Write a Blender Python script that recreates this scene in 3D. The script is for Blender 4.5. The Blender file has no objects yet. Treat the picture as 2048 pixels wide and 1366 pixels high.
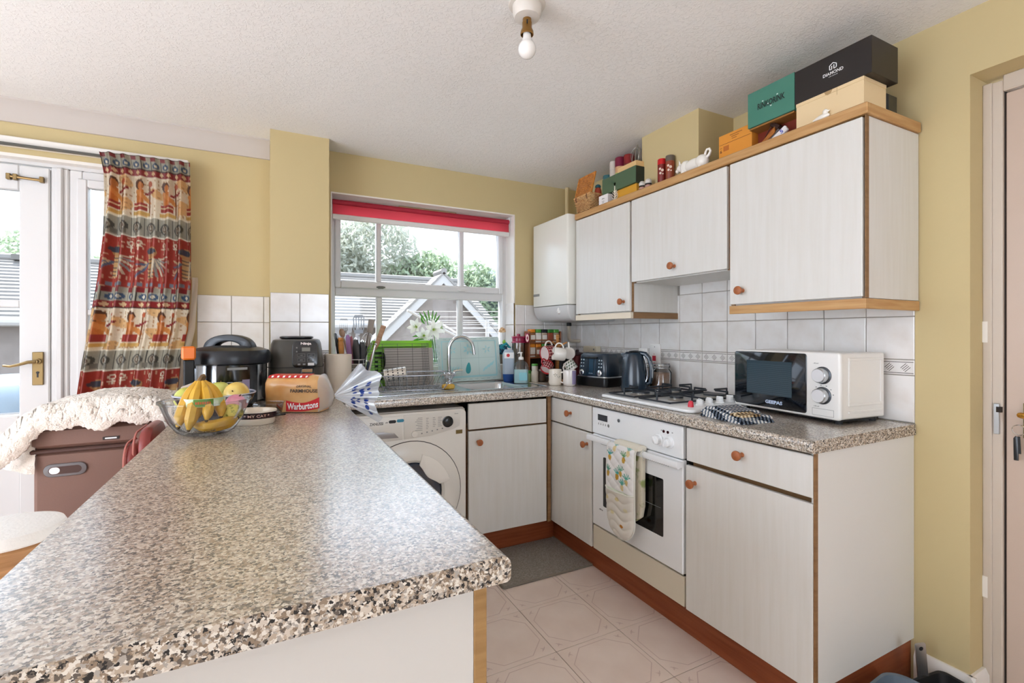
import bpy, bmesh, math, random
import numpy as np
from mathutils import Matrix, Vector, noise

SC = bpy.context.scene
COL = SC.collection
R = math.radians
random.seed(11)

def lin(h):
    h = h.lstrip('#')
    out = []
    for i in (0, 2, 4):
        c = int(h[i:i + 2], 16) / 255.0
        out.append(c / 12.92 if c <= 0.04045 else ((c + 0.055) / 1.055) ** 2.4)
    return (out[0], out[1], out[2], 1.0)

# ---------------------------------------------------------------- camera, sky, sun, exposure
cam_d = bpy.data.cameras.new('camera')
cam_d.sensor_width = 36.0
cam_d.lens = 955.0 / 2048.0 * 36.0
cam_d.shift_y = -16.0 / 2048.0
cam_d.clip_start = 0.02
cam_d.clip_end = 300
cam = bpy.data.objects.new('camera', cam_d)
COL.objects.link(cam)
cam.location = (0, 0, 1.23)
cam.rotation_euler = (R(90), 0, -math.atan(486.0 / 955.0))
SC.camera = cam

world = bpy.data.worlds.new('sky')
SC.world = world
world.use_nodes = True
bg = world.node_tree.nodes['Background']
bg.inputs[0].default_value = (0.84, 0.94, 1.08, 1)
bg.inputs[1].default_value = 4.6

sun_d = bpy.data.lights.new('sun', 'SUN')
sun_d.energy = 17.0
sun_d.angle = R(3)
sun_d.color = (1.0, 0.96, 0.9)
sun = bpy.data.objects.new('sun', sun_d)
COL.objects.link(sun)
sun.rotation_euler = Vector((0.34, -0.46, -0.95)).to_track_quat('-Z', 'Y').to_euler()

SC.view_settings.view_transform = 'Standard'
SC.view_settings.look = 'None'
SC.view_settings.gamma = 1.0
SC.view_settings.use_curve_mapping = False
SC.view_settings.exposure = 0.8
try:
    SC.cycles.max_bounces = 10
    SC.cycles.diffuse_bounces = 6
    SC.cycles.transparent_max_bounces = 24
    SC.cycles.caustics_reflective = False
    SC.cycles.caustics_refractive = False
    SC.cycles.sample_clamp_indirect = 6.0
except Exception:
    pass

# ---------------------------------------------------------------- materials
MATS = {}

def mat(name, col='ffffff', rough=0.5, metal=0.0, spec=0.5, trans=0.0, ior=1.5, alpha=1.0,
        coat=0.0, bump=None, var=None, emit=0.0, sheen=0.0, attr=None, sss=0.0, stretch=None):
    if name in MATS:
        return MATS[name]
    m = bpy.data.materials.new(name)
    m.use_nodes = True
    nt = m.node_tree
    b = nt.nodes['Principled BSDF']
    c = lin(col) if isinstance(col, str) else col
    b.inputs['Base Color'].default_value = c
    b.inputs['Roughness'].default_value = rough
    b.inputs['Metallic'].default_value = metal
    b.inputs['Specular IOR Level'].default_value = spec
    b.inputs['IOR'].default_value = ior
    b.inputs['Transmission Weight'].default_value = trans
    b.inputs['Alpha'].default_value = alpha
    b.inputs['Coat Weight'].default_value = coat
    b.inputs['Coat Roughness'].default_value = 0.12
    if sheen:
        b.inputs['Sheen Weight'].default_value = sheen
    if sss:
        b.inputs['Subsurface Weight'].default_value = sss
        b.inputs['Subsurface Radius'].default_value = (0.02, 0.015, 0.01)
    if emit:
        b.inputs['Emission Color'].default_value = c
        b.inputs['Emission Strength'].default_value = emit
    vec = None
    if bump or var:
        tc = nt.nodes.new('ShaderNodeTexCoord')
        mp = nt.nodes.new('ShaderNodeMapping')
        nt.links.new(tc.outputs['Object'], mp.inputs['Vector'])
        if stretch:
            mp.inputs['Scale'].default_value = stretch
        vec = mp.outputs['Vector']
    if attr:
        a = nt.nodes.new('ShaderNodeVertexColor')
        a.layer_name = attr
        nt.links.new(a.outputs['Color'], b.inputs['Base Color'])
    elif var:
        col2, scale, lo, hi = var
        n = nt.nodes.new('ShaderNodeTexNoise')
        n.inputs['Scale'].default_value = scale
        n.inputs['Detail'].default_value = 6
        nt.links.new(vec, n.inputs['Vector'])
        r = nt.nodes.new('ShaderNodeValToRGB')
        r.color_ramp.elements[0].position = lo
        r.color_ramp.elements[1].position = hi
        r.color_ramp.elements[0].color = c
        r.color_ramp.elements[1].color = lin(col2)
        nt.links.new(n.outputs['Fac'], r.inputs['Fac'])
        nt.links.new(r.outputs['Color'], b.inputs['Base Color'])
    if bump:
        scale, strength, dist = bump
        n2 = nt.nodes.new('ShaderNodeTexNoise')
        n2.inputs['Scale'].default_value = scale
        n2.inputs['Detail'].default_value = 4
        nt.links.new(vec, n2.inputs['Vector'])
        bp = nt.nodes.new('ShaderNodeBump')
        bp.inputs['Strength'].default_value = strength
        bp.inputs['Distance'].default_value = dist
        nt.links.new(n2.outputs['Fac'], bp.inputs['Height'])
        nt.links.new(bp.outputs['Normal'], b.inputs['Normal'])
    MATS[name] = m
    return m

def glass_mat(name, tint='ffffff', refl=1.0, rough=0.02, base=0.03):
    """thin clear sheet: tinted see-through plus a mirror coat that grows at glancing angles"""
    if name in MATS:
        return MATS[name]
    m = bpy.data.materials.new(name)
    m.use_nodes = True
    nt = m.node_tree
    nt.nodes.clear()
    out = nt.nodes.new('ShaderNodeOutputMaterial')
    tr = nt.nodes.new('ShaderNodeBsdfTransparent')
    tr.inputs[0].default_value = lin(tint) if isinstance(tint, str) else tint
    gl = nt.nodes.new('ShaderNodeBsdfGlossy')
    gl.inputs['Roughness'].default_value = rough
    lw = nt.nodes.new('ShaderNodeLayerWeight')
    lw.inputs['Blend'].default_value = 0.12
    mr = nt.nodes.new('ShaderNodeMath')
    mr.operation = 'MULTIPLY_ADD'
    mr.inputs[1].default_value = refl
    mr.inputs[2].default_value = base
    nt.links.new(lw.outputs['Fresnel'], mr.inputs[0])
    mx = nt.nodes.new('ShaderNodeMixShader')
    nt.links.new(mr.outputs[0], mx.inputs[0])
    nt.links.new(tr.outputs[0], mx.inputs[1])
    nt.links.new(gl.outputs[0], mx.inputs[2])
    nt.links.new(mx.outputs[0], out.inputs[0])
    MATS[name] = m
    return m

def sheet_mat(name, col, transl=0.5, attr=None, alpha=1.0, gloss=0.0, rough=0.3, emit=None):
    """cloth or film that lets light through: diffuse + translucent (+ clear part, + gloss)"""
    if name in MATS:
        return MATS[name]
    m = bpy.data.materials.new(name)
    m.use_nodes = True
    nt = m.node_tree
    nt.nodes.clear()
    out = nt.nodes.new('ShaderNodeOutputMaterial')
    d = nt.nodes.new('ShaderNodeBsdfDiffuse')
    t = nt.nodes.new('ShaderNodeBsdfTranslucent')
    mx = nt.nodes.new('ShaderNodeMixShader')
    mx.inputs[0].default_value = transl
    if attr:
        a = nt.nodes.new('ShaderNodeVertexColor')
        a.layer_name = attr
        nt.links.new(a.outputs['Color'], d.inputs[0])
        nt.links.new(a.outputs['Color'], t.inputs[0])
    else:
        d.inputs[0].default_value = lin(col)
        t.inputs[0].default_value = lin(col)
    nt.links.new(d.outputs[0], mx.inputs[1])
    nt.links.new(t.outputs[0], mx.inputs[2])
    last = mx.outputs[0]
    if gloss:
        g = nt.nodes.new('ShaderNodeBsdfGlossy')
        g.inputs['Roughness'].default_value = rough
        m2 = nt.nodes.new('ShaderNodeMixShader')
        m2.inputs[0].default_value = gloss
        nt.links.new(last, m2.inputs[1])
        nt.links.new(g.outputs[0], m2.inputs[2])
        last = m2.outputs[0]
    if alpha < 1:
        tr = nt.nodes.new('ShaderNodeBsdfTransparent')
        m3 = nt.nodes.new('ShaderNodeMixShader')
        m3.inputs[0].default_value = alpha
        nt.links.new(tr.outputs[0], m3.inputs[1])
        nt.links.new(last, m3.inputs[2])
        last = m3.outputs[0]
    nt.links.new(last, out.inputs[0])
    MATS[name] = m
    return m

def granite_mat(name='speckled_laminate', coat=1.0, spec=0.8, rough=0.3):
    m = mat(name, 'b8ab9c', rough=rough, spec=spec, coat=coat)
    nt = m.node_tree
    b = nt.nodes['Principled BSDF']
    b.inputs['Coat IOR'].default_value = 2.8
    b.inputs['Coat Roughness'].default_value = 0.26
    tc = nt.nodes.new('ShaderNodeTexCoord')
    nz = nt.nodes.new('ShaderNodeTexNoise')
    nz.inputs['Scale'].default_value = 260
    nt.links.new(tc.outputs['Object'], nz.inputs['Vector'])
    mixv = nt.nodes.new('ShaderNodeMixRGB')
    mixv.blend_type = 'ADD'
    mixv.inputs[0].default_value = 0.008
    nt.links.new(tc.outputs['Object'], mixv.inputs[1])
    nt.links.new(nz.outputs['Color'], mixv.inputs[2])
    vo = nt.nodes.new('ShaderNodeTexVoronoi')
    vo.inputs['Scale'].default_value = 270
    nt.links.new(mixv.outputs[0], vo.inputs['Vector'])
    sep = nt.nodes.new('ShaderNodeSeparateColor')
    nt.links.new(vo.outputs['Color'], sep.inputs[0])
    r = nt.nodes.new('ShaderNodeValToRGB')
    r.color_ramp.interpolation = 'CONSTANT'
    e = r.color_ramp.elements
    stops = [(0.0, '2a2725'), (0.11, '625950'), (0.22, '8d7b68'), (0.40, 'b3a28f'), (0.58, 'cbbfb0'), (0.73, 'a79f96'), (0.84, 'dfd8cc')]
    e[0].position, e[0].color = stops[0][0], lin(stops[0][1])
    e[1].position, e[1].color = stops[1][0], lin(stops[1][1])
    for p, c in stops[2:]:
        x = e.new(p)
        x.color = lin(c)
    nt.links.new(sep.outputs[0], r.inputs['Fac'])
    nt.links.new(r.outputs['Color'], b.inputs['Base Color'])
    return m

def wood_mat(name, c1, c2, rough=0.45, scale=(3, 3, 40), spec=0.4):
    m = mat(name, c1, rough=rough, spec=spec, var=(c2, 2.2, 0.35, 0.7), stretch=scale)
    return m

# ---------------------------------------------------------------- mesh builder
def ax(o, x, y):
    x = Vector(x).normalized()
    y = Vector(y).normalized()
    z = x.cross(y)
    M = Matrix.Identity(4)
    for i in range(3):
        M[i][0], M[i][1], M[i][2], M[i][3] = x[i], y[i], z[i], o[i]
    return M

def FR(x, y, z):      # a face that looks towards -X (right-hand units): local x = towards the camera end, y = up, z = out
    return ax((x, y, z), (0, -1, 0), (0, 0, 1))

def FB(x, y, z):      # a face that looks towards -Y (window wall units)
    return ax((x, y, z), (1, 0, 0), (0, 0, 1))

def T(x, y, z):
    return Matrix.Translation((x, y, z))

def rz(a):
    return Matrix.Rotation(R(a), 4, 'Z')

def rx(a):
    return Matrix.Rotation(R(a), 4, 'X')

def ry(a):
    return Matrix.Rotation(R(a), 4, 'Y')

def rrect(w, d, r, n=5, cx=0, cy=0):
    pts = []
    for (sx, sy, a0) in ((1, 1, 0), (-1, 1, 90), (-1, -1, 180), (1, -1, 270)):
        for i in range(n + 1):
            a = R(a0 + 90.0 * i / n)
            pts.append((cx + sx * (w / 2 - r) + r * math.cos(a), cy + sy * (d / 2 - r) + r * math.sin(a)))
    return pts

def circ(r, n=24, cx=0, cy=0, sy=1.0):
    return [(cx + r * math.cos(2 * math.pi * i / n), cy + sy * r * math.sin(2 * math.pi * i / n)) for i in range(n)]

class MB:
    def __init__(s, M=None):
        s.v, s.f, s.m = [], [], []
        s.mi = 0
        s.T = M or Matrix.Identity(4)

    def raw(s, vs, fs):
        o = len(s.v)
        for p in vs:
            s.v.append(tuple(s.T @ Vector(p)))
        for f in fs:
            s.f.append([o + i for i in f])
            s.m.append(s.mi)
        return s

    def box(s, x0, y0, z0, x1, y1, z1, b=0.0):
        if x0 > x1: x0, x1 = x1, x0
        if y0 > y1: y0, y1 = y1, y0
        if z0 > z1: z0, z1 = z1, z0
        if b <= 0:
            vs = [(x0, y0, z0), (x1, y0, z0), (x1, y1, z0), (x0, y1, z0), (x0, y0, z1), (x1, y0, z1), (x1, y1, z1), (x0, y1, z1)]
            fs = [(3, 2, 1, 0), (4, 5, 6, 7), (0, 1, 5, 4), (1, 2, 6, 5), (2, 3, 7, 6), (3, 0, 4, 7)]
            return s.raw(vs, fs)
        b = min(b, (x1 - x0) * 0.49, (y1 - y0) * 0.49, (z1 - z0) * 0.49)
        bm = bmesh.new()
        q = {}
        for ix, X in ((0, x0), (1, x1)):
            for iy, Y in ((0, y0), (1, y1)):
                for iz, Z in ((0, z0), (1, z1)):
                    sx, sy, sz = (1 if ix == 0 else -1), (1 if iy == 0 else -1), (1 if iz == 0 else -1)
                    q[(ix, iy, iz, 0)] = bm.verts.new((X, Y + sy * b, Z + sz * b))
                    q[(ix, iy, iz, 1)] = bm.verts.new((X + sx * b, Y, Z + sz * b))
                    q[(ix, iy, iz, 2)] = bm.verts.new((X + sx * b, Y + sy * b, Z))
        bmesh.ops.convex_hull(bm, input=bm.verts[:])
        bmesh.ops.dissolve_limit(bm, angle_limit=0.01, verts=bm.verts[:], edges=bm.edges[:])
        bm.verts.index_update()
        s.raw([v.co[:] for v in bm.verts], [[v.index for v in f.verts] for f in bm.faces])
        bm.free()
        return s

    def loft(s, rings, cap0=True, cap1=True, closed=True):
        n = len(rings[0])
        vs = [p for r in rings for p in r]
        fs = []
        m = n if closed else n - 1
        for k in range(len(rings) - 1):
            for i in range(m):
                j = (i + 1) % n
                fs.append((k * n + i, k * n + j, (k + 1) * n + j, (k + 1) * n + i))
        if cap0 and closed: fs.append(tuple(reversed(range(n))))
        if cap1 and closed: fs.append(tuple(range((len(rings) - 1) * n, len(rings) * n)))
        return s.raw(vs, fs)

    def prism(s, poly, z0, z1, b=0.0, nb=2):
        if b <= 0:
            return s.loft([[(x, y, z0) for x, y in poly], [(x, y, z1) for x, y in poly]])
        n = len(poly)
        nor = []
        for i in range(n):
            ax_, ay_ = poly[i - 1]
            bx_, by_ = poly[(i + 1) % n]
            tx, ty = bx_ - ax_, by_ - ay_
            l = math.hypot(tx, ty) or 1
            nor.append((ty / l, -tx / l))
        def ring(z, ins):
            return [(poly[i][0] - nor[i][0] * ins, poly[i][1] - nor[i][1] * ins, z) for i in range(n)]
        rings = []
        for k in range(nb + 1):
            a = math.pi / 2 * k / nb
            rings.append(ring(z0 + b - b * math.cos(a), b - b * math.sin(a)))
        for k in range(nb + 1):
            a = math.pi / 2 * k / nb
            rings.append(ring(z1 - b + b * math.sin(a), b - b * math.cos(a)))
        return s.loft(rings)

    def lathe(s, prof, n=28, sx=1.0, sy=1.0, M=None):
        rings = []
        for r, z in prof:
            ring = []
            for i in range(n):
                a = 2 * math.pi * i / n
                p = Vector((max(r, 1e-5) * math.cos(a) * sx, max(r, 1e-5) * math.sin(a) * sy, z))
                if M: p = M @ p
                ring.append(tuple(p))
            rings.append(ring)
        return s.loft(rings, cap0=prof[0][0] > 1e-4, cap1=prof[-1][0] > 1e-4)

    def tube(s, pts, r, n=8, closed=False, flat=1.0):
        pts = [Vector(p) for p in pts]
        N = len(pts)
        rs = r if isinstance(r, (list, tuple)) else [r] * N
        rings = []
        up = None
        for i in range(N):
            a = pts[(i - 1) % N] if (closed or i > 0) else pts[0]
            b = pts[(i + 1) % N] if (closed or i < N - 1) else pts[-1]
            t = (b - a)
            if t.length < 1e-9: t = Vector((0, 0, 1))
            t.normalize()
            if up is None:
                up = Vector((0, 0, 1)) if abs(t.z) < 0.9 else Vector((1, 0, 0))
            u = (up - t * up.dot(t))
            if u.length < 1e-6: u = t.orthogonal()
            u.normalize()
            up = u
            w = t.cross(u)
            rings.append([tuple(pts[i] + (u * math.cos(2 * math.pi * k / n) * flat + w * math.sin(2 * math.pi * k / n)) * rs[i]) for k in range(n)])
        if closed:
            rings.append(rings[0])
            return s.loft(rings, False, False)
        return s.loft(rings)

    def ell(s, c, r, nu=16, nv=10, fn=None):
        if not isinstance(r, (list, tuple)): r = (r, r, r)
        prof = [(math.sin(math.pi * k / nv), -math.cos(math.pi * k / nv)) for k in range(nv + 1)]
        rings = []
        for pr, pz in prof:
            ring = []
            for i in range(nu):
                a = 2 * math.pi * i / nu
                d = Vector((max(pr, 1e-4) * math.cos(a), max(pr, 1e-4) * math.sin(a), pz))
                k = fn(d) if fn else 1.0
                ring.append((c[0] + d.x * r[0] * k, c[1] + d.y * r[1] * k, c[2] + d.z * r[2] * k))
            rings.append(ring)
        return s.loft(rings, False, False)

    def grid(s, fn, nu, nv, closed_u=False):
        vs = [fn(i / float(nu), j / float(nv)) for j in range(nv + 1) for i in range(nu + 1)]
        fs = []
        for j in range(nv):
            for i in range(nu):
                a = j * (nu + 1) + i
                fs.append((a, a + 1, a + nu + 2, a + nu + 1))
        return s.raw(vs, fs)

    def text(s, body, w, h, M, z=0.0004, bold=0.0, warp=None, shear=0.0):
        vs, fs = text_geo(body, bold, shear)
        xs = [v[0] for v in vs]
        ys = [v[1] for v in vs]
        x0, x1, y0, y1 = min(xs), max(xs), min(ys), max(ys)
        kx = w / max(x1 - x0, 1e-6)
        ky = (h / max(y1 - y0, 1e-6)) if h else kx
        pts = []
        for v in vs:
            p = Vector(((v[0] - (x0 + x1) / 2) * kx, (v[1] - (y0 + y1) / 2) * ky, z))
            if warp: p = Vector(warp(p.x, p.y, z))
            pts.append(tuple(M @ p))
        return s.raw(pts, fs)

    def flat(s, poly, M, z=0.0004):
        return s.raw([tuple(M @ Vector((x, y, z))) for x, y in poly], [tuple(range(len(poly)))])

    def rect(s, cx, cy, w, h, M, z=0.0004):
        return s.flat([(cx - w / 2, cy - h / 2), (cx + w / 2, cy - h / 2), (cx + w / 2, cy + h / 2), (cx - w / 2, cy + h / 2)], M, z)

def marks(p, w, h, M, z=0.0004, n=6):
    """a row of tiny uneven strokes: print too small to read"""
    s = w / n
    for k in range(n):
        hh = h * (0.7 + 0.3 * ((k * 5) % 3) / 2)
        p.rect(-w / 2 + s * (k + .5), (hh - h) / 2, s * (.5 + .2 * (k % 2)), hh, M, z)

TXT = {}
def text_geo(body, bold, shear):
    k = (body, bold, shear)
    if k not in TXT:
        cu = bpy.data.curves.new('txt', 'FONT')
        cu.body = body
        cu.size = 1.0
        cu.offset = bold
        cu.shear = shear
        cu.resolution_u = 3
        ob = bpy.data.objects.new('txt', cu)
        me = bpy.data.meshes.new_from_object(ob)
        TXT[k] = ([v.co[:] for v in me.vertices], [list(p.vertices) for p in me.polygons])
        bpy.data.meshes.remove(me)
        bpy.data.objects.remove(ob)
        bpy.data.curves.remove(cu)
    return TXT[k]

def mesh_from(mb, name, mats, smooth=True, ang=35):
    me = bpy.data.meshes.new(name)
    me.from_pydata(mb.v, [], mb.f)
    if not isinstance(mats, (list, tuple)): mats = [mats]
    for m in mats: me.materials.append(m)
    if len(mats) > 1:
        me.polygons.foreach_set('material_index', mb.m)
    if smooth:
        me.polygons.foreach_set('use_smooth', [True] * len(me.polygons))
        me.set_sharp_from_angle(angle=R(ang))
    me.update()
    return me

def obj(name, mb, mats, parent=None, smooth=True, ang=35, label=None, kind=None, loc=None):
    me = mb if isinstance(mb, bpy.types.Mesh) else mesh_from(mb, name, mats, smooth, ang)
    o = bpy.data.objects.new(name, me)
    COL.objects.link(o)
    if parent: o.parent = parent
    if label: o['label'] = label
    if kind: o['kind'] = kind
    if loc: o.location = loc
    return o

def thing(name, label, cat, loc=(0, 0, 0), rot=0.0, group=None):
    o = bpy.data.objects.new(name, None)
    o.empty_display_size = 0.05
    COL.objects.link(o)
    o.location = loc
    o.rotation_euler = (0, 0, R(rot))
    o['label'] = label
    o['category'] = cat
    if group: o['group'] = group
    return o

def solo(name, mb, mats, label, cat, group=None, loc=None, smooth=True, ang=35, kind=None):
    o = obj(name, mb, mats, None, smooth, ang, label, kind, loc)
    o['category'] = cat
    if group: o['group'] = group
    return o

def struct(name, mb=None, mats=None, smooth=True, ang=35, label=None):
    if mb is None:
        o = bpy.data.objects.new(name, None)
        o.empty_display_size = 0.05
        COL.objects.link(o)
    else:
        o = obj(name, mb, mats, None, smooth, ang)
    o['kind'] = 'structure'
    if label: o['label'] = label
    return o

def dup(root, loc, rot=None, label=None, scale=None):
    r = root.copy()
    COL.objects.link(r)
    r.location = loc
    if rot is not None: r.rotation_euler = (0, 0, R(rot)) if not isinstance(rot, tuple) else tuple(R(q) for q in rot)
    if label: r['label'] = label
    if scale: r.scale = scale
    for ch in list(root.children):
        c = ch.copy()
        COL.objects.link(c)
        c.parent = r
        for g in ch.children:
            d = g.copy()
            COL.objects.link(d)
            d.parent = c
    return r

def set_cols(o, cols, name='paint'):
    a = o.data.color_attributes.new(name, 'FLOAT_COLOR', 'POINT')
    flat = np.ones((len(o.data.vertices), 4), dtype=np.float32)
    flat[:, :3] = cols
    a.data.foreach_set('color', flat.ravel())

def lin3(h):
    return np.array(lin(h)[:3])

# common materials
WHITE_UNIT = mat('white_cabinet', 'dad8d3', rough=0.36, spec=0.45, var=('d5d2cb', 3.0, 0.35, 0.7), stretch=(18, 18, 1.2))
BEECH = wood_mat('beech_trim', 'c39a68', 'b0824f')
BEECH_DK = wood_mat('dark_beech_edge', '8f6c48', '7d5b3a')
KICK = wood_mat('red_beech_plinth', '9a5230', '84401f', scale=(2, 2, 30))
KNOB = wood_mat('knob_wood', 'b06a3f', '98552f')
GRAN = granite_mat()
GRAN_EDGE = granite_mat('speckled_edging', 0.0, 0.3, 0.5)
YELLOW = mat('yellow_paint', 'c6b488', rough=0.75, spec=0.25, bump=(60, 0.08, 0.004))
CEIL_M = mat('artex', 'edebe8', rough=0.9, spec=0.15)
PVC = mat('white_pvc', 'd6d5d4', rough=0.3, spec=0.45)
PAINTW = mat('white_gloss_paint', 'e8e3dc', rough=0.35)
TILE = mat('marbled_tile', 'e4e1de', rough=0.14, spec=0.7, var=('d8d1ca', 9.0, 0.42, 0.68))
GROUT = mat('grout', '9c958c', rough=0.9)
BLACK = mat('black_plastic', '0e0f11', rough=0.28)
BLACKM = mat('black_matt', '141416', rough=0.6)
CHROME = mat('chrome', 'd6dade', rough=0.12, metal=1.0)
STEEL = mat('brushed_steel', 'c3c6c8', rough=0.28, metal=1.0)
WHITEP = mat('white_plastic', 'eceae6', rough=0.3)
CERAM = mat('white_ceramic', 'f0ece4', rough=0.12, spec=0.6)
BRASS = mat('aged_brass', '8f7a55', rough=0.32, metal=1.0)
PANE = glass_mat('window_glass', (0.62, 0.63, 0.64, 1), refl=0.8)
CLEAR = glass_mat('clear_glass', (0.93, 0.96, 0.96, 1), refl=1.3, base=0.05)
PRINT_K = mat('black_print', '1b1b1d', rough=0.5)
PRINT_W = mat('white_print', 'f2f2f2', rough=0.5)
PRINT_R = mat('red_print', 'c8202a', rough=0.45)
PRINT_G = mat('grey_print', '8a8a88', rough=0.5)
# ================================================================ room shell
XW, YB, YL, ZC = 2.04, 2.95, 3.00, 2.29
# ceiling with a stippled plaster relief
def ceiling_nodes(m):
    nt = m.node_tree
    b = nt.nodes['Principled BSDF']
    tc = nt.nodes.new('ShaderNodeTexCoord')
    n1 = nt.nodes.new('ShaderNodeTexNoise')
    n1.inputs['Scale'].default_value = 62
    n1.inputs['Detail'].default_value = 5
    n1.inputs['Roughness'].default_value = 0.6
    n1.inputs['Distortion'].default_value = 1.2
    n2 = nt.nodes.new('ShaderNodeTexNoise')
    n2.inputs['Scale'].default_value = 5
    nt.links.new(tc.outputs['Object'], n1.inputs['Vector'])
    nt.links.new(tc.outputs['Object'], n2.inputs['Vector'])
    r = nt.nodes.new('ShaderNodeValToRGB')
    r.color_ramp.elements[0].position = 0.50
    r.color_ramp.elements[1].position = 0.62
    nt.links.new(n1.outputs['Fac'], r.inputs['Fac'])
    bp = nt.nodes.new('ShaderNodeBump')
    bp.inputs['Strength'].default_value = 0.32
    bp.inputs['Distance'].default_value = 0.006
    nt.links.new(r.outputs['Color'], bp.inputs['Height'])
    nt.links.new(bp.outputs['Normal'], b.inputs['Normal'])
ceiling_nodes(CEIL_M)
struct('ceiling', MB().box(-2.7, -1.6, ZC, 2.35, 3.3, ZC + 0.12), CEIL_M, smooth=False)

# floor slab with joints showing between the vinyl tiles
FLOORM = mat('floor_vinyl', 'ead8cb', rough=0.28, spec=0.5, var=('e0cbbd', 6.0, 0.35, 0.7))
JOINT = mat('floor_joint', '8a7566', rough=0.8)
FPRINT = mat('floor_print', 'ceb5aa', rough=0.4)
floor = struct('floor', MB().box(-2.7, -1.6, -0.1, 2.35, 3.15, -0.003), JOINT, smooth=False)
tm = MB().box(-0.1515, -0.1515, -0.003, 0.1515, 0.1515, 0.0, 0.0012)
tm.mi = 1
Mf = Matrix.Identity(4)
def ring_strip(poly, t, z):
    c = [(x * t, y * t) for x, y in poly]
    n = len(poly)
    for i in range(n):
        j = (i + 1) % n
        tm.raw([(poly[i][0], poly[i][1], z), (poly[j][0], poly[j][1], z), (c[j][0], c[j][1], z), (c[i][0], c[i][1], z)], [(0, 1, 2, 3)])
octo = [(-0.062, -0.133), (0.062, -0.133), (0.133, -0.062), (0.133, 0.062), (0.062, 0.133), (-0.062, 0.133), (-0.133, 0.062), (-0.133, -0.062)]
ring_strip(octo, 0.975, 0.0003)
for cx in (-1, 1):
    for cy in (-1, 1):
        for k in range(5):
            a = R(45 + 40 * (k - 2)) + (0 if cx * cy > 0 else R(90)) + (math.pi if cx < 0 else 0)
            px, py = cx * 0.118, cy * 0.118
            l = 0.022 if k % 2 == 0 else 0.014
            d = Vector((math.cos(a), math.sin(a), 0))
            e = Vector((-d.y, d.x, 0)) * 0.0022
            o = Vector((px, py, 0.0003)) - d * 0.004
            tm.raw([tuple(o), tuple(o + d * l * .6 + e), tuple(o + d * l), tuple(o + d * l * .6 - e)], [(0, 1, 2, 3)])
ft_me = mesh_from(tm, 'floor_tile', [FLOORM, FPRINT], smooth=False)
for ix in range(-1, 5):
    for iy in range(-6, 5):
        o = obj('floor_tile', ft_me, None, floor)
        o.location = (0.99 + 0.305 * (ix - 0.5), 1.567 + 0.305 * (iy - 0.5), 0)
obj('dining_floor', MB().box(-2.7, -1.6, -0.003, 0.37, 3.15, 0.0), FLOORM, floor, smooth=False)

# walls
wb = MB()
wb.box(-2.7, YL, 0, -2.66, YL + 0.15, ZC)                # left of the garden door
wb.box(-2.66, YL, 2.06, -0.37, YL + 0.15, ZC)            # above the garden door
wb.box(-0.37, YL, 0, 0.10, YL + 0.15, ZC)                # behind the cooker
wb.box(0.10, YB, 0, 0.32, YL + 0.15, ZC)
wb.box(0.32, YB, 0, 1.523, YL + 0.15, 1.015)             # below the kitchen window
wb.box(0.32, YB, 2.055, 1.523, YL + 0.15, ZC)
wb.box(1.523, YB, 0, XW, YL + 0.15, ZC)
wall_back = struct('wall_back', wb, YELLOW, smooth=False)
wall_pier = struct('wall_pier', MB().box(0.005, 2.77, 0, 0.292, YL, ZC), YELLOW, smooth=False)
wr = MB()
wr.box(XW, 0.711, 0, XW + 0.2, 3.25, ZC)
wr.box(XW, -0.25, 2.075, XW + 0.2, 0.711, ZC)
wr.box(XW, -1.6, 0, XW + 0.2, -0.25, ZC)
rear = MB()  # wall behind the camera; its window opening is added for fill light
rear.box(-2.7, -1.75, 0, 0.4, -1.6, ZC)
rear.box(0.4, -1.75, 0, 1.3, -1.6, 0.9)
rear.box(0.4, -1.75, 1.9, 1.3, -1.6, ZC)
rear.box(1.3, -1.75, 0, XW + .2, -1.6, ZC)
struct('wall_rear', rear, mat('rear_wall_white', 'e4e3e1', rough=.8), smooth=False)
lw = MB()  # wall out of view; its opening is added as a side light source
lw.box(-2.85, 1.9, 0, -2.7, 3.25, ZC)
lw.box(-2.85, -1.75, 0, -2.7, -0.6, ZC)
lw.box(-2.85, -0.6, 2.05, -2.7, 1.9, ZC)
lw.box(-2.85, -0.6, 0, -2.7, 1.9, 0.45)
struct('wall_left', lw, MATS['rear_wall_white'], smooth=False)
wall_right = struct('wall_right', wr, YELLOW, smooth=False)
struct('trim_1', MB().loft([[(x, YL, 2.20), (x, YL - .012, 2.20), (x, YL - .03, 2.225), (x, YL - .045, 2.25), (x, YL - .06, 2.272), (x, YL - .075, 2.282), (x, YL - .075, ZC), (x, YL, ZC)] for x in (-2.7, 0.004)]), mat('coving_shaded', 'c4bcb5', rough=0.8), label='white coving along the ceiling above the garden door')  # white coving, its shade put into a grey-beige base colour
struct('wall_boxing', MB().box(1.80, 1.603, 1.97, XW, 1.985, ZC), YELLOW, smooth=False, label='boxed duct rising to the ceiling above the wall units')
# plaster reveals of the kitchen window, painted white
rv = MB()
rv.box(0.3205, YB - 0.001, 2.047, 1.5225, 3.075, 2.0555)
rv.box(1.515, YB - 0.001, 1.44, 1.5235, 3.075, 2.047)
rv.box(0.3195, YB - 0.001, 1.02, 0.326, 3.075, 2.047)
struct('trim_2', rv, PAINTW, smooth=False, label='white reveal around the kitchen window')
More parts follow.
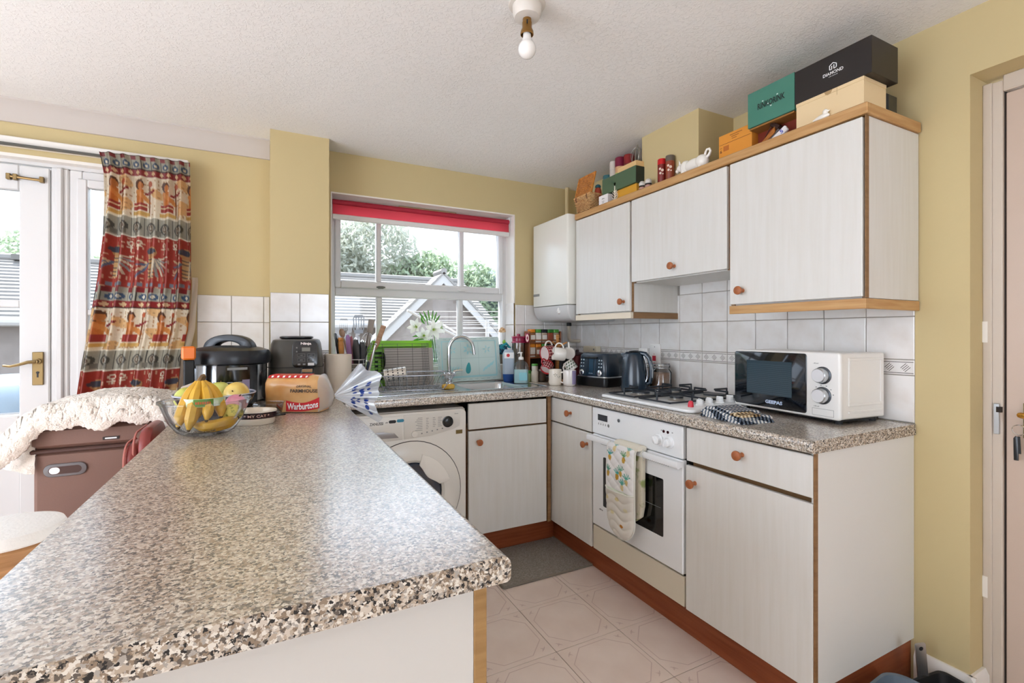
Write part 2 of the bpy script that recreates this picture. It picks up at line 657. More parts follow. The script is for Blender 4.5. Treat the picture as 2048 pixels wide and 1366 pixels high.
# door reveal head on the garden side, white
struct('trim_3', MB().box(-2.66, YL - 0.001, 2.045, -0.37, 3.075, 2.06), PAINTW, smooth=False, label='white reveal above the garden door')
skA = MB(ax((XW, 0.693, 0), (-1, 0, 0), (0, 0, 1)))
skA.prism([(0, 0), (0.018, 0), (0.018, 0.095), (0.008, 0.115), (0, 0.115)], 0, 0.164)
skA.T = ax((XW - 0.018, 0.711, 0), (0, -1, 0), (0, 0, 1))
skA.prism([(0, 0), (0.018, 0), (0.018, 0.095), (0.008, 0.115), (0, 0.115)], -0.112, 0.0)
struct('baseboard_right', skA, PAINTW)

# ---------------------------------------------------------------- wall tiles, one object each
TMESH = {}
DIAM = mat('tile_print', '4a4038', rough=0.4)
def tile_mesh(w, h, border=False):
    k = (round(w, 3), round(h, 3), border)
    if k in TMESH: return TMESH[k]
    g = 0.0016
    mb = MB().box(g, g, 0.0, w - g, h - g, 0.006, 0.0014)
    mats = [TILE]
    if border:
        mats = [TILE, DIAM]
        mb.mi = 1
        I = Matrix.Identity(4)
        mb.rect(w / 2, h * .84, w - .006, .0022, I, 0.0063)
        mb.rect(w / 2, h * .14, w - .006, .0022, I, 0.0063)
        cx = h * .5
        while cx < w - 0.008:
            for k2 in range(4):
                o = (k2 - 1.5) * 0.0044
                a, b = 0.0125, 0.0014
                x, y = cx + o, h * .49 - o
                mb.flat([(x - a * .62 - b, y - a * .62), (x - a * .62, y - a * .62 - b), (x + a * .62 + b, y + a * .62), (x + a * .62, y + a * .62 + b)], I, 0.0063)
            cx += 0.05
    TMESH[k] = mesh_from(mb, 'tile', mats, smooth=False)
    return TMESH[k]

def lay(parent, M, us, rows):
    """us = joint positions along the wall, rows = (bottom, top, border?)"""
    for a, b in zip(us[:-1], us[1:]):
        if b - a < 0.012: continue
        for z0, z1, br in rows:
            o = obj('border_tile' if br else 'tile', tile_mesh(b - a, z1 - z0, br), None, parent)
            o.matrix_basis = M @ T(a, z0, 0)
Z1, Z2, Z3, Z4, Z5 = 1.080, 1.136, 1.291, 1.443, 1.598
low = [(0.912, Z1, False), (Z1, Z2, True), (Z2, Z3, False)]
ys = [0.859 + 0.155 * k for k in range(14)] + [2.95]
MR = ax((XW, 3.0, 0), (0, -1, 0), (0, 0, 1))      # local x = 3.0 - Y
us = sorted(3.0 - y for y in ys)
lay(wall_right, MR, us, low + [(Z3, Z4, False)])
hood = [u for u in us if 3.0 - 2.0 <= u <= 3.0 - 1.30]
lay(wall_right, MR, hood, [(Z4, Z5, False)])
MBk = ax((0, YB, 0), (1, 0, 0), (0, 0, 1))
lay(wall_back, MBk, [1.526, 1.60, 1.755, 1.91, 2.034], low + [(Z3, Z4 - .013, False)])
lay(wall_back, MBk, [0.32, 0.44, 0.595, 0.75, 0.905, 1.06, 1.215, 1.37, 1.523], [(0.912, 1.018, False)])
MPi = ax((0, 2.77, 0), (1, 0, 0), (0, 0, 1))
lay(wall_pier, MPi, [0.006, 0.146, 0.291], low + [(Z3, Z4, False)])
MLf = ax((0, YL, 0), (1, 0, 0), (0, 0, 1))
lay(wall_back, MLf, [-0.338, -0.181, -0.026, 0.004], low + [(Z3, Z4 - .008, False)])
MRv = ax((1.515, 0, 0), (0, -1, 0), (0, 0, 1))
lay(wall_back, MRv, [-3.075, -2.945], [(1.03, 1.136, False), (Z2, Z3, False), (Z3, Z4, False)])
MSl = ax((0, YB, 1.015), (1, 0, 0), (0, 1, 0))
lay(wall_back, MSl, [0.326, 0.44, 0.595, 0.75, 0.905, 1.06, 1.215, 1.37, 1.515], [(0.0, 0.125, False)])
gr = MB()
gr.box(XW - .0015, 0.86, .91, XW, 2.95, Z4)
gr.box(XW - .0015, 1.35, Z4, XW, 1.96, Z5)
gr.box(1.526, YB - .0015, .91, 2.036, YB, Z4 - .013)
gr.box(0.32, YB - .0015, .91, 1.523, YB, 1.015)
gr.box(0.006, 2.77 - .0015, .91, .291, 2.77, Z4)
gr.box(-.338, YL - .0015, .91, .004, YL, Z4 - .008)
obj('grout', gr, GROUT, wall_back, smooth=False)

# ---------------------------------------------------------------- kitchen window
def frame_rect(mb, x0, z0, x1, z1, w, y0, y1, b=0.004, wt=None, wb_=None):
    wt = wt or w
    wb_ = wb_ or w
    mb.box(x0, y0, z0, x0 + w, y1, z1, b)
    mb.box(x1 - w, y0, z0, x1, y1, z1, b)
    mb.box(x0 + w, y0, z1 - wt, x1 - w, y1, z1, b)
    mb.box(x0 + w, y0, z0, x1 - w, y1, z0 + wb_, b)
win = struct('window_1')
fm = MB()
frame_rect(fm, 0.323, 1.022, 1.520, 2.050, 0.035, 3.075, 3.145, wt=.018)
fm.box(0.358, 3.078, 1.462, 1.485, 3.142, 1.512, .004)
obj('frame', fm, PVC, win)
sm = MB()
frame_rect(sm, 0.355, 1.508, 1.488, 2.034, 0.034, 3.062, 3.12, .006, .028, .045)
obj('sash', sm, PVC, win)
bars = MB()
bars.box(0.604, 3.07, 1.552, 0.634, 3.12, 2.007, .006)
obj('glazing_bar', bars, PVC, win)
obj('glazing_bar', MB().box(1.163, 3.07, 1.552, 1.193, 3.12, 2.007, .006), PVC, win)
obj('glazing_bar', MB().box(0.608, 3.082, 1.056, 0.642, 3.13, 1.463, .006), PVC, win)
obj('glazing_bar', MB().box(1.157, 3.082, 1.056, 1.190, 3.13, 1.463, .006), PVC, win)
for x0, x1 in ((0.388, 0.605), (0.633, 1.164), (1.192, 1.455)):
    obj('pane', MB().box(x0, 3.094, 1.552, x1, 3.098, 2.006), PANE, win, smooth=False)
for x0, x1 in ((0.357, 0.609), (0.641, 1.158), (1.189, 1.486)):
    obj('pane', MB().box(x0, 3.104, 1.056, x1, 3.108, 1.463), PANE, win, smooth=False)
for hx, mt in ((0.628, mat('dark_latch', '6a6a64', rough=.4)), (1.165, PVC)):
    hm = MB()
    hm.box(hx - .018, 3.05, 1.512, hx + .018, 3.064, 1.528, .003)
    hm.box(hx - .03, 3.036, 1.515, hx + .026, 3.05, 1.525, .004)
    obj('window_latch', hm, mt, win)
tv = MB().box(0.74, 3.045, 2.028, 1.13, 3.062, 2.046, .003)
obj('trickle_vent', tv, mat('vent_beige', 'b59f76', rough=.5), win)

# ---------------------------------------------------------------- garden door and its side light
gd = struct('door_1')
fm = MB()
fm.box(-2.66, 3.05, 2.03, -0.37, 3.13, 2.06, .004)
fm.box(-0.935, 3.05, 0, -0.868, 3.13, 2.03, .006)
fm.box(-0.915, 3.036, 0, -0.888, 3.05, 2.03, .006)
obj('frame', fm, PVC, gd)
lf = MB()
lf.box(-1.045, 3.045, 0.03, -0.937, 3.10, 2.022, .005)          # lock stile
lf.box(-1.86, 3.045, 0.03, -1.76, 3.10, 2.022, .005)
lf.box(-1.76, 3.045, 1.905, -1.045, 3.10, 2.022, .005)
lf.box(-1.76, 3.045, 0.03, -1.045, 3.10, 0.16, .005)
lf.box(-1.76, 3.045, 0.74, -1.045, 3.10, 0.845, .005)
lf.box(-1.76, 3.052, 1.352, -1.045, 3.094, 1.388, .005)
lf.box(-1.76, 3.058, 0.16, -1.045, 3.09, 0.74, .004)            # solid lower panel
obj('leaf', lf, PVC, gd)
for z0, z1 in ((1.388, 1.905), (0.845, 1.352)):
    obj('pane', MB().box(-1.76, 3.07, z0, -1.045, 3.074, z1), PANE, gd, smooth=False)
gd2 = struct('door_3', label='unseen second garden door leaf, added to let in more sky')  # leaf out of view, added so more sky reflects in the worktop
lf = MB()
lf.box(-1.965, 3.045, 0.03, -1.865, 3.10, 2.022, .005)
lf.box(-2.65, 3.045, 0.03, -2.56, 3.10, 2.022, .005)
lf.box(-2.56, 3.045, 1.905, -1.965, 3.10, 2.022, .005)
lf.box(-2.56, 3.045, 0.03, -1.965, 3.10, 0.16, .005)
lf.box(-2.56, 3.045, 0.74, -1.965, 3.10, 0.845, .005)
lf.box(-2.56, 3.052, 1.352, -1.965, 3.094, 1.388, .005)
lf.box(-2.56, 3.058, 0.16, -1.965, 3.09, 0.74, .004)
obj('leaf', lf, PVC, gd2)
for z0, z1 in ((1.388, 1.905), (0.845, 1.352)):
    obj('pane', MB().box(-2.56, 3.07, z0, -1.965, 3.074, z1), PANE, gd2, smooth=False)
hd = MB()
hd.box(-0.997, 3.036, 0.985, -0.957, 3.045, 1.142, .002)
hd.lathe([(0.013, 0), (0.013, 0.012), (0.008, 0.014), (0.008, 0.035)], 14, M=FB(-0.975, 3.036, 1.098))
hp = [(-0.975, 3.005, 1.098), (-1.0, 2.998, 1.096), (-1.03, 2.998, 1.086), (-1.06, 3.0, 1.078), (-1.085, 3.004, 1.082)]
hd.tube(hp, [.009, .008, .007, .006, .005], 8)
hob_ = obj('lever_handle', hd, BRASS, gd, label='aged brass lever handle on a backplate')
kh = MB()
kh.lathe([(0.006, 0), (0.006, 0.001)], 12, M=FB(-0.977, 3.0355, 1.045))
kh.box(-0.980, 3.0345, 1.022, -0.974, 3.0355, 1.043)
obj('keyhole', kh, PRINT_K, hob_)
bt = MB()
bt.tube([(-1.078, 3.035, 1.962), (-0.955, 3.035, 1.957)], .0065, 8)
for x in (-1.078, -1.055, -0.962): bt.box(x - .008, 3.028, 1.946, x + .008, 3.046, 1.974, .002)
obj('door_bolt', bt, BRASS, gd)
sl = struct('window_2')
fm = MB()
frame_rect(fm, -0.868, 0.03, -0.372, 2.03, 0.05, 3.055, 3.12, .005)
frame_rect(fm, -0.838, 0.06, -0.40, 1.99, 0.04, 3.045, 3.10, .005)
fm.box(-0.80, 3.05, 1.32, -0.44, 3.10, 1.35, .004)
obj('frame', fm, PVC, sl)
obj('pane', MB().box(-0.80, 3.072, 1.35, -0.44, 3.076, 1.95), PANE, sl, smooth=False)
obj('pane', MB().box(-0.80, 3.072, 0.10, -0.44, 3.076, 1.32), PANE, sl, smooth=False)

# ---------------------------------------------------------------- right-hand door in its recess
d2 = struct('door_2')
DOORP = mat('door_cream', 'c6b2a2', rough=0.42, var=('bea998', 2.0, .3, .7))
obj('leaf', MB().box(2.150, -0.20, 0.008, 2.19, 0.660, 2.018, .003), DOORP, d2)
fr = MB()
fr.box(2.137, 0.664, 0, 2.2, 0.711, 2.06, .003)
fr.box(2.137, -0.25, 2.022, 2.2, 0.664, 2.075, .003)
fr.box(2.137, -0.25, 0, 2.2, -0.204, 2.022, .003)
fr.box(2.13, 0.688, 0, 2.137, 0.711, 2.06, .002)
obj('frame', fr, mat('frame_cream', 'c6b9aa', rough=.45), d2)
gapm = MB().box(2.152, 0.659, 0, 2.19, 0.665, 2.024)
obj('door_gap', gapm, mat('gap_dark', '2a211b', rough=.9), d2, smooth=False)
st = MB()
st.box(2.128, 0.670, 0.90, 2.1375, 0.683, 1.0, .001)
obj('keep_plate', st, STEEL, d2)
st = MB()
st.box(2.126, 0.664, 0.972, 2.139, 0.676, 0.990)
obj('latch_hole', st, mat('latch_shadow', '241d18', rough=.8), d2)
hp2 = MB()
hp2.box(2.144, 0.572, 0.896, 2.150, 0.618, 1.008, .001)
plate = obj('handle_plate', hp2, mat('tarnished_brass', '8d7a46', rough=.38, metal=1.0, var=('54502f', 30., .4, .7)), d2)
lv = MB()
lv.lathe([(0.011, 0), (0.011, 0.01), (0.007, 0.012), (0.007, 0.04)], 14, M=FR(2.144, 0.600, 0.972))
lv.tube([(2.106, 0.600, 0.972), (2.102, 0.612, 0.973), (2.102, 0.60, 0.972), (2.103, 0.57, 0.967), (2.105, 0.53, 0.958), (2.107, 0.495, 0.962)], [.008, .009, .0095, .008, .006, .005], 8)
obj('lever_handle', lv, mat('bright_brass', 'cf9a45', rough=.18, metal=1.0), d2)
kh = MB()
kh.lathe([(0.006, 0), (0.006, 0.004)], 12, M=FR(2.144, 0.598, 0.932))
obj('keyhole', kh, PRINT_K, plate)
hz = MB()
for z in (0.35, 1.2): hz.box(2.129, 0.698, z, 2.134, 0.712, z + .07)
obj('hinge', hz, PAINTW, d2)
# ================================================================ fitted units
def knob_mesh():
    mb = MB()
    mb.lathe([(0.0085, 0), (0.0075, 0.004), (0.0065, 0.013), (0.0085, 0.019), (0.0155, 0.024), (0.0175, 0.029), (0.0165, 0.034), (0.011, 0.0375), (0, 0.0385)], 18)
    return mesh_from(mb, 'knob', KNOB)
KNOB_ME = knob_mesh()
def knob(parent, M):
    o = obj('knob', KNOB_ME, None, parent)
    o.matrix_basis = M
    return o

XF = 1.455
# ---- corner drawer unit on the cooker run
t = thing('base_unit', 'narrow white base unit with one drawer, in the corner beside the oven', 'cabinet')
obj('carcass', MB().box(1.496, 1.966, 0.15, 2.03, 2.395, 0.868), BEECH_DK, t, smooth=False)  # dark colour and recess make the gaps between fronts read as shadow
dr = obj('drawer', MB().box(XF, 1.972, 0.730, 1.473, 2.365, 0.862, .002), WHITE_UNIT, t)
knob(dr, FR(XF, 2.157, 0.800))
dr = obj('door', MB().box(XF, 1.972, 0.150, 1.473, 2.365, 0.722, .002), WHITE_UNIT, t)
knob(dr, FR(XF, 2.008, 0.664))
obj('edge_post', MB().box(1.452, 2.372, 0.15, 1.474, 2.40, 0.868, .001), BEECH_DK, t)

# ---- end base unit
t = thing('base_unit', 'wide white base unit with drawer and door at the free end of the cooker run', 'cabinet')
obj('carcass', MB().box(1.496, 0.882, 0.15, 2.03, 1.358, 0.868), BEECH_DK, t, smooth=False)  # coloured dark for the shadow gap between drawer and door
dr = obj('drawer', MB().box(XF, 0.868, 0.734, 1.473, 1.355, 0.862, .002), WHITE_UNIT, t)
knob(dr, FR(XF, 1.109, 0.811))
dr = obj('door', MB().box(XF, 0.868, 0.150, 1.473, 1.359, 0.716, .002), WHITE_UNIT, t)
knob(dr, FR(XF, 1.313, 0.656))
obj('end_panel', MB().box(1.468, 0.862, 0.15, 2.038, 0.880, 0.870, .001), mat('end_panel_white', 'd9d7d2', rough=.45), t)
obj('edge_strip', MB().box(1.456, 0.8605, 0.15, 1.4685, 0.8665, 0.870), BEECH_DK, t, smooth=False)

# ---- sink unit
t = thing('base_unit', 'white base unit under the sink with a blank drawer front above its door', 'cabinet')
YF = 2.345
obj('carcass', MB().box(0.936, YF + .040, 0.15, 1.44, 2.93, 0.745), BEECH_DK, t, smooth=False)  # same dark colouring for the shadow gaps of the sink fronts
obj('drawer_front', MB().box(0.938, YF, 0.722, 1.414, YF + .018, 0.858, .002), WHITE_UNIT, t)
dr = obj('door', MB().box(0.938, YF, 0.158, 1.416, YF + .018, 0.712, .002), WHITE_UNIT, t)
knob(dr, FB(0.990, YF, 0.655))
obj('edge_post', MB().box(1.424, YF + .002, 0.15, 1.446, YF + .021, 0.868, .001), BEECH_DK, t)

# ---- plinths
solo('plinth', MB().box(1.53, 0.885, 0.001, 1.546, 2.47, 0.149), KICK, 'long red-brown plinth under the oven and its neighbours', 'plinth', smooth=False)
solo('plinth', MB().box(0.94, 2.455, 0.001, 1.529, 2.47, 0.149), KICK, 'short red-brown plinth below the sink unit, behind the mat', 'plinth', smooth=False)
solo('plinth', MB().box(1.50, 0.872, 0.001, 2.038, 0.884, 0.149), KICK, 'red-brown plinth under the end panel beside the grey tub', 'plinth', smooth=False)

# ---- peninsula base
t = thing('peninsula_cabinet', 'white cabinet run under the peninsula with a brown edge post', 'cabinet')
obj('end_panel', MB().box(-0.27, 0.650, 0.0, 0.268, 0.668, 0.871, .001), mat('peninsula_panel', 'cdcac4', rough=.5), t)
obj('edge_post', MB().box(0.268, 0.648, 0.0, 0.288, 0.672, 0.871, .001), wood_mat('post_wood', 'a58152', '937044'), t)
obj('carcass', MB().box(-0.255, 0.668, 0.02, 0.268, 2.30, 0.870), WHITE_UNIT, t, smooth=False)

# ---- worktops (rolled front edge)
def bull(x0, x1, z0, z1, r=0.014):
    pts = [(x1, z0), (x1, z1)]
    left = []
    for k in range(6):
        a = R(90 + 18 * k)
        left.append((x0 + r + r * math.cos(a), z1 - r + r * math.sin(a)))
    for k in range(6):
        a = R(180 + 18 * k)
        left.append((x0 + .008 + .008 * math.cos(a), z0 + .008 + .008 * math.sin(a)))
    return pts + left
mb = MB(ax((0, 2.945, 0), (1, 0, 0), (0, 0, 1)))
mb.prism(bull(1.432, 2.033, 0.872, 0.910), 0.0, 2.945 - 0.857)
wt_ = solo('worktop', mb, GRAN, 'speckled worktop along the right wall carrying hob and microwave', 'worktop')
es = MB(ax((0, 0.857, 0), (1, 0, 0), (0, 0, 1)))
es.prism(bull(1.432, 2.033, 0.872, 0.910), 0.0, 0.002)
obj('edging_strip', es, GRAN_EDGE, wt_)
# peninsula: rolled edge on the right-hand side
mb = MB(ax((0, 2.765, 0), (-1, 0, 0), (0, 0, 1)))
mb2 = MB()
def pen_poly():
    return bull(-0.312, 0.311, 0.872, 0.910)
mb.T = Matrix(((-1, 0, 0, 0), (0, 0, -1, 2.765), (0, 1, 0, 0), (0, 0, 0, 1)))
vsrev = list(reversed(pen_poly()))
mb.prism(vsrev, 0.0, 2.765 - 0.618)
wt_ = solo('worktop', mb, GRAN, 'speckled peninsula worktop in the foreground with the fruit bowl and bread', 'worktop')
es = MB(Matrix(((-1, 0, 0, 0), (0, 0, -1, 0.618), (0, 1, 0, 0), (0, 0, 0, 1))))
es.prism(vsrev, 0.0, 0.002)
obj('edging_strip', es, GRAN_EDGE, wt_)
# sink run, with a hole for the bowl
SX0, SX1, SY0, SY1 = 1.005, 1.36, 2.475, 2.815
mb = MB(ax((0.315, 0, 0), (0, 1, 0), (0, 0, 1)))
mb.prism(bull(2.322, SY0, 0.872, 0.910), 0.0, 1.432 - 0.315)
mb.T = Matrix.Identity(4)
mb.box(0.315, SY0, 0.872, SX0, 2.945, 0.910)
mb.box(SX1, SY0, 0.872, 1.432, 2.945, 0.910)
mb.box(SX0, SY1, 0.872, SX1, 2.945, 0.910)
solo('worktop', mb, GRAN, 'speckled worktop under the window holding the sink', 'worktop')

# ---- wall units
XU = 1.70
def wall_unit(label, y0, y1, z0, kx, kz, name='wall_unit'):
    t = thing(name, label, 'cabinet')
    c = MB()
    c.box(XU + .02, y0, z0, 2.035, y1, 1.930)
    obj('carcass', c, WHITE_UNIT, t, smooth=False)
    obj('carcass_edging', MB().box(XU + .012, y0, z0, XU + .02, y0 + .016, 1.930), BEECH_DK, t, smooth=False)
    obj('carcass_edging', MB().box(XU + .012, y1 - .016, z0, XU + .02, y1, 1.930), BEECH_DK, t, smooth=False)
    d = obj('door', MB().box(XU - .006, y0 + .007, z0 + .004, XU + .012, y1 - .007, 1.926, .002), WHITE_UNIT, t)
    knob(d, FR(XU - .006, kx, kz))
    return t
t = wall_unit('tall white wall unit beside the boiler', 1.957, 2.462, 1.345, 2.008, 1.400)
pel = MB()
pel.box(XU - .004, 1.955, 1.310, XU + .014, 2.462, 1.343, .001)
obj('pelmet_front', pel, mat('pelmet_pale', 'e0d3bd', rough=.4), t)
obj('pelmet_side', MB().box(XU + .014, 1.955, 1.310, 2.035, 1.971, 1.343, .001), BEECH_DK, t)
obj('underlight', MB().box(1.80, 2.05, 1.325, 1.88, 2.35, 1.344, .004), WHITEP, t)
t = wall_unit('short white wall unit over the hob with a central knob', 1.357, 1.955, 1.495, 1.650, 1.546)
t = wall_unit('white wall unit over the microwave at the free end of the row', 0.848, 1.355, 1.345, 1.288, 1.402)
pel = MB()
pel.box(XU - .004, 0.845, 1.310, XU + .014, 1.352, 1.343, .001)
pel.box(XU + .014, 0.845, 1.310, 2.035, 0.861, 1.343, .001)
obj('pelmet', pel, BEECH, t)
obj('edge_strip', MB().box(XU - .001, 0.8465, 1.345, XU + .017, 0.849, 1.930), BEECH_DK, t, smooth=False)
t = thing('cornice', 'beech cornice board running along the top of the wall units', 'cornice')
cb = MB()
cb.box(XU - .010, 0.838, 1.932, XU + .012, 2.464, 1.968, .003)
cb.box(XU + .012, 0.838, 1.932, 2.030, 0.858, 1.968, .003)
obj('board', cb, BEECH, t)
obj('top_board', MB().box(XU + .012, 0.858, 1.945, 2.034, 2.464, 1.966), wood_mat('top_board', 'b58a58', 'a1764a'), t, smooth=False)

# ---------------------------------------------------------------- oven
t = thing('oven', 'white built-in electric oven under the hob with a black glass window', 'oven')
OW = mat('oven_enamel', 'e9ebec', rough=.2, spec=.6)
obj('housing', MB().box(1.476, 1.364, 0.15, 2.03, 1.962, 0.868), mat('oven_dark_gap', '17140f', rough=.8), t, smooth=False)
cpn = obj('control_panel', MB().box(1.450, 1.370, 0.733, 1.476, 1.958, 0.862, .004), OW, t)
M = FR(1.450, 1.958, 0.0)      # local x = 1.958 - Y
p = MB()
p.rect(0.083, 0.818, 0.075, 0.030, M)
obj('clock_display', p, mat('display_dark', '2b2f36', rough=.15), cpn)
p = MB()
for k in range(4): p.flat([(0.048 + k * .018, 0.782), (0.056 + k * .018, 0.782), (0.054 + k * .018, 0.792), (0.050 + k * .018, 0.792)], M)
for k in range(3): p.rect(0.06 + k * .012, 0.797, 0.006, .002, M)
p.lathe([(0.008, 0.0004), (0.0065, 0.0005)], 14, M=M @ T(.128, .787, 0))
p.rect(0.475, 0.829, .006, .004, M)
p.rect(0.535, 0.829, .007, .004, M)
for k in range(5): p.rect(0.462 + .018 * k, .778 + .002 * (k % 2), .005, .002, M)
obj('panel_print', p, PRINT_G, cpn)
p = MB()
p.lathe([(0.0075, 0), (0.0075, 0.004), (0, 0.005)], 14, M=M @ T(.205, .825, 0))
obj('indicator_button', p, mat('button_grey', '6b6d70', rough=.4), cpn)
for x in (0.488, 0.511):
    p = MB().lathe([(0.0062, 0), (0.0062, 0.002), (0, 0.003)], 12, M=M @ T(x, .827, 0))
    obj('indicator_lamp', p, mat('lamp_dark_red', '3a0a12', rough=.2), cpn)
for x, y in ((.462, .788), (.518, .788)):
    p = MB()
    p.lathe([(0.026, 0), (0.025, 0.006), (0.019, 0.009), (0.018, 0.024), (0.015, 0.026), (0, 0.026)], 22, M=M @ T(x, y, 0))
    p.T = M @ T(x, y, 0) @ rz(35 if x < .5 else -20)
    p.box(-.004, -.017, .024, .004, .017, .034, .002)
    obj('dial', p, OW, cpn)
dr = obj('oven_door', MB().box(1.452, 1.370, 0.277, 1.476, 1.958, 0.729, .004), OW, t)
hb = MB(FR(1.452, 1.958, 0.0))
hb.prism([(-.004, .700), (.592, .700), (.592, .727), (-.004, .727)], .018, .036, .006)
hb.box(-.002, .703, 0, .05, .724, .02)
hb.box(.538, .703, 0, .59, .724, .02)
obj('handle', hb, OW, dr)
p2 = MB(FR(1.452, 1.958, 0))
p2.prism(rrect(.397, .24, .006, 3, .285, .508), -.001, .0012)
obj('window', p2, mat('oven_glass', '060607', rough=.06, spec=.7), dr)
p = MB()
p.rect(.37, .505, .20, .0016, FR(1.452, 1.958, 0), .0016)
obj('rack_edge', p, mat('rack_grey', '8d9296', rough=.3), dr)
p = MB()
marks(p, .030, .008, FR(1.452, 1.958, 0) @ T(.068, .367, 0), n=4)
obj('lettering', p, PRINT_K, dr)
p = MB()
for k in range(12): p.rect(.385 + .0115 * k, .690, .006, .005, FR(1.452, 1.958, 0), .0012)
p.rect(.105, .692, .075, .008, FR(1.452, 1.958, 0), .0012)
obj('vent_slots', p, PRINT_K, dr)
obj('filler_panel', MB().box(1.457, 1.368, 0.151, 1.474, 1.960, 0.268, .002), mat('filler_cream', 'd6cdb9', rough=.45), t)

# ---------------------------------------------------------------- washing machine
t = thing('washing_machine', 'white front-loading washing machine under the worktop with a dark glass door', 'washing machine')
WM = mat('washer_white', 'e6e2da', rough=.25, spec=.5)
obj('body', MB().box(0.332, 2.362, 0.012, 0.926, 2.92, 0.842, .012), WM, t)
fp = MB(FB(0.332, 2.362, 0.0))
fp.prism(rrect(.590, .824, .028, 5, .297, .426), -.002, .016, .008)
front = obj('front_panel', fp, WM, t)
M = FB(0.332, 2.346, 0.0)
dd = obj('detergent_drawer', MB(M).prism([(.020, .700), (.255, .706), (.250, .825), (.020, .825)], -.002, .004, .003), WM, t)
hh = MB(M)
hh.prism([(.05, .722), (.235, .718), (.215, .742), (.16, .752), (.05, .752)], .003, .0052, .001)
obj('drawer_grip', hh, mat('grip_grey', '9d9a9a', rough=.3, metal=.4), dd)
cpz = [(.262, .706), (.40, .712), (.52, .735), (.555, .75), (.560, .826), (.262, .826)]
cp_ = obj('control_panel', MB(M).prism(cpz, -.002, .003, .002), mat('washer_panel', 'dedad2', rough=.3), t)
p = MB()
p.text('ZANUSSI', .064, .014, M @ T(.128, .794, .004), bold=.02)
obj('lettering', p, PRINT_K, dd)
p = MB()
marks(p, .011, .006, M @ T(.176, .797, .004), n=2)
obj('capacity_print', p, PRINT_K, dd)
p = MB()
p.prism(rrect(.036, .015, .0074, 5), 0, .0008)
for nm, x, mt in (('black_badge', .209, PRINT_K), ('blue_badge', .248, mat('badge_blue', '2f86a4', rough=.4))):
    p = MB(M @ T(x - .004, .799 + (.002 if x > .22 else 0), .004))
    p.prism(rrect(.036, .015, .0074, 5), 0, .0008)
    obj(nm, p, mt, dd)
p = MB()
for r_ in range(8):
    for c_, (x, w) in enumerate(((.335, .040), (.382, .016), (.418, .018), (.448, .024))):
        if c_ > 0 and r_ > 6 - c_ // 2: continue
        ww = w * (0.6 + .4 * ((r_ * 7 + c_ * 3) % 5) / 5)
        p.rect(x + (w - ww) / 2 * (1 if c_ == 0 else -1), .806 - r_ * .0088 - (.004 if c_ else 0), ww, .0022, M, .0035)
for k in range(5): p.rect(.352 + .027 * k, .728 + .004 * k, .007, .006, M, .0035)
obj('programme_print', p, PRINT_G, cp_)
p = MB()
p.lathe([(.029, .002), (.029, .004), (.0245, .005), (.0235, .020), (.02, .022), (0, .022)], 26, M=M @ T(.489, .776, 0))
dl = obj('programme_dial', p, mat('dial_black', '101114', rough=.25), cp_)
p = MB()
p.lathe([(.016, .003), (.015, .008), (0, .009)], 20, M=M @ T(.315, .728, 0))
obj('start_button', p, WM, cp_)
p = MB()
marks(p, .022, .005, M @ T(.535, .814, .0035), n=5)
obj('model_print', p, PRINT_G, cp_)
p = MB()
p.rect(.552, .718, .036, .020, M, .001)
obj('gold_sticker', p, mat('sticker_gold', '75602f', rough=.35), t)
DM = M @ T(.295, .430, 0)
p = MB()
p.lathe([(.262, -.002), (.262, .004), (.245, .012), (.205, .022), (.172, .022), (.160, .012), (.160, -.002)], 48, M=DM)
door = obj('door_ring', p, WM, t)
p = MB()
p.lathe([(.266, -.002), (.266, .0015), (.262, .0015), (.262, -.002)], 48, M=DM)
obj('door_seam', p, mat('seam_grey', '4d4a47', rough=.6), door)
p = MB()
p.lathe([(.159, .004), (.15, .012), (.125, .004), (.08, -.002), (0, -.004)], 40, M=DM)
obj('door_glass', p, mat('washer_glass', '1d2f42', rough=.08, spec=.7, coat=.5), door)
p = MB()
for k in range(5):
    a = R(20 + 12 * k)
    p.tube([tuple(DM @ Vector((.155 * math.cos(a) - .02, .155 * math.sin(a) - .12, .010))), tuple(DM @ Vector((.1 * math.cos(a) - .02, .1 * math.sin(a) - .12, .004)))], .003, 6)
obj('drum_ribs', p, STEEL, door)
p = MB(DM)
pl = []
for k in range(13):
    a = R(75 - 60 * k / 12)
    pl.append((.205 * math.cos(a), .205 * math.sin(a)))
for k in range(9):
    f = k / 8
    a = R(15 + 60 * f)
    rr = .150 - .035 * math.sin(math.pi * f)
    pl.append((rr * math.cos(a), rr * math.sin(a)))
p.prism(list(reversed(pl)), .014, .028, .004)
obj('door_grip', p, mat('grip_white', 'f0ece4', rough=.25), door)

# ---------------------------------------------------------------- boiler
t = thing('boiler', 'white wall-hung gas boiler in the corner left of the wall units', 'boiler')
BW = mat('boiler_white', 'e5e3da', rough=.25)
p = MB()
p.prism(rrect(.39, .435, .012, 4, 1.645 + .195, 2.475 + .2175), 1.412, 1.975, .006)
body = obj('casing', p, BW, t)
p = MB()
rings = []
for k in range(7):
    a = R(90 * k / 6)
    ins = .05 * (1 - math.cos(a)) * 1.3
    rings.append([(x + (ins if x < 1.8 else 0), y + (-ins * .6 if y > 2.7 else ins * .3), 1.408 - .10 * math.sin(a)) for x, y in rrect(.38, .43, .012, 4, 1.647 + .19, 2.478 + .215)])
p.loft([list(reversed(r)) for r in rings])
obj('base_cover', p, mat('boiler_grey', 'c9c8c6', rough=.35), t)
p = MB()
p.lathe([(.020, 0), (.019, .012), (.012, .016), (0, .016)], 20, M=FR(1.665, 2.585, 1.372) @ rx(-25))
p.T = FR(1.665, 2.585, 1.372) @ rx(-25)
p.box(-.004, -.015, .014, .004, .015, .026, .002)
obj('temperature_dial', p, WHITEP, t)
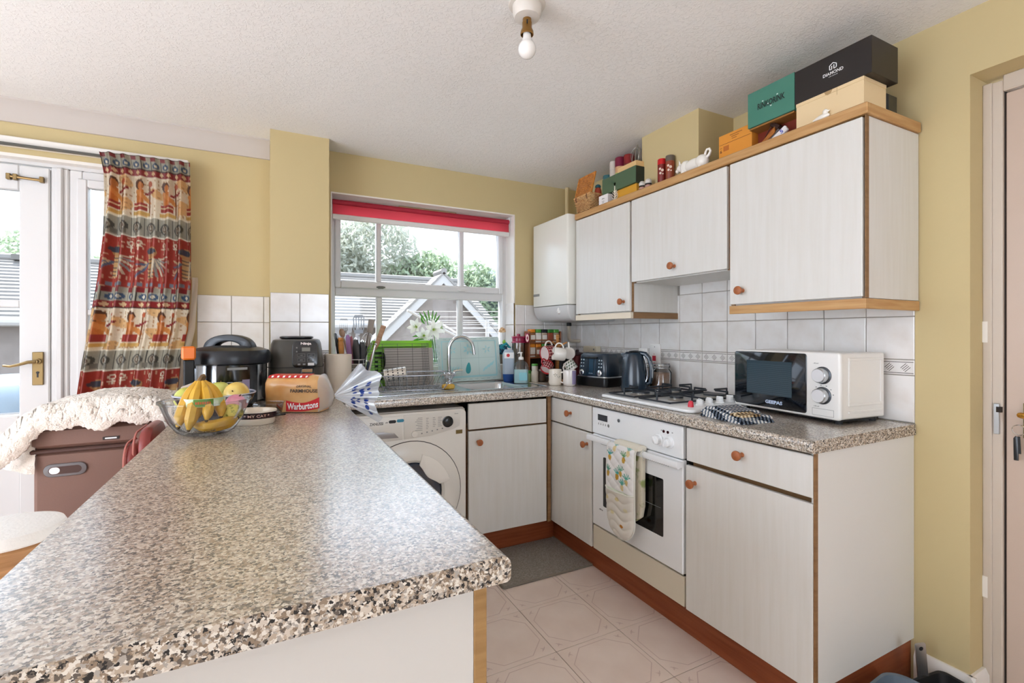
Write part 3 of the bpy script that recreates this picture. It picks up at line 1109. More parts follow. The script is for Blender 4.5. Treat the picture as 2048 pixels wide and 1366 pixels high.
p = MB(FR(1.645, 2.86, 1.492))
p.prism(rrect(.082, .017, .003, 3), 0, .001)
obj('badge', p, PRINT_G, t)
p = MB()
p.tube([(1.93, 2.94 - .028, 2.288), (1.93, 2.912, 1.977)], .014, 12)
solo('boiler_pipe', p, mat('pipe_beige', 'cdb98d', rough=.45), 'beige pipe rising from the boiler to the ceiling', 'pipe')
p = MB()
p.tube([(1.95, 2.915, 1.300), (1.95, 2.915, 1.20), (1.955, 2.913, 1.183), (1.97, 2.91, 1.176), (2.0, 2.905, 1.175), (2.036, 2.90, 1.175)], .012, 12)
pp = solo('boiler_pipe', p, mat('pipe_cream', 'cfc3ae', rough=.45), 'cream pipe bending into the tiles below the boiler', 'pipe')
obj('pipe_collar', MB().lathe([(.018, 0), (.018, .022), (.012, .026)], 14, M=T(1.95, 2.915, 1.284)), BLACKM, pp)

# ---------------------------------------------------------------- hob
t = thing('gas_hob', 'white four-burner gas hob with black pan supports left of the microwave', 'hob', (0, 0, 0.9105))
p = MB()
p.prism(rrect(.50, .585, .03, 5, 1.735, 1.655), 0, .016, .008)
obj('hotplate', p, OW, t)
CAST = mat('cast_iron', '1a2028', rough=.42)
BURN = mat('burner_alloy', '9a958d', rough=.4, metal=.7)
for (x, y, r) in ((1.640, 1.815, .043), (1.655, 1.600, .030), (1.865, 1.815, .034), (1.885, 1.585, .050)):
    p = MB().lathe([(r * 1.35, .015), (r * 1.2, .019), (r, .021), (r, .027)], 26, M=T(x, y, 0))
    b = obj('burner', p, BURN, t)
    obj('burner_cap', MB().lathe([(r * .98, .026), (r, .029), (r * .96, .034), (r * .5, .036), (0, .036)], 26, M=T(x, y, 0)), CAST, b)
def support(y0, y1):
    p = MB()
    x0, x1, z = 1.515, 1.965, .024
    q = .0042
    def bar(a, b): p.tube([a, b], q, 6)
    bar((x0, y0, z), (x0, y1, z)); bar((x1, y0, z), (x1, y1, z)); bar((x0, y0, z), (x1, y0, z)); bar((x0, y1, z), (x1, y1, z))
    ym = (y0 + y1) / 2
    zt = .052
    for cx in (1.645, 1.870):
        for (dx, dy) in ((0, 1), (0, -1), (1, 0), (-1, 0)):
            ex = cx + dx * (.112 if dx else 0)
            ey = ym + dy * ((y1 - y0) / 2)
            if dx and abs(ex - 1.757) < .02: ex = 1.757
            a = Vector((cx + dx * .028, ym + dy * .028, zt))
            b = Vector((ex, ey, zt))
            p.tube([tuple(a), tuple(b), (ex, ey, z)], .0048, 6)
    bar((1.757, y0, z), (1.757, y1, z))
    return p
obj('pan_support', support(1.722, 1.905), CAST, t)
obj('pan_support', support(1.500, 1.690), CAST, t)
for k, x in enumerate((1.625, 1.69, 1.765, 1.84)):
    p = MB().lathe([(.019, .015), (.018, .020), (.0155, .022), (.0145, .038), (.012, .040), (0, .040)], 20, M=T(x, 1.440 + .008 * k, 0))
    p.T = T(x, 1.440 + .008 * k, 0) @ rz(20 * k - 30)
    p.box(-.0035, -.014, .038, .0035, .014, .044, .0015)
    obj('control_knob', p, OW, t)
p = MB().lathe([(.012, .015), (.0115, .022), (.010, .036), (.006, .041), (0, .042)], 16, M=T(1.555, 1.425, 0))
obj('ignition_button', p, mat('button_red', 'd3263d', rough=.3), t)

# ---------------------------------------------------------------- sink and tap
t = thing('sink', 'stainless steel inset sink with a ribbed drainer under the window', 'sink', (0, 0, 0.9102))
SK = mat('sink_steel', 'c9cdd0', rough=.22, metal=1.0)
p = MB()
x0, x1, y0, y1 = 0.44, 1.475, 2.432, 2.885
bx0, bx1, by0, by1 = SX0 + .008, SX1 - .008, SY0 + .008, SY1 - .008
p.box(x0, y0, 0, bx0, y1, .005, .002)
p.box(bx1, y0, 0, x1, y1, .005, .002)
p.box(bx0, y0, 0, bx1, by0, .005, .002)
p.box(bx0, by1, 0, bx1, y1, .005, .002)
w = .004
for rim in ((x0, y0, x1, y0 + w), (x0, y1 - w, x1, y1), (x0, y0, x0 + w, y1), (x1 - w, y0, x1, y1)):
    p.box(rim[0], rim[1], .003, rim[2], rim[3], .0075, .001)
obj('deck', p, SK, t)
p = MB()
rr_ = lambda w, d, z: [(x, y, z) for x, y in rrect(w, d, .05, 5, (bx0 + bx1) / 2, (by0 + by1) / 2)]
W_, D_ = bx1 - bx0 + .004, by1 - by0 + .004
p.loft([rr_(W_, D_, .005), rr_(W_ - .012, D_ - .012, -.004), rr_(W_ - .02, D_ - .02, -.10), rr_(W_ - .06, D_ - .06, -.14)], cap0=False)
obj('bowl', p, SK, t)
p = MB()
for k in range(9):
    y = 2.50 + k * .038
    p.box(.50, y, .004, .94, y + .012, .0085, .003)
obj('drainer_ribs', p, SK, t)
t = thing('mixer_tap', 'chrome swan-neck mixer tap with two lever handles behind the sink', 'tap', (1.005, 2.842, .915))
p = MB()
p.lathe([(.026, 0), (.026, .006), (.020, .012), (.017, .05), (.021, .06), (.018, .075)], 24)
obj('base', p, CHROME, t)
p = MB()
pts = [(0, 0, .06), (-.003, 0, .13), (-.002, 0, .20)]
for k in range(13):
    a = R(180 - 15 * k * .98)
    pts.append((.078 + .080 * math.cos(a), -.010 * k / 12, .215 + .080 * math.sin(a)))
pts.append((.163, -.011, .180))
p.tube(pts, [.0115] * 4 + [.0112] * (len(pts) - 4), 14)
obj('spout', p, CHROME, t)
for sx in (-1, 1):
    p = MB()
    p.tube([(0, 0, .028), (sx * .022, 0, .052), (sx * .034, 0, .070)], [.013, .0125, .0125], 12)
    p.tube([(sx * .03, 0, .074), (sx * .052, -.002, .082), (sx * .088, -.004, .083)], [.006, .0045, .004], 8, flat=1.6)
    obj('lever', p, CHROME, t)
# ================================================================ curtain, track
solo('curtain_track', MB().box(-2.6, 2.955, 2.085, -0.372, 2.999, 2.125, .004), PAINTW, 'white curtain track board above the garden door', 'curtain track')
trk = MB().box(-2.6, 2.93, 2.078, -0.40, 2.952, 2.088, .002)
obj('rail', trk, mat('rail_shadow', '55524c', rough=.5), bpy.data.objects['curtain_track'])  # rail coloured dark as the shadow gap beneath the track board

NU, NV = 230, 330
zt, zb = 2.098, 0.12
LT = [(2.10, -.722), (2.06, -.714), (2.0, -.706), (1.9, -.706), (1.7, -.716), (1.5, -.735), (1.3, -.762), (1.1, -.790), (.95, -.808), (.1, -.86)]
RT = [(2.10, -.358), (1.9, -.352), (1.7, -.350), (1.48, -.348), (1.25, -.362), (1.10, -.392), (.95, -.405), (.1, -.42)]
def itp(tab, z):
    for (a, va), (b, vb) in zip(tab[:-1], tab[1:]):
        if a >= z >= b:
            return va + (vb - va) * (a - z) / (a - b)
    return tab[0][1] if z > tab[0][0] else tab[-1][1]
def curtain_pt(u, v):
    z = zt + (zb - zt) * v
    l, r = itp(LT, z), itp(RT, z)
    nf = 6.5
    ph = u + 0.012 * math.sin(7 * u + 3 * v)
    s = math.sin(2 * math.pi * nf * ph)
    amp = 0.012 + 0.038 * min(1, v * 5)
    fold = s + 0.35 * math.sin(4 * math.pi * nf * ph + 2.1 * v + 1)
    x = l + (r - l) * (u + 0.010 * math.sin(2 * math.pi * nf * ph + 1.2) * min(1, v * 6))
    y = 2.915 + amp * fold * (.7 + .3 * math.sin(5 * u + 2)) - .012 * math.sin(3.2 * v + u * 2)
    return (x, y, z)
mb = MB().grid(curtain_pt, NU, NV)
cur = solo('curtain', mb, sheet_mat('curtain_cloth', 'ffffff', transl=.6, attr='paint', gloss=.05, rough=.45), 'gathered red and cream curtain with an ancient Egyptian print beside the garden door', 'curtain', ang=180)
# printed pattern, laid out in metres along the cloth (a) and down it (d)
jj, ii = np.mgrid[0:NV + 1, 0:NU + 1]
A = (ii / NU * 0.80 / 1.75).ravel()
D = (jj / NV * (zt - zb)).ravel()
cols = np.tile(lin3('d6c4a8'), (A.size, 1))
def paint(mask, h): cols[mask] = lin3(h)
def el(ca, cd, ra, rd, aa=None): 
    a = AP if aa is None else aa
    return ((a - ca) / ra) ** 2 + ((DD - cd) / rd) ** 2 < 1
def rc(a0, a1, d0, d1): return (AP > a0) & (AP < a1) & (DD > d0) & (DD < d1)
def seg(p, q, w):
    pa, pd = AP - p[0], DD - p[1]
    ba, bd = q[0] - p[0], q[1] - p[1]
    h = np.clip((pa * ba + pd * bd) / (ba * ba + bd * bd), 0, 1)
    return (pa - ba * h) ** 2 + (pd - bd * h) ** 2 < w * w
PER = 0.645
def band(d0, d1): return (DD >= d0) & (DD < d1)
for off in (-0.58 + .0, 0.065, 0.71, 1.355):
    DD = D - off
    # border strips at the head of each repeat
    AP = A % 0.05
    b = band(-0.065, -0.042); paint(b, '9e9683'); paint(b & (((A * 40).astype(int)) % 2 == 0), '7e2a2c')
    b = band(-0.042, 0.0); paint(b, 'a5a08f')
    paint(b & ((((AP - .025) / .017) ** 2 + ((DD + .021) / .015) ** 2) < 1), '44566e')
    paint(b & ((((AP - .025) / .007) ** 2 + ((DD + .021) / .007) ** 2) < 1), 'd9cdb4')
    paint(b & (np.abs(AP) < .003), '2d2a2a')
    b = band(0.0, 0.034); paint(b, '8c2f2f')
    paint(b & ((np.abs((A % .04) - .02) + np.abs(DD - .017)) < .012), 'd8b98e')
    paint((np.abs(DD) < .002) | (np.abs(DD - .034) < .002), '3a2a28')
    # cream band with seated figures
    b = band(0.034, 0.236); paint(b, 'e0d2ba')
    AP = A % 0.135
    paint(el(.05, .075, .022, .026), '5b3a2a')
    paint(el(.056, .082, .014, .018), 'c07a44')
    paint(rc(.035, .07, .10, .17), 'c4783c')
    paint(seg((.04, .11), (.10, .16), .010) & b, 'd08d4e')
    paint(rc(.02, .085, .165, .20), '9c3c34')
    paint(rc(.02, .085, .178, .183), 'd9c49c')
    paint(seg((.10, .07), (.10, .22), .0045) & b, '7d4a2c')
    paint(el(.105, .066, .012, .014), 'b05a3a')
    paint(rc(.015, .10, .205, .225), 'c9a05c')
    paint(seg((.08, .12), (.125, .10), .006) & b, '8b2e30')
    # scroll band
    b = band(0.236, 0.33); paint(b, 'a79f8e')
    AP = A % 0.07
    q = np.hypot(AP - .035, DD - .285)
    paint(b & (np.abs(q - .024) < .004), '57524a')
    paint(b & (np.abs(q - .012) < .003), '6b5140')
    paint(b & (np.abs(AP) < .0025), '4a4640')
    paint((np.abs(DD - .236) < .002) | (np.abs(DD - .33) < .003), 'e5dcc8')
    paint(band(.30, .322) & (((A * 55).astype(int)) % 3 == 0), '7b7468')
    # red band with winged figures
    b = band(0.333, 0.58); paint(b, 'a04034')
    AP = A % 0.17
    for k, (cx, cd) in enumerate(((.025, .362), (.145, .366))):
        qq = np.hypot(AP - cx, DD - cd)
        paint(b & (np.abs(qq - .010) < .0032), 'd9c9ae')
        paint(b & rc(cx - .0025, cx + .0025, cd + .01, cd + .038), 'd9c9ae')
        paint(b & rc(cx - .013, cx + .013, cd + .016, cd + .021), 'd9c9ae')
    paint(b & el(.085, .405, .024, .030), 'b78a5b')
    paint(b & el(.080, .398, .026, .016), '4a4a52')
    paint(b & rc(.068, .102, .43, .53), 'c29a68')
    for k in range(6): paint(b & rc(.066, .104, .435 + k * .017, .440 + k * .017), '5d4a48')
    for k in range(7):
        a = R(18 * k - 10)
        paint(b & seg((.10, .44), (.10 + .065 * math.cos(a), .44 + .085 * math.sin(a)), .0042), '8e8a84' if k % 2 else 'cfc0a4')
    for k in range(4):
        paint(b & seg((.065, .46), (.02, .44 + .03 * k), .0045), '5a6478' if k % 2 else 'c9ae88')
    paint(b & rc(.005, .16, .553, .572) & (((A * 70).astype(int)) % 2 == 0), '7a7f86')
# little glyphs scattered over the ground between the figures
CX, CY = 0.0145, 0.021
ci, cj = np.floor(A / CX).astype(int), np.floor(D / CY).astype(int)
hsh = ((ci * 73856093) ^ (cj * 19349663)) % 1000 / 1000.0
fa, fd = A / CX - ci - .5, D / CY - cj - .5
base_c, base_r = lin3('e0d2ba'), lin3('a04034')
is_c = np.abs(cols - base_c).sum(1) < 1e-4
is_r = np.abs(cols - base_r).sum(1) < 1e-4
bar = ((np.abs(fa) < .14) & (np.abs(fd) < .34) & (hsh < .22)) | ((np.abs(fd) < .10) & (np.abs(fa) < .36) & (hsh > .22) & (hsh < .42)) | ((fa ** 2 + fd ** 2 < .05) & (hsh > .42) & (hsh < .55))
cols[is_c & bar] = lin3('b08a62')
cols[is_r & bar & (hsh < .34)] = lin3('c9a284')
wash = (np.sin(A * 31 + 2 * np.sin(D * 19)) * np.sin(D * 27 + A * 11) > .55)
cols[is_c & wash & ~bar] = lin3('d9b07c')
DD = D
hd_ = D < 0.004
paint(hd_, '3b302c')
cols *= (0.94 + 0.12 * np.random.RandomState(3).rand(A.size))[:, None]
set_cols(cur, cols)

# pale lining edge of the curtain at its right side
ln = MB().grid(lambda u, v: (itp(RT, 1.52 - .6 * v) - .006 + .026 * u, 2.95 + .006 * math.sin(9 * v + 3 * u), 1.52 - .6 * v), 6, 30)
obj('lining', ln, sheet_mat('lining_cloth', 'd8cbb8', transl=.3), cur, ang=180)

# ================================================================ storage ottoman, blanket, chairs, stool
OTT = mat('brown_leatherette', '7b5c50', rough=.5, bump=(180, .12, .002))
t = thing('storage_ottoman', 'brown leatherette storage box with a lid and an oval grip under the fleece blanket', 'storage box', (-0.5625, 2.55, 0))
p = MB()
p.box(-.207, -.20, 0, .207, .20, .79, .012)
obj('body', p, OTT, t)
p = MB()
p.box(-.213, -.208, .80, .213, .208, .885, .016)
lid = obj('lid', p, OTT, t)
p = MB()
p.box(-.214, -.2095, .787, .214, .2095, .802, .004)
obj('lid_seam', p, mat('seam_brown', '4e332b', rough=.6), t)
M = FB(-.115, -.2005, .722)
p = MB(M)
p.prism(rrect(.125, .048, .0235, 8), 0, .007, .004)
g = obj('grip_plate', p, mat('grip_plate_grey', '6f6b6c', rough=.35), t)
p = MB(M)
p.prism(rrect(.095, .028, .0138, 8), .006, .0075)
obj('grip_opening', p, mat('grip_opening_brown', '4a322b', rough=.7), g)
p = MB(M)
p.prism(rrect(.030, .024, .0118, 8, -.030), .0072, .0085)
obj('grip_light', p, PRINT_W, g)
p = MB(FB(.02, -.2085, .828))
p.prism(rrect(.05, .012, .002, 3), 0, .002)
obj('lid_tab', p, mat('tab_dark', '2e2523', rough=.5), lid)
p = MB(FB(.02, -.2105, .828))
p.prism(rrect(.036, .005, .001, 3), 0, .001)
obj('lid_tab_mark', p, PRINT_W, lid)

def blanket_pt(u, v):
    # u left to right, v front bottom edge over the top to the back
    x = -0.875 + 0.555 * u
    side = max(0.0, (0.19 - u) / 0.19)
    top = 0.905 + 0.05 * math.sin(math.pi * min(1, max(0, (u - .08) / .9))) + .03 * u
    if v < 0.16:
        y = 2.325 - .010 * math.sin(v / .16 * math.pi); z = top - .082 + .08 * (v / .16)
    else:
        y = 2.325 + (v - .16) / .84 * 0.42
        z = top + 0.012 * math.sin((v - .16) * 5)
    z -= side ** 1.3 * 0.105
    if v < .16: z -= .014 * math.sin(u * 14) - .010 * math.sin(u * 31)
    n = noise.noise(Vector((x * 11, y * 11, z * 6)))
    n2 = noise.noise(Vector((x * 34, y * 34, z * 30)))
    n3 = noise.noise(Vector((x * 130, y * 130, z * 130)))
    d = .009 * n + .0045 * n2 + .0045 * n3
    return (x + .3 * d, y - (.7 * d if v < .2 else .2 * d), z + d)
p = MB().grid(blanket_pt, 150, 90)
FLE = mat('cream_fleece', 'f0e6da', rough=1.0, spec=.05, sheen=.5, bump=(170, .9, .006))
bl = solo('fleece_blanket', p, FLE, 'fluffy cream fleece blanket thrown over the brown storage box', 'blanket', ang=180)
md = bl.modifiers.new('thick', 'SOLIDIFY')
md.thickness = .018
md.offset = 1
def hang_pt(u, v):
    x = -.862 + .10 * u
    z = .838 - .10 * v - .02 * u * v
    y = 2.36 + .03 * math.sin(u * 3 + v * 2) + .2 * u * 0
    n = noise.noise(Vector((x * 40, y * 30, z * 40))) * .006
    return (x + n, y + n, z)
obj('hanging_corner', MB().grid(hang_pt, 24, 24), FLE, bl, ang=180)

RED = mat('red_leather', '80302a', rough=.35, spec=.5)
DKW = wood_mat('chair_wood', '5a3420', '472616')
def red_chair(x, y, ztop, label):
    t = thing('dining_chair', label, 'chair', (x, y, 0), -90)
    for sx in (-.12, .12):
        for sy in (-.17, .17):
            obj('leg', MB().box(sx - .018, sy - .018, 0, sx + .018, sy + .018, .42, .003), DKW, t)
    obj('seat', MB().prism(rrect(.30, .42, .04, 4), .42, .48, .02), RED, t)
    b = MB(ax((.10, .17, .5), (1, 0, 0), (0, 0, 1)))
    b.prism(rrect(.28, ztop - .5, .07, 8, -.10, (ztop - .5) / 2), 0, .04, .016)
    obj('backrest', b, RED, t)
    for sx in (-.11, .11):
        obj('back_post', MB().box(sx - .015, .155, .42, sx + .015, .185, .62, .003), DKW, t)
    b = MB(ax((.10, .1195, .5), (1, 0, 0), (0, 0, 1)))
    pts = [(x_, y_, .002) for x_, y_ in rrect(.25, ztop - .53, .06, 8, -.10, (ztop - .5) / 2)]
    b.tube(pts, .0035, 6, closed=True)
    obj('piping', b, mat('piping_pink', 'b06a60', rough=.5), t)
red_chair(-.530, 2.160, .900, 'red leather dining chair backed against the peninsula before the storage box')
cu_ = MB(ax((0, 0, 0), (0, 1, 0), (0, 0, 1)))
cu_.prism(rrect(.20, .365, .06, 8, 0, .1825), -.018, .018, .014)
cu_ = solo('red_cushion', cu_, RED, 'red leather cushion with pale piping standing on the red chair', 'cushion', loc=(-.418, 2.125, .484))
pb = MB()
pb.tube([(-.018, x_, y_) for x_, y_ in rrect(.203, .368, .06, 8, 0, .1825)], .0035, 6, closed=True)
obj('piping', pb, mat('piping_pink', 'b06a60', rough=.5), cu_)

t = thing('stool', 'round wooden stool with a pale padded seat at the left edge of the peninsula', 'stool', (-0.578, 1.618, 0))
OAK = wood_mat('stool_oak', 'b98a5c', '8f6238', scale=(4, 4, 60))
p = MB().lathe([(.0, .645), (.094, .645), (.102, .654), (.105, .67), (.105, .715), (.100, .722), (0, .722)], 48)
obj('seat', p, OAK, t)
p = MB().lathe([(.104, .7225), (.110, .728), (.111, .742), (.106, .752), (.09, .757), (0, .757)], 48)
obj('seat_pad', p, mat('pad_white', 'e6e4e0', rough=.9, bump=(120, .5, .003)), t)
for k in range(4):
    a = R(45 + 90 * k)
    obj('leg', MB().tube([(.07 * math.cos(a), .07 * math.sin(a), .646), (.15 * math.cos(a), .15 * math.sin(a), 0)], [.015, .013], 10), OAK, t)
for k in range(4):
    a, b_ = R(45 + 90 * k), R(135 + 90 * k)
    obj('stretcher', MB().tube([(.123 * math.cos(a), .123 * math.sin(a), .22), (.123 * math.cos(b_), .123 * math.sin(b_), .22)], .010, 8), OAK, t)

# ================================================================ on the peninsula
WT = 0.9105
# ---- pressure cooker
t = thing('pressure_cooker', 'round electric pressure cooker, black lid with arched handle over a steel body', 'pressure cooker', (-0.153, 2.452, WT), -27)
p = MB().lathe([(.128, 0), (.138, .006), (.142, .02), (.142, .03)], 44)
obj('base', p, BLACK, t)
p = MB().lathe([(.144, .03), (.146, .04), (.146, .186), (.144, .190)], 48)
obj('body', p, mat('cooker_steel', 'a9acb0', rough=.16, metal=1.0), t)
LIDB = mat('lid_black', '1b1f26', rough=.32)
p = MB().lathe([(.150, .186), (.160, .192), (.162, .205), (.160, .232), (.152, .246), (.12, .258), (.07, .266), (0, .268)], 48)
lid = obj('lid', p, LIDB, t)
p = MB(ax((0, 0, .235), (1, 0, 0), (0, 0, 1)))
out_, in_ = [], []
for k in range(17):
    a = math.pi * k / 16
    out_.append((.108 * math.cos(a), .012 + .068 * math.sin(a) ** .8))
    in_.append((.060 * math.cos(a), .012 + .038 * math.sin(a) ** .8 if 0 < k < 16 else .012))
p.prism(out_ + list(reversed(in_)), -.024, .024, .006)
obj('lid_handle', p, LIDB, lid)
p = MB().lathe([(.014, .252), (.014, .276), (.020, .278), (.020, .290), (.014, .294), (0, .294)], 18, M=T(-.098, .04, 0))
obj('steam_valve', p, BLACK, lid)
p = MB()
for a0 in (200,):
    for k in range(6):
        a, b_ = R(a0 + 5 * k), R(a0 + 5 * k + 5)
        p.loft([[(.156 * math.cos(q), .156 * math.sin(q), .178), (.172 * math.cos(q), .172 * math.sin(q), .178), (.172 * math.cos(q), .172 * math.sin(q), .198), (.156 * math.cos(q), .156 * math.sin(q), .198)] for q in (a, b_)])
obj('side_grip', p, BLACK, t)
p = MB()
rings = []
for k in range(9):
    q = R(-78 + 60 * k / 8)
    c, s_ = math.cos(q), math.sin(q)
    rings.append([(.144 * c, .144 * s_, .012), (.153 * c, .153 * s_, .012), (.155 * c, .155 * s_, .185), (.144 * c, .144 * s_, .185)])
p.loft(rings)
cpn = obj('control_panel', p, mat('panel_black', '0b0d10', rough=.12, spec=.7), t)
p = MB()
for k in range(4):
    for j in range(2):
        q = R(-60 + 15 * j)
        Mq = ax((.1552 * math.cos(q), .1552 * math.sin(q), .05 + .022 * k), (-math.sin(q), math.cos(q), 0), (0, 0, 1))
        p.rect(0, 0, .022, .004, Mq, .001)
q = R(-50)
Mq = ax((.1558 * math.cos(q), .1558 * math.sin(q), .172), (-math.sin(q), math.cos(q), 0), (0, 0, 1))
p.rect(0, 0, .075, .010, Mq, .001)
obj('panel_print', p, PRINT_G, cpn)
q = R(-38)
p = MB().rect(0, 0, .03, .05, ax((.1562 * math.cos(q), .1562 * math.sin(q), .10), (-math.sin(q), math.cos(q), 0), (0, 0, 1)), .001)
obj('panel_sticker', p, mat('sticker_lilac', '9a8fa8', rough=.4), cpn)

# ---- air fryer
t = thing('air_fryer', 'dark grey air fryer with a control panel in front of the tiled pier', 'air fryer', (0.124, 2.608, WT), -6)
FRY = mat('fryer_grey', '46443f', rough=.3, spec=.5)
secs = [(0, .222, .27), (.02, .236, .29), (.10, .246, .30), (.20, .241, .295), (.272, .220, .27), (.288, .207, .25), (.292, .18, .22)]
p = MB()
p.loft([[(x, y, z) for x, y in rrect(w, d, .075, 8)] for z, w, d in secs])
body = obj('body', p, FRY, t)
p = MB()
p.loft([[(x, y, z) for x, y in rrect(w, d, .05, 8)] for z, w, d in ((.292, .13, .15), (.298, .15, .17), (.304, .15, .17), (.307, .13, .15))])
obj('top_vent', p, BLACK, t)
p = MB()
p.loft([[(x, y, z) for x, y in rrect(w, d, .077, 8)] for z, w, d in ((.158, .2485, .3035), (.1615, .2485, .3035))])
obj('drawer_seam', p, BLACKM, t)
Mf = ax((.044, -.1478, .222), (1, 0, 0), (0, .10, 1))
p = MB(Mf)
p.prism(rrect(.112, .125, .022, 6), -.035, .006, .003)
cpn = obj('control_panel', p, mat('fryer_panel', '1d1d20', rough=.18, spec=.6), t)
p = MB()
p.text('Ninja', .046, .015, Mf @ T(.004, .048, .0065), bold=.03)
obj('lettering', p, mat('ninja_print', 'e9dcd8', rough=.4), cpn)
p = MB()
p.rect(.004, .022, .036, .018, Mf, .0068)
obj('display', p, mat('fryer_display', '77766e', rough=.2), cpn)
p = MB()
for r_ in range(2):
    for c_ in range(2):
        x, y = -.016 + .042 * c_, -.006 - .022 * r_
        for (a, b_, w, h) in ((0, .0075, .032, .0012), (0, -.0075, .032, .0012), (-.0155, 0, .0012, .015), (.0155, 0, .0012, .015)):
            p.rect(x + a, y + b_, w, h, Mf, .0068)
        p.rect(x, y, .012, .003, Mf, .0068)
for k in range(2): p.rect(-.026 + .022 * k, -.048, .012, .008, Mf, .0068)
for k in range(2): p.rect(-.036, .03 - .018 * k, .006, .006, Mf, .0068)
obj('key_print', p, mat('key_grey', '6f6d6a', rough=.4), cpn)
p = MB()
p.rect(.026, -.048, .028, .013, Mf, .0068)
obj('power_key', p, mat('key_light', 'c7c4c2', rough=.4), cpn)
p = MB(ax((.055, -.155, .115), (1, 0, 0), (0, 0, 1)))
p.prism(rrect(.055, .085, .012, 4), -.02, .05, .006)
obj('drawer_handle', p, BLACK, t)
p = MB(ax((.055, -.2055, .148), (1, 0, 0), (0, 0, 1)))
p.prism(rrect(.045, .014, .003, 3), 0, .001)
obj('handle_trim', p, CHROME, t)

# ---- orange-topped box and cream card
t = thing('orange_lidded_caddy', 'slim black caddy with an orange lid behind the fruit, beside the pressure cooker', 'caddy', (-0.287, 2.285, WT), 10)
obj('body', MB().box(-.016, -.02, 0, .02, .03, .215, .004), BLACKM, t)
obj('lid', MB().box(-.023, -.026, .215, .024, .034, .268, .006), mat('orange_plastic', 'e5741b', rough=.35), t)
p = MB()
p.loft([[(-.024, -.034, .0), (.02, -.036, .0), (.02, -.030, .0), (-.024, -.028, .0)], [(-.026, -.036, .11), (.024, -.038, .13), (.024, -.034, .13), (-.026, -.032, .11)]])
obj('card_sleeve', p, mat('card_cream', 'd8cbbf', rough=.7), t)

# ---- blue bowl with fruit
t = thing('fruit_bowl', 'dark blue glazed bowl of apples behind the glass bowl', 'bowl', (-0.178, 2.085, WT))
p = MB().lathe([(.055, 0), (.060, .004), (.085, .02), (.118, .06), (.134, .095), (.131, .098), (.128, .094), (.112, .06), (.08, .024), (.05, .012), (0, .010)], 40)
obj('glazed_body', p, mat('blue_glaze', '23283f', rough=.12, spec=.6), t)
obj('rim', MB().tube([(.132 * math.cos(2 * math.pi * k / 40), .132 * math.sin(2 * math.pi * k / 40), .097) for k in range(40)], .003, 6, closed=True), mat('rim_pale', 'b9bccb', rough=.2), t)
GAP = mat('green_apple', 'bfc255', rough=.3, spec=.5, var=('d2cf78', 14., .4, .7))
YAP = mat('yellow_pear_skin', 'd9b04c', rough=.35, spec=.5, var=('e4cf7e', 8., .35, .6))
STEM = mat('fruit_stem', '5b3a1c', rough=.7)
def apple(name, r, loc, mt, label, rot=(0, 0, 0), cat='apple', group=None):
    prof = []
    for k in range(15):
        a = math.pi * k / 14
        rr = math.sin(a) * (1 + .06 * math.cos(a))
        zz = -math.cos(a) * .92
        if k > 11: zz -= .10 * (k - 11) / 3 * (k - 11) / 3 * 1.3
        if k < 2: zz += .06 * (2 - k)
        prof.append((r * rr, r * zz))
    t = solo(name, MB().lathe(prof, 24), mt, label, cat, loc=loc, ang=180, group=group)
    t.rotation_euler = tuple(R(a) for a in rot)
    obj('stem', MB().tube([(0, 0, r * .66), (.002, 0, r * .86), (.004, 0, r * 1.0)], .0022, 6), STEM, t)
    return t
apple('green_apple', .042, (-.262, 2.06, WT + .088), GAP, 'green apple at the left in the blue bowl, half behind the banana stalk', (20, 10, 0))
apple('green_apple', .041, (-.168, 2.135, WT + .098), GAP, 'green apple at the back centre of the blue bowl', (-15, 0, 0))
apple('green_apple', .034, (-.158, 2.050, WT + .072), GAP, 'small pale green apple low in the middle of the blue bowl', (5, 20, 0))
apple('yellow_apple', .043, (-.108, 2.035, WT + .098), YAP, 'golden apple with a dark stalk end facing out of the blue bowl', (70, 0, -20))

# ---- glass bowl with bananas
t = thing('glass_bowl', 'clear glass mixing bowl full of bananas at the peninsula edge', 'bowl', (-0.180, 1.812, WT))
p = MB().lathe([(.0, .001), (.062, .001), (.080, .010), (.102, .042), (.117, .082), (.124, .100), (.130, .103), (.130, .108), (.122, .108), (.115, .098), (.110, .080), (.096, .045), (.074, .016), (.05, .008), (0, .008)], 56)
obj('vessel', p, glass_mat('bowl_glass', (0.955, 0.972, 0.975, 1), refl=.75, base=.03), t)
BAN = mat('banana_skin', 'cc9c2d', rough=.42, var=('c48f22', 9., .4, .75))
BANT = mat('banana_tip', '4a3517', rough=.7)
def banana(parent, pts, r=.0175, name='banana'):
    pts = [Vector(q) for q in pts]
    P = []
    n = 14
    for k in range(n + 1):
        f = k / n
        a, b_, c_ = pts
        P.append(a * (1 - f) ** 2 + b_ * 2 * f * (1 - f) + c_ * f * f)
    rad = [r * (.42 if k == 0 else .55 if k == 1 else min(1, .45 + .16 * k) if k < n - 3 else [1, .85, .6, .32][k - (n - 3)]) for k in range(n + 1)]
    o = obj(name, MB().tube([tuple(q) for q in P], rad, 7), BAN, parent, ang=50)
    d = (P[-1] - P[-2]).normalized()
    obj('tip', MB().tube([tuple(P[-1] - d * .002), tuple(P[-1] + d * .006)], [r * .34, r * .22], 7), BANT, o)
    return o
t = thing('banana_bunch', 'bunch of ripe bananas standing stalk up in the glass bowl with a green label band', 'bananas', (-0.186, 1.806, WT + .004))
top = Vector((-.008, .006, .168))
banana(t, [top + Vector((-.010, -.004, -.006)), (-.054, -.03, .095), (-.060, -.052, .030)])
banana(t, [top + Vector((-.004, -.006, -.006)), (-.022, -.052, .09), (-.032, -.066, .022)])
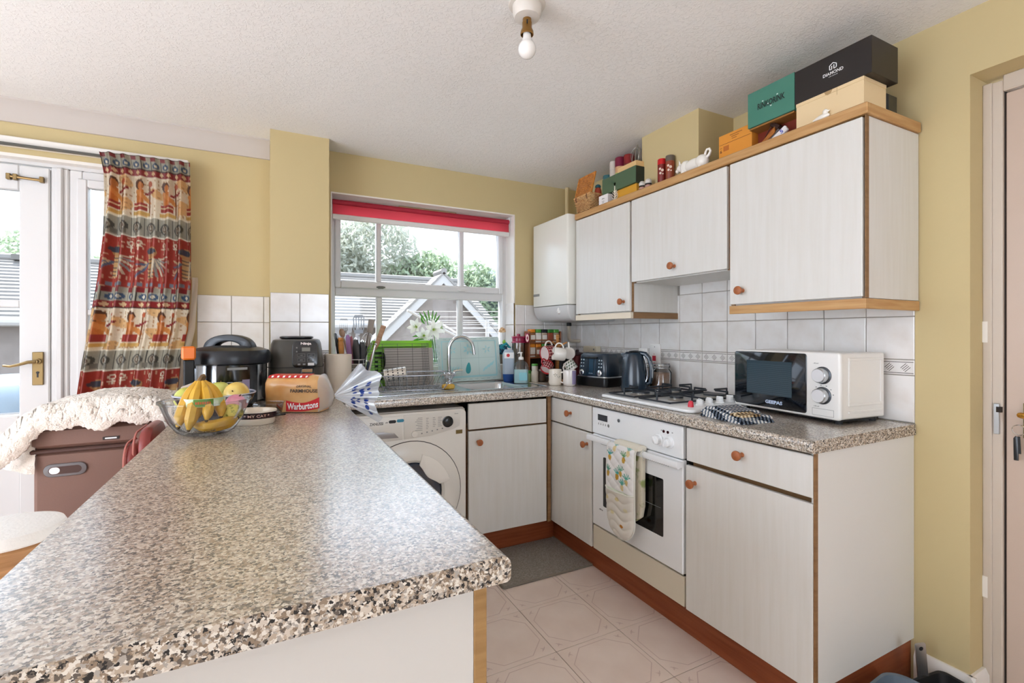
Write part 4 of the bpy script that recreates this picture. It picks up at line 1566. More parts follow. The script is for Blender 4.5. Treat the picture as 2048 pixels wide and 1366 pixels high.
banana(t, [top + Vector((.004, -.005, -.006)), (.026, -.045, .10), (.014, -.064, .048)], .016)
banana(t, [top + Vector((.008, .0, -.006)), (.054, -.01, .11), (.050, -.038, .052)], .017)
banana(t, [top + Vector((.002, .006, -.006)), (-.01, .05, .10), (-.03, .05, .03)], .016)
obj('stalk', MB().tube([(-.012, .004, .148), (-.009, .006, .163), (-.002, .008, .178), (.004, .008, .181)], [.013, .011, .009, .006], 8), mat('banana_stalk', '8a6427', rough=.6, var=('4b3315', 20., .45, .65)), t)
p = MB()
rg = []
for k in range(25):
    a = R(198 + 150 * k / 24)
    rr = .061
    rg.append([(rr * math.cos(a), rr * math.sin(a) * .95, .088), (rr * 1.02 * math.cos(a), rr * 1.02 * math.sin(a) * .95, .088), (rr * 1.02 * math.cos(a), rr * 1.02 * math.sin(a) * .95, .113), (rr * math.cos(a), rr * math.sin(a) * .95, .113)])
p.loft(rg)
bd = obj('label_band', p, mat('band_green', 'b7c99a', rough=.3, var=('dfe6dd', 25., .45, .6)), t)
p = MB()
def wrapb(x, y, z):
    a = R(275) + x / .0625
    return (.0635 * math.cos(a), .0635 * math.sin(a) * .95, .1005 + y)
p.raw([wrapb(-.027 + .054 * i / 8, -.0115 if j == 0 else .0115, 0) for j in range(2) for i in range(9)], [(i, i + 1, i + 10, i + 9) for i in range(8)])
obj('label_panel', p, mat('label_dark_green', '557a2c', rough=.3), bd)
p = MB()
for k_ in range(7):
    p.raw([(.0642 * math.cos(R(275) + x / .0625), .0642 * math.sin(R(275) + x / .0625) * .95, .1005 + y) for x, y in ((-.021 + .006 * k_, -.004), (-.017 + .006 * k_, -.004), (-.017 + .006 * k_, .003 + .001 * (k_ % 2)), (-.021 + .006 * k_, .004))], [(0, 1, 2, 3)])
#(.0642 * math.cos(R(275) + x / .0625), .0642 * math.sin(R(275) + x / .0625) * .95, .1005 + y))
obj('label_lettering', p, mat('label_orange', 'b9552a', rough=.4), bd)
t = thing('banana', 'single banana lying along the bottom of the glass bowl', 'banana', (-0.150, 1.785, WT))
banana(t, [(-.056, -.012, .034), (.0, -.050, .022), (.058, -.008, .046)], .019, 'skin')
LEM = mat('speckled_mango', 'd5c25c', rough=.5, var=('8d8a3a', 90., .55, .62))
solo('yellow_fruit', MB().ell((0, 0, 0), (.034, .028, .028), 18, 12), LEM, 'speckled yellow fruit in a net at the right of the glass bowl', 'fruit', loc=(-.108, 1.800, WT + .062), ang=180)
apple('pink_apple', .031, (-.098, 1.838, WT + .088), mat('pink_apple_skin', 'd77f9a', rough=.35, var=('e5a6b4', 12., .4, .6)), 'pink apple at the back right of the glass bowl', (10, 20, 0))

# ---- oval cat dish
t = thing('cat_dish', 'oval cream ceramic dish with a dark band of lettering beside the glass bowl', 'dish', (-0.050, 1.930, WT), -22)
def oval(sx, sy): return [(sx * math.cos(2 * math.pi * k / 40), sy * math.sin(2 * math.pi * k / 40)) for k in range(40)]
p = MB()
p.loft([[(x, y, z) for x, y in oval(a, b_)] for z, a, b_ in ((0, .066, .050), (.004, .070, .053), (.046, .078, .060), (.049, .077, .059), (.048, .073, .055), (.010, .066, .048), (.008, .01, .008))], cap1=True)
obj('dish_body', p, mat('dish_cream', 'e3d6c3', rough=.2), t)
p = MB()
p.loft([[(x, y, z) for x, y in oval(a, b_)] for z, a, b_ in ((.023, .0752, .0572), (.024, .0765, .0585), (.043, .0792, .0612), (.044, .0782, .0602))], False, False)
band_ = obj('dark_band', p, mat('band_maroon', '2a0d12', rough=.15), t)
p = MB()
def wrapd(x, y, z):
    a = R(290) + x / .0775
    k = .0795 + (y) * .12
    return (k * math.cos(a), (k - .018) * math.sin(a), .0335 + y)
p.text('* I * MY CAT *', .105, .0095, Matrix.Identity(4), warp=wrapd, bold=.01)
obj('band_lettering', p, mat('lettering_cream', 'd5b3a4', rough=.4), band_)
p = MB().tube([(.074, -.008, .030), (.098, -.010, .032), (.108, -.002, .032), (.100, .010, .032), (.076, .010, .030)], .0045, 8)
obj('side_handle', p, mat('handle_dark', '1c1518', rough=.15), t)

# ---- clear tub
t = thing('plastic_tub', 'small clear plastic tub between the blue bowl and the loaf', 'tub', (-0.004, 2.055, WT), -27)
p = MB()
p.loft([[(x, y, z) for x, y in rrect(w, d, .012, 4)] for z, w, d in ((.001, .078, .07), (.052, .092, .084), (.052, .098, .09), (.056, .098, .09), (.056, .090, .082), (.004, .074, .066))])
obj('tub_body', p, glass_mat('tub_plastic', (.86, .87, .88, 1), refl=.8, base=.06), t)

# ---- loaf in its bag
t = thing('bread_loaf', 'sliced farmhouse loaf in a clear printed bag on the peninsula', 'bread', (0.108, 2.165, WT), -27)
L2, DEP, HT = .112, .11, .150
def loaf_ring(x, k):
    w, h = DEP / 2 * k, HT * (0.55 + .45 * k)
    pts = [(-w * .92, .002), (w * .92, .002), (w * .97, .02), (w * .95, h * .5), (w * 1.04, h * .66), (w * 1.0, h * .84), (w * .72, h * .96), (w * .3, h), (-w * .3, h), (-w * .72, h * .96), (-w * 1.0, h * .84), (-w * 1.04, h * .66), (-w * .95, h * .5), (-w * .97, .02)]
    return [(x, a, b_) for a, b_ in pts]
CR = mat('bread_crust', 'c98d4c', rough=.45, spec=.35, coat=.45, var=('e2bb85', 5.5, .38, .66))
p = MB().loft([loaf_ring(x, k) for x, k in ((-L2, .86), (-L2 + .01, .97), (-.06, 1), (.05, 1), (L2 - .02, .95), (L2, .78))])
obj('loaf', p, CR, t, ang=60)
FILM = sheet_mat('bag_film', 'e9edf2', transl=.35, alpha=.42, gloss=.28, rough=.14)
p = MB()
p.loft([[(a + .003, b_, c_) for a, b_, c_ in loaf_ring(L2 - .012, 1.03)], [(a, b_ * .6, .05 + (c_ - .05) * .62) for a, b_, c_ in loaf_ring(L2 + .018, .9)], [(a, b_ * .16, .062 + (c_ - .06) * .14) for a, b_, c_ in loaf_ring(L2 + .036, .8)]], False, True)
obj('bag_neck', p, sheet_mat('neck_film', 'f1efec', transl=.4, alpha=.55, gloss=.3, rough=.15), t, ang=60)
def front(x, y, z):          # print on the front of the bag, follows the side of the loaf
    yy = -DEP / 2 * (1.06 if .08 < y < .13 else 1.0) - .002
    return (x, yy - z * .3, y)
def strip(p, fn0, fn1, x0, x1, n=14):
    p.raw([front(x0 + (x1 - x0) * i / n, (fn0 if j == 0 else fn1)(i / n), 0) for j in range(2) for i in range(n + 1)], [(i, i + 1, i + n + 2, i + n + 1) for i in range(n)])
p = MB()
lo = lambda f: .006 + .020 * max(0, f - .45) ** 1.5 * 1.6
hi = lambda f: .050 - .010 * math.sin(math.pi * f) + .020 * max(0, f - .45) ** 1.5 * 1.6
strip(p, lo, hi, -.024, L2 - .002)
bn = obj('red_banner', p, PRINT_R, t)
p = MB()
def wb_(x, y, z):
    f = (x + .067) / .134
    return front(.044 + x, .026 + y + .020 * max(0, f - .45) ** 1.5 * 1.4, .006)
p.text('Warburtons', .124, .026, Matrix.Identity(4), bold=.025, warp=wb_)
obj('banner_lettering', p, PRINT_W, bn)
p = MB()
p.text('FARMHOUSE', .110, .014, Matrix.Identity(4), bold=.03, warp=lambda x, y, z: front(.050 + x, .089 + y, .004))
p.text('ORIGINAL', .062, .009, Matrix.Identity(4), bold=.02, warp=lambda x, y, z: front(.050 + x, .104 + y + .004 * math.cos(x * 40), .004))
obj('lettering', p, mat('bag_print_dark', '3a2c22', rough=.5), t)
p = MB()
p.raw([(x, y, z) for (y, z) in ((-.046, .1395), (-.034, .1485), (.02, .1515)) for x in (-L2 * .92, -.02, .06)], [(0, 1, 4, 3), (1, 2, 5, 4), (3, 4, 7, 6), (4, 5, 8, 7)])
rp = obj('red_top_print', p, PRINT_R, t)
p = MB()
for k in range(7):
    x = -.09 + .023 * k
    p.raw([(x, -.045, .1415), (x + .008, -.045, .1415), (x + .009, -.037, .148), (x + .001, -.037, .148)], [(0, 1, 2, 3)])
obj('top_print_marks', p, PRINT_W, rp)
# tied tail of the bag fanning out over the worktop edge
NT, NR = 40, 16
def tail_pt(u, v):
    th = R(52 - 82 * u)
    Lr = .178 - .02 * math.cos(u * 9) + .012 * math.sin(u * 23) + .02 * u
    r = .012 + v * Lr
    x = L2 + .030 + r * math.cos(th)
    z = .058 + r * math.sin(th)
    wx = x * math.cos(R(-27)) + .108
    if wx < .318: z = max(z, .004 + .01 * v)
    rip = .020 * v * math.sin(u * 26 + 1.5 * v) + .010 * v * math.sin(u * 57)
    return (x, rip - .012 * v, z)
TAIL = sheet_mat('bag_tail_film', 'eef3fa', transl=.45, alpha=.74, gloss=.18, rough=.15)
tl = obj('bag_tail', MB().grid(tail_pt, NT, NR), TAIL, t, ang=180)
p = MB()
rnd = random.Random(5)
for k in range(40):
    u, v = .30 + .62 * rnd.random(), .45 + .32 * rnd.random() if k % 3 else .62
    v = .42 + .16 * ((k % 3)) + .05 * rnd.random()
    du, dv = .016 + .010 * rnd.random(), .028 + .03 * rnd.random()
    pts = []
    for i in range(8):
        a = 2 * math.pi * i / 8
        q = Vector(tail_pt(min(1, u + du * math.cos(a)), min(1, v + dv * math.sin(a))))
        pts.append((q.x, q.y - .0015, q.z))
    p.raw(pts, [tuple(range(8))])
obj('blue_tail_print', p, mat('blue_print', '1f3f8f', rough=.4), tl)
# ================================================================ along the window
# ---- roller blind
t = thing('roller_blind', 'red roller blind pulled almost fully up at the top of the kitchen window', 'blind')
BL = sheet_mat('blind_backlit_pink', 'f48896', transl=.85)  # red cloth coloured pink: the glow of backlight is in the colour
obj('roller', MB().tube([(.335, 3.006, 2.012), (1.502, 3.006, 2.012)], .016, 18), mat('blind_roll', 'a51d33', rough=.7), t)
obj('fabric', MB().box(.336, 3.0015, 1.938, 1.501, 3.0025, 2.000), BL, t, smooth=False)
obj('bottom_bar', MB().box(.334, 2.993, 1.908, 1.503, 3.008, 1.940, .004), mat('bar_white', 'dcd8d4', rough=.4), t)
obj('bracket', MB().box(1.502, 3.0, 1.99, 1.512, 3.045, 2.045, .002), PVC, t)
obj('bracket', MB().box(.327, 3.0, 1.99, .334, 3.045, 2.045, .002), PVC, t)
ch = MB()
ch.tube([(1.507, 3.0, 2.0), (1.508, 2.998, 1.95), (1.507, 3.0, 1.92)], .0025, 6)
obj('pull_chain', ch, PVC, t)

# ---- paper roll
t = thing('paper_roll', 'cream kitchen paper roll standing in front of the utensils', 'paper roll', (.318, 2.60, WT))
p = MB().lathe([(.020, .002), (.0655, .002), (.066, .004), (.066, .210), (.0655, .212), (.020, .212), (.020, .2), (.020, .002)], 44)
obj('paper', p, mat('paper_cream', 'ddd2c2', rough=.9, bump=(200, .12, .002)), t)
obj('core', MB().lathe([(.0195, .002), (.0195, .211), (.018, .211), (.018, .002)], 24), mat('core_brown', 'a3855f', rough=.9), t)

# ---- utensil caddy and what stands in it
WIRE = mat('white_wire', 'd9d9d6', rough=.3, metal=.3)
SWIRE = mat('steel_wire', '9fa2a6', rough=.25, metal=1.0)
t = thing('wire_caddy', 'white wire utensil caddy beside the paper roll', 'caddy', (.428, 2.79, WT), -20)
p = MB()
for z in (.004, .055, .075, .125, .150, .175):
    p.tube([(x, y, z) for x, y in rrect(.112, .112, .02, 4)], .0024, 6, closed=True)
obj('hoop_wires', p, WIRE, t)
p = MB()
for x, y in rrect(.110, .110, .02, 1): p.tube([(x, y, .004), (x, y, .176)], .0018, 6)
for k in range(4): p.tube([(-.045 + .03 * k, -.055, .004), (-.045 + .03 * k, .055, .004)], .0018, 6)
obj('upright_wires', p, WIRE, t)
p = solo('utensil_pot', MB().lathe([(.040, .0), (.046, .004), (.050, .14), (.047, .14), (.043, .006), (0, .006)], 30), mat('pot_taupe', '7d7668', rough=.45), 'taupe pot standing inside the white wire caddy', 'pot', loc=(.428, 2.79, WT + .007))
def utensil(name, label, base, top, parts_fn, cat='utensil'):
    """parts_fn builds parts in a frame whose z axis runs base -> top"""
    b, tp = Vector(base), Vector(top)
    d = tp - b
    z = d.normalized()
    x = Vector((math.cos(R(-27)), math.sin(R(-27)), 0))
    x = (x - z * x.dot(z)).normalized()
    y = z.cross(x)
    t = bpy.data.objects.new(name, None)
    t.empty_display_size = .03
    COL.objects.link(t)
    M = Matrix.Identity(4)
    for i in range(3): M[i][0], M[i][1], M[i][2], M[i][3] = x[i], y[i], z[i], b[i]
    t.matrix_basis = M
    t['label'], t['category'], t['group'] = label, cat, 'kitchen utensils by the window'
    parts_fn(t, d.length)
    return t
def turner(t, L):
    obj('handle', MB().tube([(0, 0, 0), (0, 0, L * .45)], .008, 8), BLACKM, t)
    obj('shaft', MB().tube([(0, 0, L * .45), (0, .004, L * .68), (0, 0, L * .72)], .0045, 8), STEEL, t)
    p = MB(Matrix(((1, 0, 0, 0), (0, 0, 1, 0), (0, 1, 0, 0), (0, 0, 0, 1))))
    z0, z1 = L * .71, L
    p.prism([(-.024, z0 + .01), (.024, z0 + .01), (.026, z0 + .03), (-.026, z0 + .03)], -.001, .001)
    p.prism([(-.030, z1 - .016), (.030, z1 - .016), (.022, z1), (-.022, z1)], -.001, .001)
    for k in range(5):
        x = -.0275 + .01375 * k
        p.prism([(x - .0027, z0 + .028), (x + .0027, z0 + .028), (x * 1.05 + .0027, z1 - .014), (x * 1.05 - .0027, z1 - .014)], -.001, .001)
    obj('slotted_blade', p, mat('turner_steel', '7b8086', rough=.35, metal=.2), t)
utensil('slotted_turner', 'steel slotted turner rising highest from the caddy', (.45, 2.775, .94), (.452, 2.80, 1.335), turner)
def spat(col, w):
    def f(t, L):
        obj('handle', MB().tube([(0, 0, 0), (0, 0, L * .6)], .0075, 8), BLACKM if col != 'wood' else wood_mat('utensil_wood', 'a98264', '8d684c'), t)
        p = MB(Matrix(((1, 0, 0, 0), (0, 0, 1, 0), (0, 1, 0, 0), (0, 0, 0, 1))))
        p.prism([(-w * .6, L * .6), (w * .6, L * .6), (w, L * .7), (w, L), (-w, L)], -.003, .003, .001)
        obj('blade', p, mat('spatula_taupe', '8a7f75', rough=.6) if col != 'wood' else wood_mat('utensil_wood', 'a98264', '8d684c'), t)
    return f
utensil('spatula', 'flat taupe spatula standing upright to the right of the slotted turner', (.455, 2.79, .93), (.528, 2.82, 1.31), spat('taupe', .018))
utensil('spatula', 'brown wooden spatula leaning far right towards the green tray', (.455, 2.78, .93), (.592, 2.80, 1.275), spat('wood', .015))
def whisk(t, L):
    obj('handle', MB().tube([(0, 0, 0), (0, 0, L * .55)], .008, 10), STEEL, t)
    p = MB()
    for k in range(6):
        a = math.pi * k / 6
        pts = []
        for j in range(15):
            f = j / 14
            q = math.pi * f
            w = .033 * math.sin(q) ** .7 * (1 if j < 8 else -1) if False else .033 * math.cos(math.pi * (f - 0)) * 0
            ang = -math.pi / 2 + 2 * math.pi * f
            w = .030 * math.cos(ang) * (1 + .25 * math.sin(ang))
            z = L * .78 + L * .22 * math.sin(ang)
            pts.append((w * math.cos(a), w * math.sin(a), z))
        p.tube(pts, .0011, 5)
    obj('wire_loops', p, CHROME, t)
utensil('balloon_whisk', 'wire balloon whisk between the two spatulas', (.458, 2.80, .93), (.505, 2.79, 1.235), whisk)
def spoon(t, L):
    m_ = wood_mat('spoon_wood', 'b59a86', '9d806a')
    obj('handle', MB().tube([(0, 0, 0), (0, 0, L * .85)], .006, 8), m_, t)
    obj('bowl', MB().ell((0, 0, L * .93), (.017, .007, .026), 14, 8), m_, t)
utensil('wooden_spoon', 'pale wooden spoon at the left with its round bowl up', (.44, 2.80, .93), (.366, 2.87, 1.255), spoon)
def rolling(t, L):
    m_ = wood_mat('pin_wood', 'c08442', 'a06a30')
    obj('barrel', MB().lathe([(.012, 0), (.019, .01), (.019, L * .6), (.012, L * .64)], 18), m_, t)
    obj('grip', MB().lathe([(.0115, L * .64), (.017, L * .70), (.0185, L * .80), (.015, L * .90), (.0125, L * .93), (.016, L * .96), (.012, L), (0, L)], 18), m_, t)
utensil('rolling_pin', 'orange-brown wooden rolling pin handle behind the paper roll', (.345, 2.72, .915), (.345, 2.715, 1.208), rolling)
def knifeh(t, L):
    p = MB()
    p.box(-.006, -.009, L * .45, .006, .009, L, .003)
    obj('handle', p, BLACK, t)
    p = MB()
    p.box(-.001, -.016, 0, .001, .012, L * .46)
    obj('blade', p, STEEL, t)
utensil('knife', 'black handled knife leaning left of the rolling pin', (.36, 2.69, .915), (.318, 2.72, 1.232), knifeh)
def flatw(col, w, nm):
    def f(t, L):
        p = MB(Matrix(((1, 0, 0, 0), (0, 0, 1, 0), (0, 1, 0, 0), (0, 0, 0, 1))))
        p.prism([(-w * .6, 0), (w * .6, 0), (w, L * .55), (w * .9, L * .95), (w * .4, L), (-w * .4, L), (-w * .9, L * .95), (-w, L * .55)], -.004, .004, .002)
        obj('blade', p, mat(nm, col, rough=.45), t)
    return f
utensil('scraper', 'lilac plastic scraper behind the rolling pin', (.41, 2.75, .93), (.392, 2.80, 1.222), flatw('8a5f8f', .014, 'plastic_lilac'))
utensil('scraper', 'rose-brown plastic scraper beside the lilac one', (.42, 2.76, .93), (.412, 2.80, 1.215), flatw('9a5a62', .010, 'plastic_rose'))
def ladle(t, L):
    p = MB(Matrix(((1, 0, 0, 0), (0, 0, 1, 0), (0, 1, 0, 0), (0, 0, 0, 1))))
    p.prism([(-.010, 0), (.010, 0), (.019, L * .45), (.020, L * .85), (.011, L), (-.011, L), (-.020, L * .85), (-.019, L * .45)], -.007, .007, .003)
    obj('handle', p, mat('handle_black', '1a1a1c', rough=.35), t)
    p = MB()
    p.tube([(.007 * math.cos(2 * math.pi * k / 12), 0, L + .004 + .007 * math.sin(2 * math.pi * k / 12)) for k in range(12)], .002, 6, closed=True)
    obj('hanging_loop', p, CHROME, t)
utensil('ladle', 'wide black handled utensil with a chrome hanging loop', (.445, 2.765, .93), (.432, 2.775, 1.195), ladle)
utensil('ladle', 'second black handled utensil, just right of the one with the loop', (.458, 2.765, .93), (.468, 2.775, 1.182), ladle)
def fork(t, L):
    obj('handle', MB().tube([(0, 0, 0), (0, 0, L)], .006, 10), STEEL, t)
    obj('end_cap', MB().lathe([(.006, L), (.008, L + .006), (0, L + .012)], 10), CHROME, t)
utensil('steel_handle', 'polished steel utensil handle crossing in front of the wire caddy', (.470, 2.70, .935), (.525, 2.70, 1.165), fork)
def peel(t, L):
    obj('handle', MB().lathe([(.007, 0), (.012, .02), (.011, L * .8), (.006, L), (0, L)], 12, sy=.7), mat('navy_plastic', '1c2740', rough=.35), t)
    obj('loop', MB().tube([(.006 * math.cos(2 * math.pi * k / 10), 0, L + .006 * math.sin(2 * math.pi * k / 10)) for k in range(10)], .0018, 6, closed=True), CHROME, t)
utensil('peeler', 'navy handled peeler at the front right of the wire caddy', (.492, 2.715, .918), (.490, 2.715, 1.075), peel)

# ---- green tray, boards and cooling rack
LIME = mat('lime_plastic', '86d02c', rough=.3, spec=.5, sss=.0)
t = thing('green_tray', 'lime green plastic tray leaning in the window behind the grey board', 'tray', (.52, 2.885, WT + .002))
th_ = Matrix.Rotation(R(-8), 4, 'X')
p = MB(th_)
p.box(0, .012, 0, .395, .018, .27, .002)
p.box(0, -.012, 0, .040, .014, .27, .003)
p.box(.355, -.012, 0, .395, .014, .27, .003)
p.box(.0, -.012, .235, .395, .014, .275, .003)
p.box(.0, -.012, .0, .395, .014, .02, .003)
obj('tray_body', p, LIME, t)
p = MB(th_)
for k in range(7): p.box(.045, .006, .04 + .026 * k, .085, .0125, .052 + .026 * k)
obj('slots', p, mat('slot_dark', '1d3b10', rough=.7), t)
p = MB(th_)
p.box(.06, -.008, .05, .078, .004, .16, .002)
obj('rib', p, LIME, t)
t = thing('grey_board', 'pale grey chopping board leaning against the green tray', 'board', (.61, 2.852, WT + .002))
p = MB(th_)
p.box(0, -.005, 0, .30, .005, .232, .004)
obj('panel', p, mat('board_grey', 'b7b1ab', rough=.5), t)
t = thing('wire_rack', 'dark wire cooling rack standing upright in front of the grey board', 'rack', (.50, 2.825, WT + .006))
p = MB(th_)
for k in range(17): p.tube([(.0, 0, .005 + .0155 * k), (.375, 0, .005 + .0155 * k)], .0012, 5)
obj('cross_wires', p, mat('dark_wire', '63605d', rough=.35, metal=.8), t)
p = MB(th_)
for x in (0, .095, .185, .275, .335, .343, .351, .359, .367, .375): p.tube([(x, 0, 0), (x, 0, .256)], .0013, 5)
obj('long_wires', p, MATS['dark_wire'], t)
solo('saucepan_lid', MB(ry(90)).lathe([(0, 0), (.045, .002), (.048, .006), (.044, .010), (0, .016)], 24), mat('lid_dark', '45474a', rough=.25, metal=.8), 'small dark metal lid propped behind the wire rack at its left', 'lid', loc=(.598, 2.868, WT + .160))

# ---- dish drainer with the cutlery cylinder
t = thing('dish_drainer', 'low steel wire dish drainer on the sink drainer board', 'dish rack', (.70, 2.635, WT + .010), -8)
p = MB()
topp = rrect(.47, .28, .03, 4)
bot = rrect(.36, .20, .03, 4)
p.tube([(x, y, .085) for x, y in topp], .003, 6, closed=True)
p.tube([(x, y, .004) for x, y in bot], .0025, 6, closed=True)
obj('rim_wires', p, SWIRE, t)
p = MB()
for k in range(13):
    f = k / 12
    for s_ in (-1, 1):
        p.tube([(-.215 + .43 * f, s_ * .14, .085), (-.17 + .34 * f, s_ * .10, .004)], .0017, 5)
for k in range(7):
    f = k / 6
    for s_ in (-1, 1):
        p.tube([(s_ * .235, -.115 + .23 * f, .085), (s_ * .18, -.08 + .16 * f, .004)], .0017, 5)
obj('side_wires', p, SWIRE, t)
p = MB()
for k in range(15): p.tube([(-.17 + .34 * k / 14, -.10, .004), (-.17 + .34 * k / 14, .10, .004)], .0017, 5)
for k in range(4): p.tube([(-.18, -.08 + .053 * k, .001), (.18, -.08 + .053 * k, .001)], .0017, 5)
obj('floor_wires', p, SWIRE, t)
t = thing('cutlery_cylinder', 'perforated steel cutlery cylinder lying in the dish drainer', 'cutlery holder', (.565, 2.665, WT + .085))
Mc = rz(-14) @ ry(82)
p = MB(Mc)
p.lathe([(.033, 0), (.036, .002), (.036, .006), (.0345, .008), (.0345, .118), (.030, .122), (0, .122)], 30)
p.lathe([(.033, .001), (.032, .1), (0, .1)], 24)
obj('shell', p, mat('cyl_steel', 'd4cfc6', rough=.3, metal=.75), t)
p = MB()
for r_ in range(4):
    for k in range(14):
        a = 2 * math.pi * (k + .5 * (r_ % 2)) / 14
        Mh = Mc @ ax((.0346 * math.cos(a), .0346 * math.sin(a), .024 + .026 * r_), (-math.sin(a), math.cos(a), 0), (0, 0, 1))
        p.lathe([(.0042, 0), (.0042, .0004), (0, .0005)], 10, M=Mh)
obj('holes', p, PRINT_K, t)
sp = solo('sponge', MB().box(-.034, -.022, 0, .034, .022, .026, .006), mat('sponge_yellow', 'd5a63a', rough=.95, bump=(120, .9, .006), var=('e2c069', 40., .4, .7)), 'yellow sponge on the drainer in front of the tap', 'sponge', loc=(.895, 2.545, WT + .009))
sp.rotation_euler = (0, 0, R(-12))

# ---- vase of lilies on the sill
SILL = 1.0225
t = thing('lily_vase', 'cut glass vase of white lilies on the window sill', 'vase', (.968, 3.005, SILL))
p = MB().lathe([(.030, 0), (.034, .004), (.026, .02), (.024, .05), (.030, .11), (.038, .165), (.036, .165), (.027, .11), (.020, .05), (.020, .02), (0, .016)], 24)
obj('glass', p, CLEAR, t)
p = MB()
for k in range(10):
    a = 2 * math.pi * k / 10
    p.tube([(.031 * math.cos(a), .031 * math.sin(a), .115), (.0245 * math.cos(a + .5), .0245 * math.sin(a + .5), .05)], .0012, 5)
    p.tube([(.031 * math.cos(a), .031 * math.sin(a), .115), (.0245 * math.cos(a - .5), .0245 * math.sin(a - .5), .05)], .0012, 5)
obj('cut_pattern', p, mat('cut_glass', 'dfe6ea', rough=.1, trans=.6), t)
GREEN = mat('stem_green', '4f8a3a', rough=.5, var=('79b357', 30., .4, .6))
LFM = sheet_mat('leaf_green', '5f9d45', transl=.4)
PET = sheet_mat('petal_white', 'f3f4ec', transl=.45)
p = MB()
tops = [(-.09, -.04, .22), (-.03, -.05, .24), (-.06, .0, .30)]
for q in tops:
    p.tube([(random.uniform(-.012, .012), random.uniform(-.01, .01), .02), (q[0] * .3, q[1] * .3, .16), q], .0028, 6)
obj('stems', p, GREEN, t)
def petal(p, M, L, W):
    pts = []
    for j in range(6):
        f = j / 5
        w = W * math.sin(math.pi * (f * .92 + .04)) ** .8
        z = .45 * L * f - .55 * L * f * f
        for s_ in (-1, 0, 1): pts.append((L * f, s_ * w, z + abs(s_) * .12 * W))
    p.raw([tuple(M @ Vector(q)) for q in pts], [(3 * j + k, 3 * j + k + 1, 3 * j + k + 4, 3 * j + k + 3) for j in range(5) for k in range(2)])
def lily(c, aim, L=.058):
    z = Vector(aim).normalized()
    x = z.orthogonal().normalized()
    y = z.cross(x)
    B = Matrix.Identity(4)
    for i in range(3): B[i][0], B[i][1], B[i][2], B[i][3] = x[i], y[i], z[i], c[i]
    p = MB()
    for k in range(6): petal(p, B @ rz(60 * k) @ ry(-38), L, .019 if k % 2 else .015)
    fl = obj('lily_flower', p, PET, t, ang=180)
    p = MB().ell((0, 0, .006), (.008, .008, .008), 10, 6)
    p.v = [tuple(B @ Vector(q)) for q in p.v]
    for k in range(6):
        a = R(60 * k + 30)
        p.tube([tuple(B @ Vector((0, 0, .004))), tuple(B @ Vector((.010 * math.cos(a), .010 * math.sin(a), .034)))], .0012, 5)
    obj('flower_heart', p, mat('lily_heart', '9cbf3c', rough=.5), fl)
lily((-.036, -.060, .232), (.05, -1, .05), .080)
lily((-.092, -.050, .195), (-.25, -1, -.05), .066)
lily((-.130, -.035, .245), (-.8, -.7, .35), .064)
lily((.010, -.02, .240), (.8, -.6, .25), .056)
p = MB()
for (x, y, z, dx, dz) in ((-.075, -.03, .285, -.040, .055), (-.060, -.03, .29, -.028, .06), (-.045, -.02, .29, -.010, .068), (-.030, -.02, .285, .008, .07), (-.020, -.02, .28, .022, .066), (-.012, -.02, .275, .036, .05)):
    p.tube([(x, y, z), (x + dx * .5, y, z + dz * .5), (x + dx, y, z + dz)], [.003, .007, .003], 7)
obj('buds', p, GREEN, t)
p = MB()
for (c, a, L, e) in (((-.06, -.03, .165), 170, .11, .0), ((-.06, -.05, .17), 195, .12, -.05), ((-.05, -.04, .155), 215, .09, -.2), ((.0, -.04, .16), 330, .05, -.1), ((-.08, -.03, .18), 180, .085, .15), ((-.07, .0, .27), 120, .06, .7)):
    M = T(*c) @ rz(a * 0) @ Matrix.Rotation(R(a) if abs(e) > 9 else 0, 4, 'Z')
    d = Vector((math.cos(R(a)), -.25, e)).normalized()
    B = ax(c, d, d.orthogonal())
    petal(p, B, L, .011)
obj('leaves', p, LFM, t, ang=180)

# ---- glass worktop saver
t = thing('glass_worktop_saver', 'frosted glass worktop saver printed with turquoise leaves, leaning by the sink', 'worktop saver', (.955, 2.893, WT + .0065))
Ms = Matrix.Rotation(R(-8), 4, 'X') @ ax((0, 0, 0), (1, 0, .018), (0, 0, 1))
p = MB(Ms)
p.prism(rrect(.435, .285, .012, 4, .2175, .1435), -.004, 0)
obj('sheet', p, mat('frosted_aqua', 'd9ece8', rough=.25, spec=.6, alpha=.8), t)
TQ = mat('turquoise_print', '4fb3b8', rough=.4)
TQ2 = mat('pale_turquoise_print', '9fd0d4', rough=.4)
p = MB()
for (cx, cy, w, h) in ((.2175, .262, .385, .005), (.2175, .030, .385, .012), (.028, .145, .006, .228), (.407, .145, .008, .228)): p.rect(cx, cy, w, h, Ms, .0005)
obj('printed_border', p, TQ2, t)
p = MB()
for x in (.157, .280): p.rect(x, .145, .0012, .22, Ms, .0006)
p.rect(.2175, .150, .36, .0012, Ms, .0006)
for k in range(9): p.rect(.05 + .042 * k, .275, .022, .002, Ms, .0006); p.rect(.05 + .042 * k, .012, .022, .002, Ms, .0006)
for k in range(5): p.rect(.010, .05 + .045 * k, .002, .022, Ms, .0006); p.rect(.425, .05 + .045 * k, .002, .022, Ms, .0006)
obj('printed_lines', p, mat('print_teal_grey', '7fa3a4', rough=.4), t)
def leaf2(p, cx, cy, L, W, a):
    pts = []
    for k in range(14):
        q = 2 * math.pi * k / 14
        x, y = L / 2 * math.cos(q), W / 2 * math.sin(q) * (1 - .35 * math.cos(q))
        pts.append((cx + x * math.cos(R(a)) - y * math.sin(R(a)), cy + x * math.sin(R(a)) + y * math.cos(R(a))))
    p.flat(pts, Ms, .0007)
p = MB()
leaf2(p, .205, .085, .075, .034, 82)
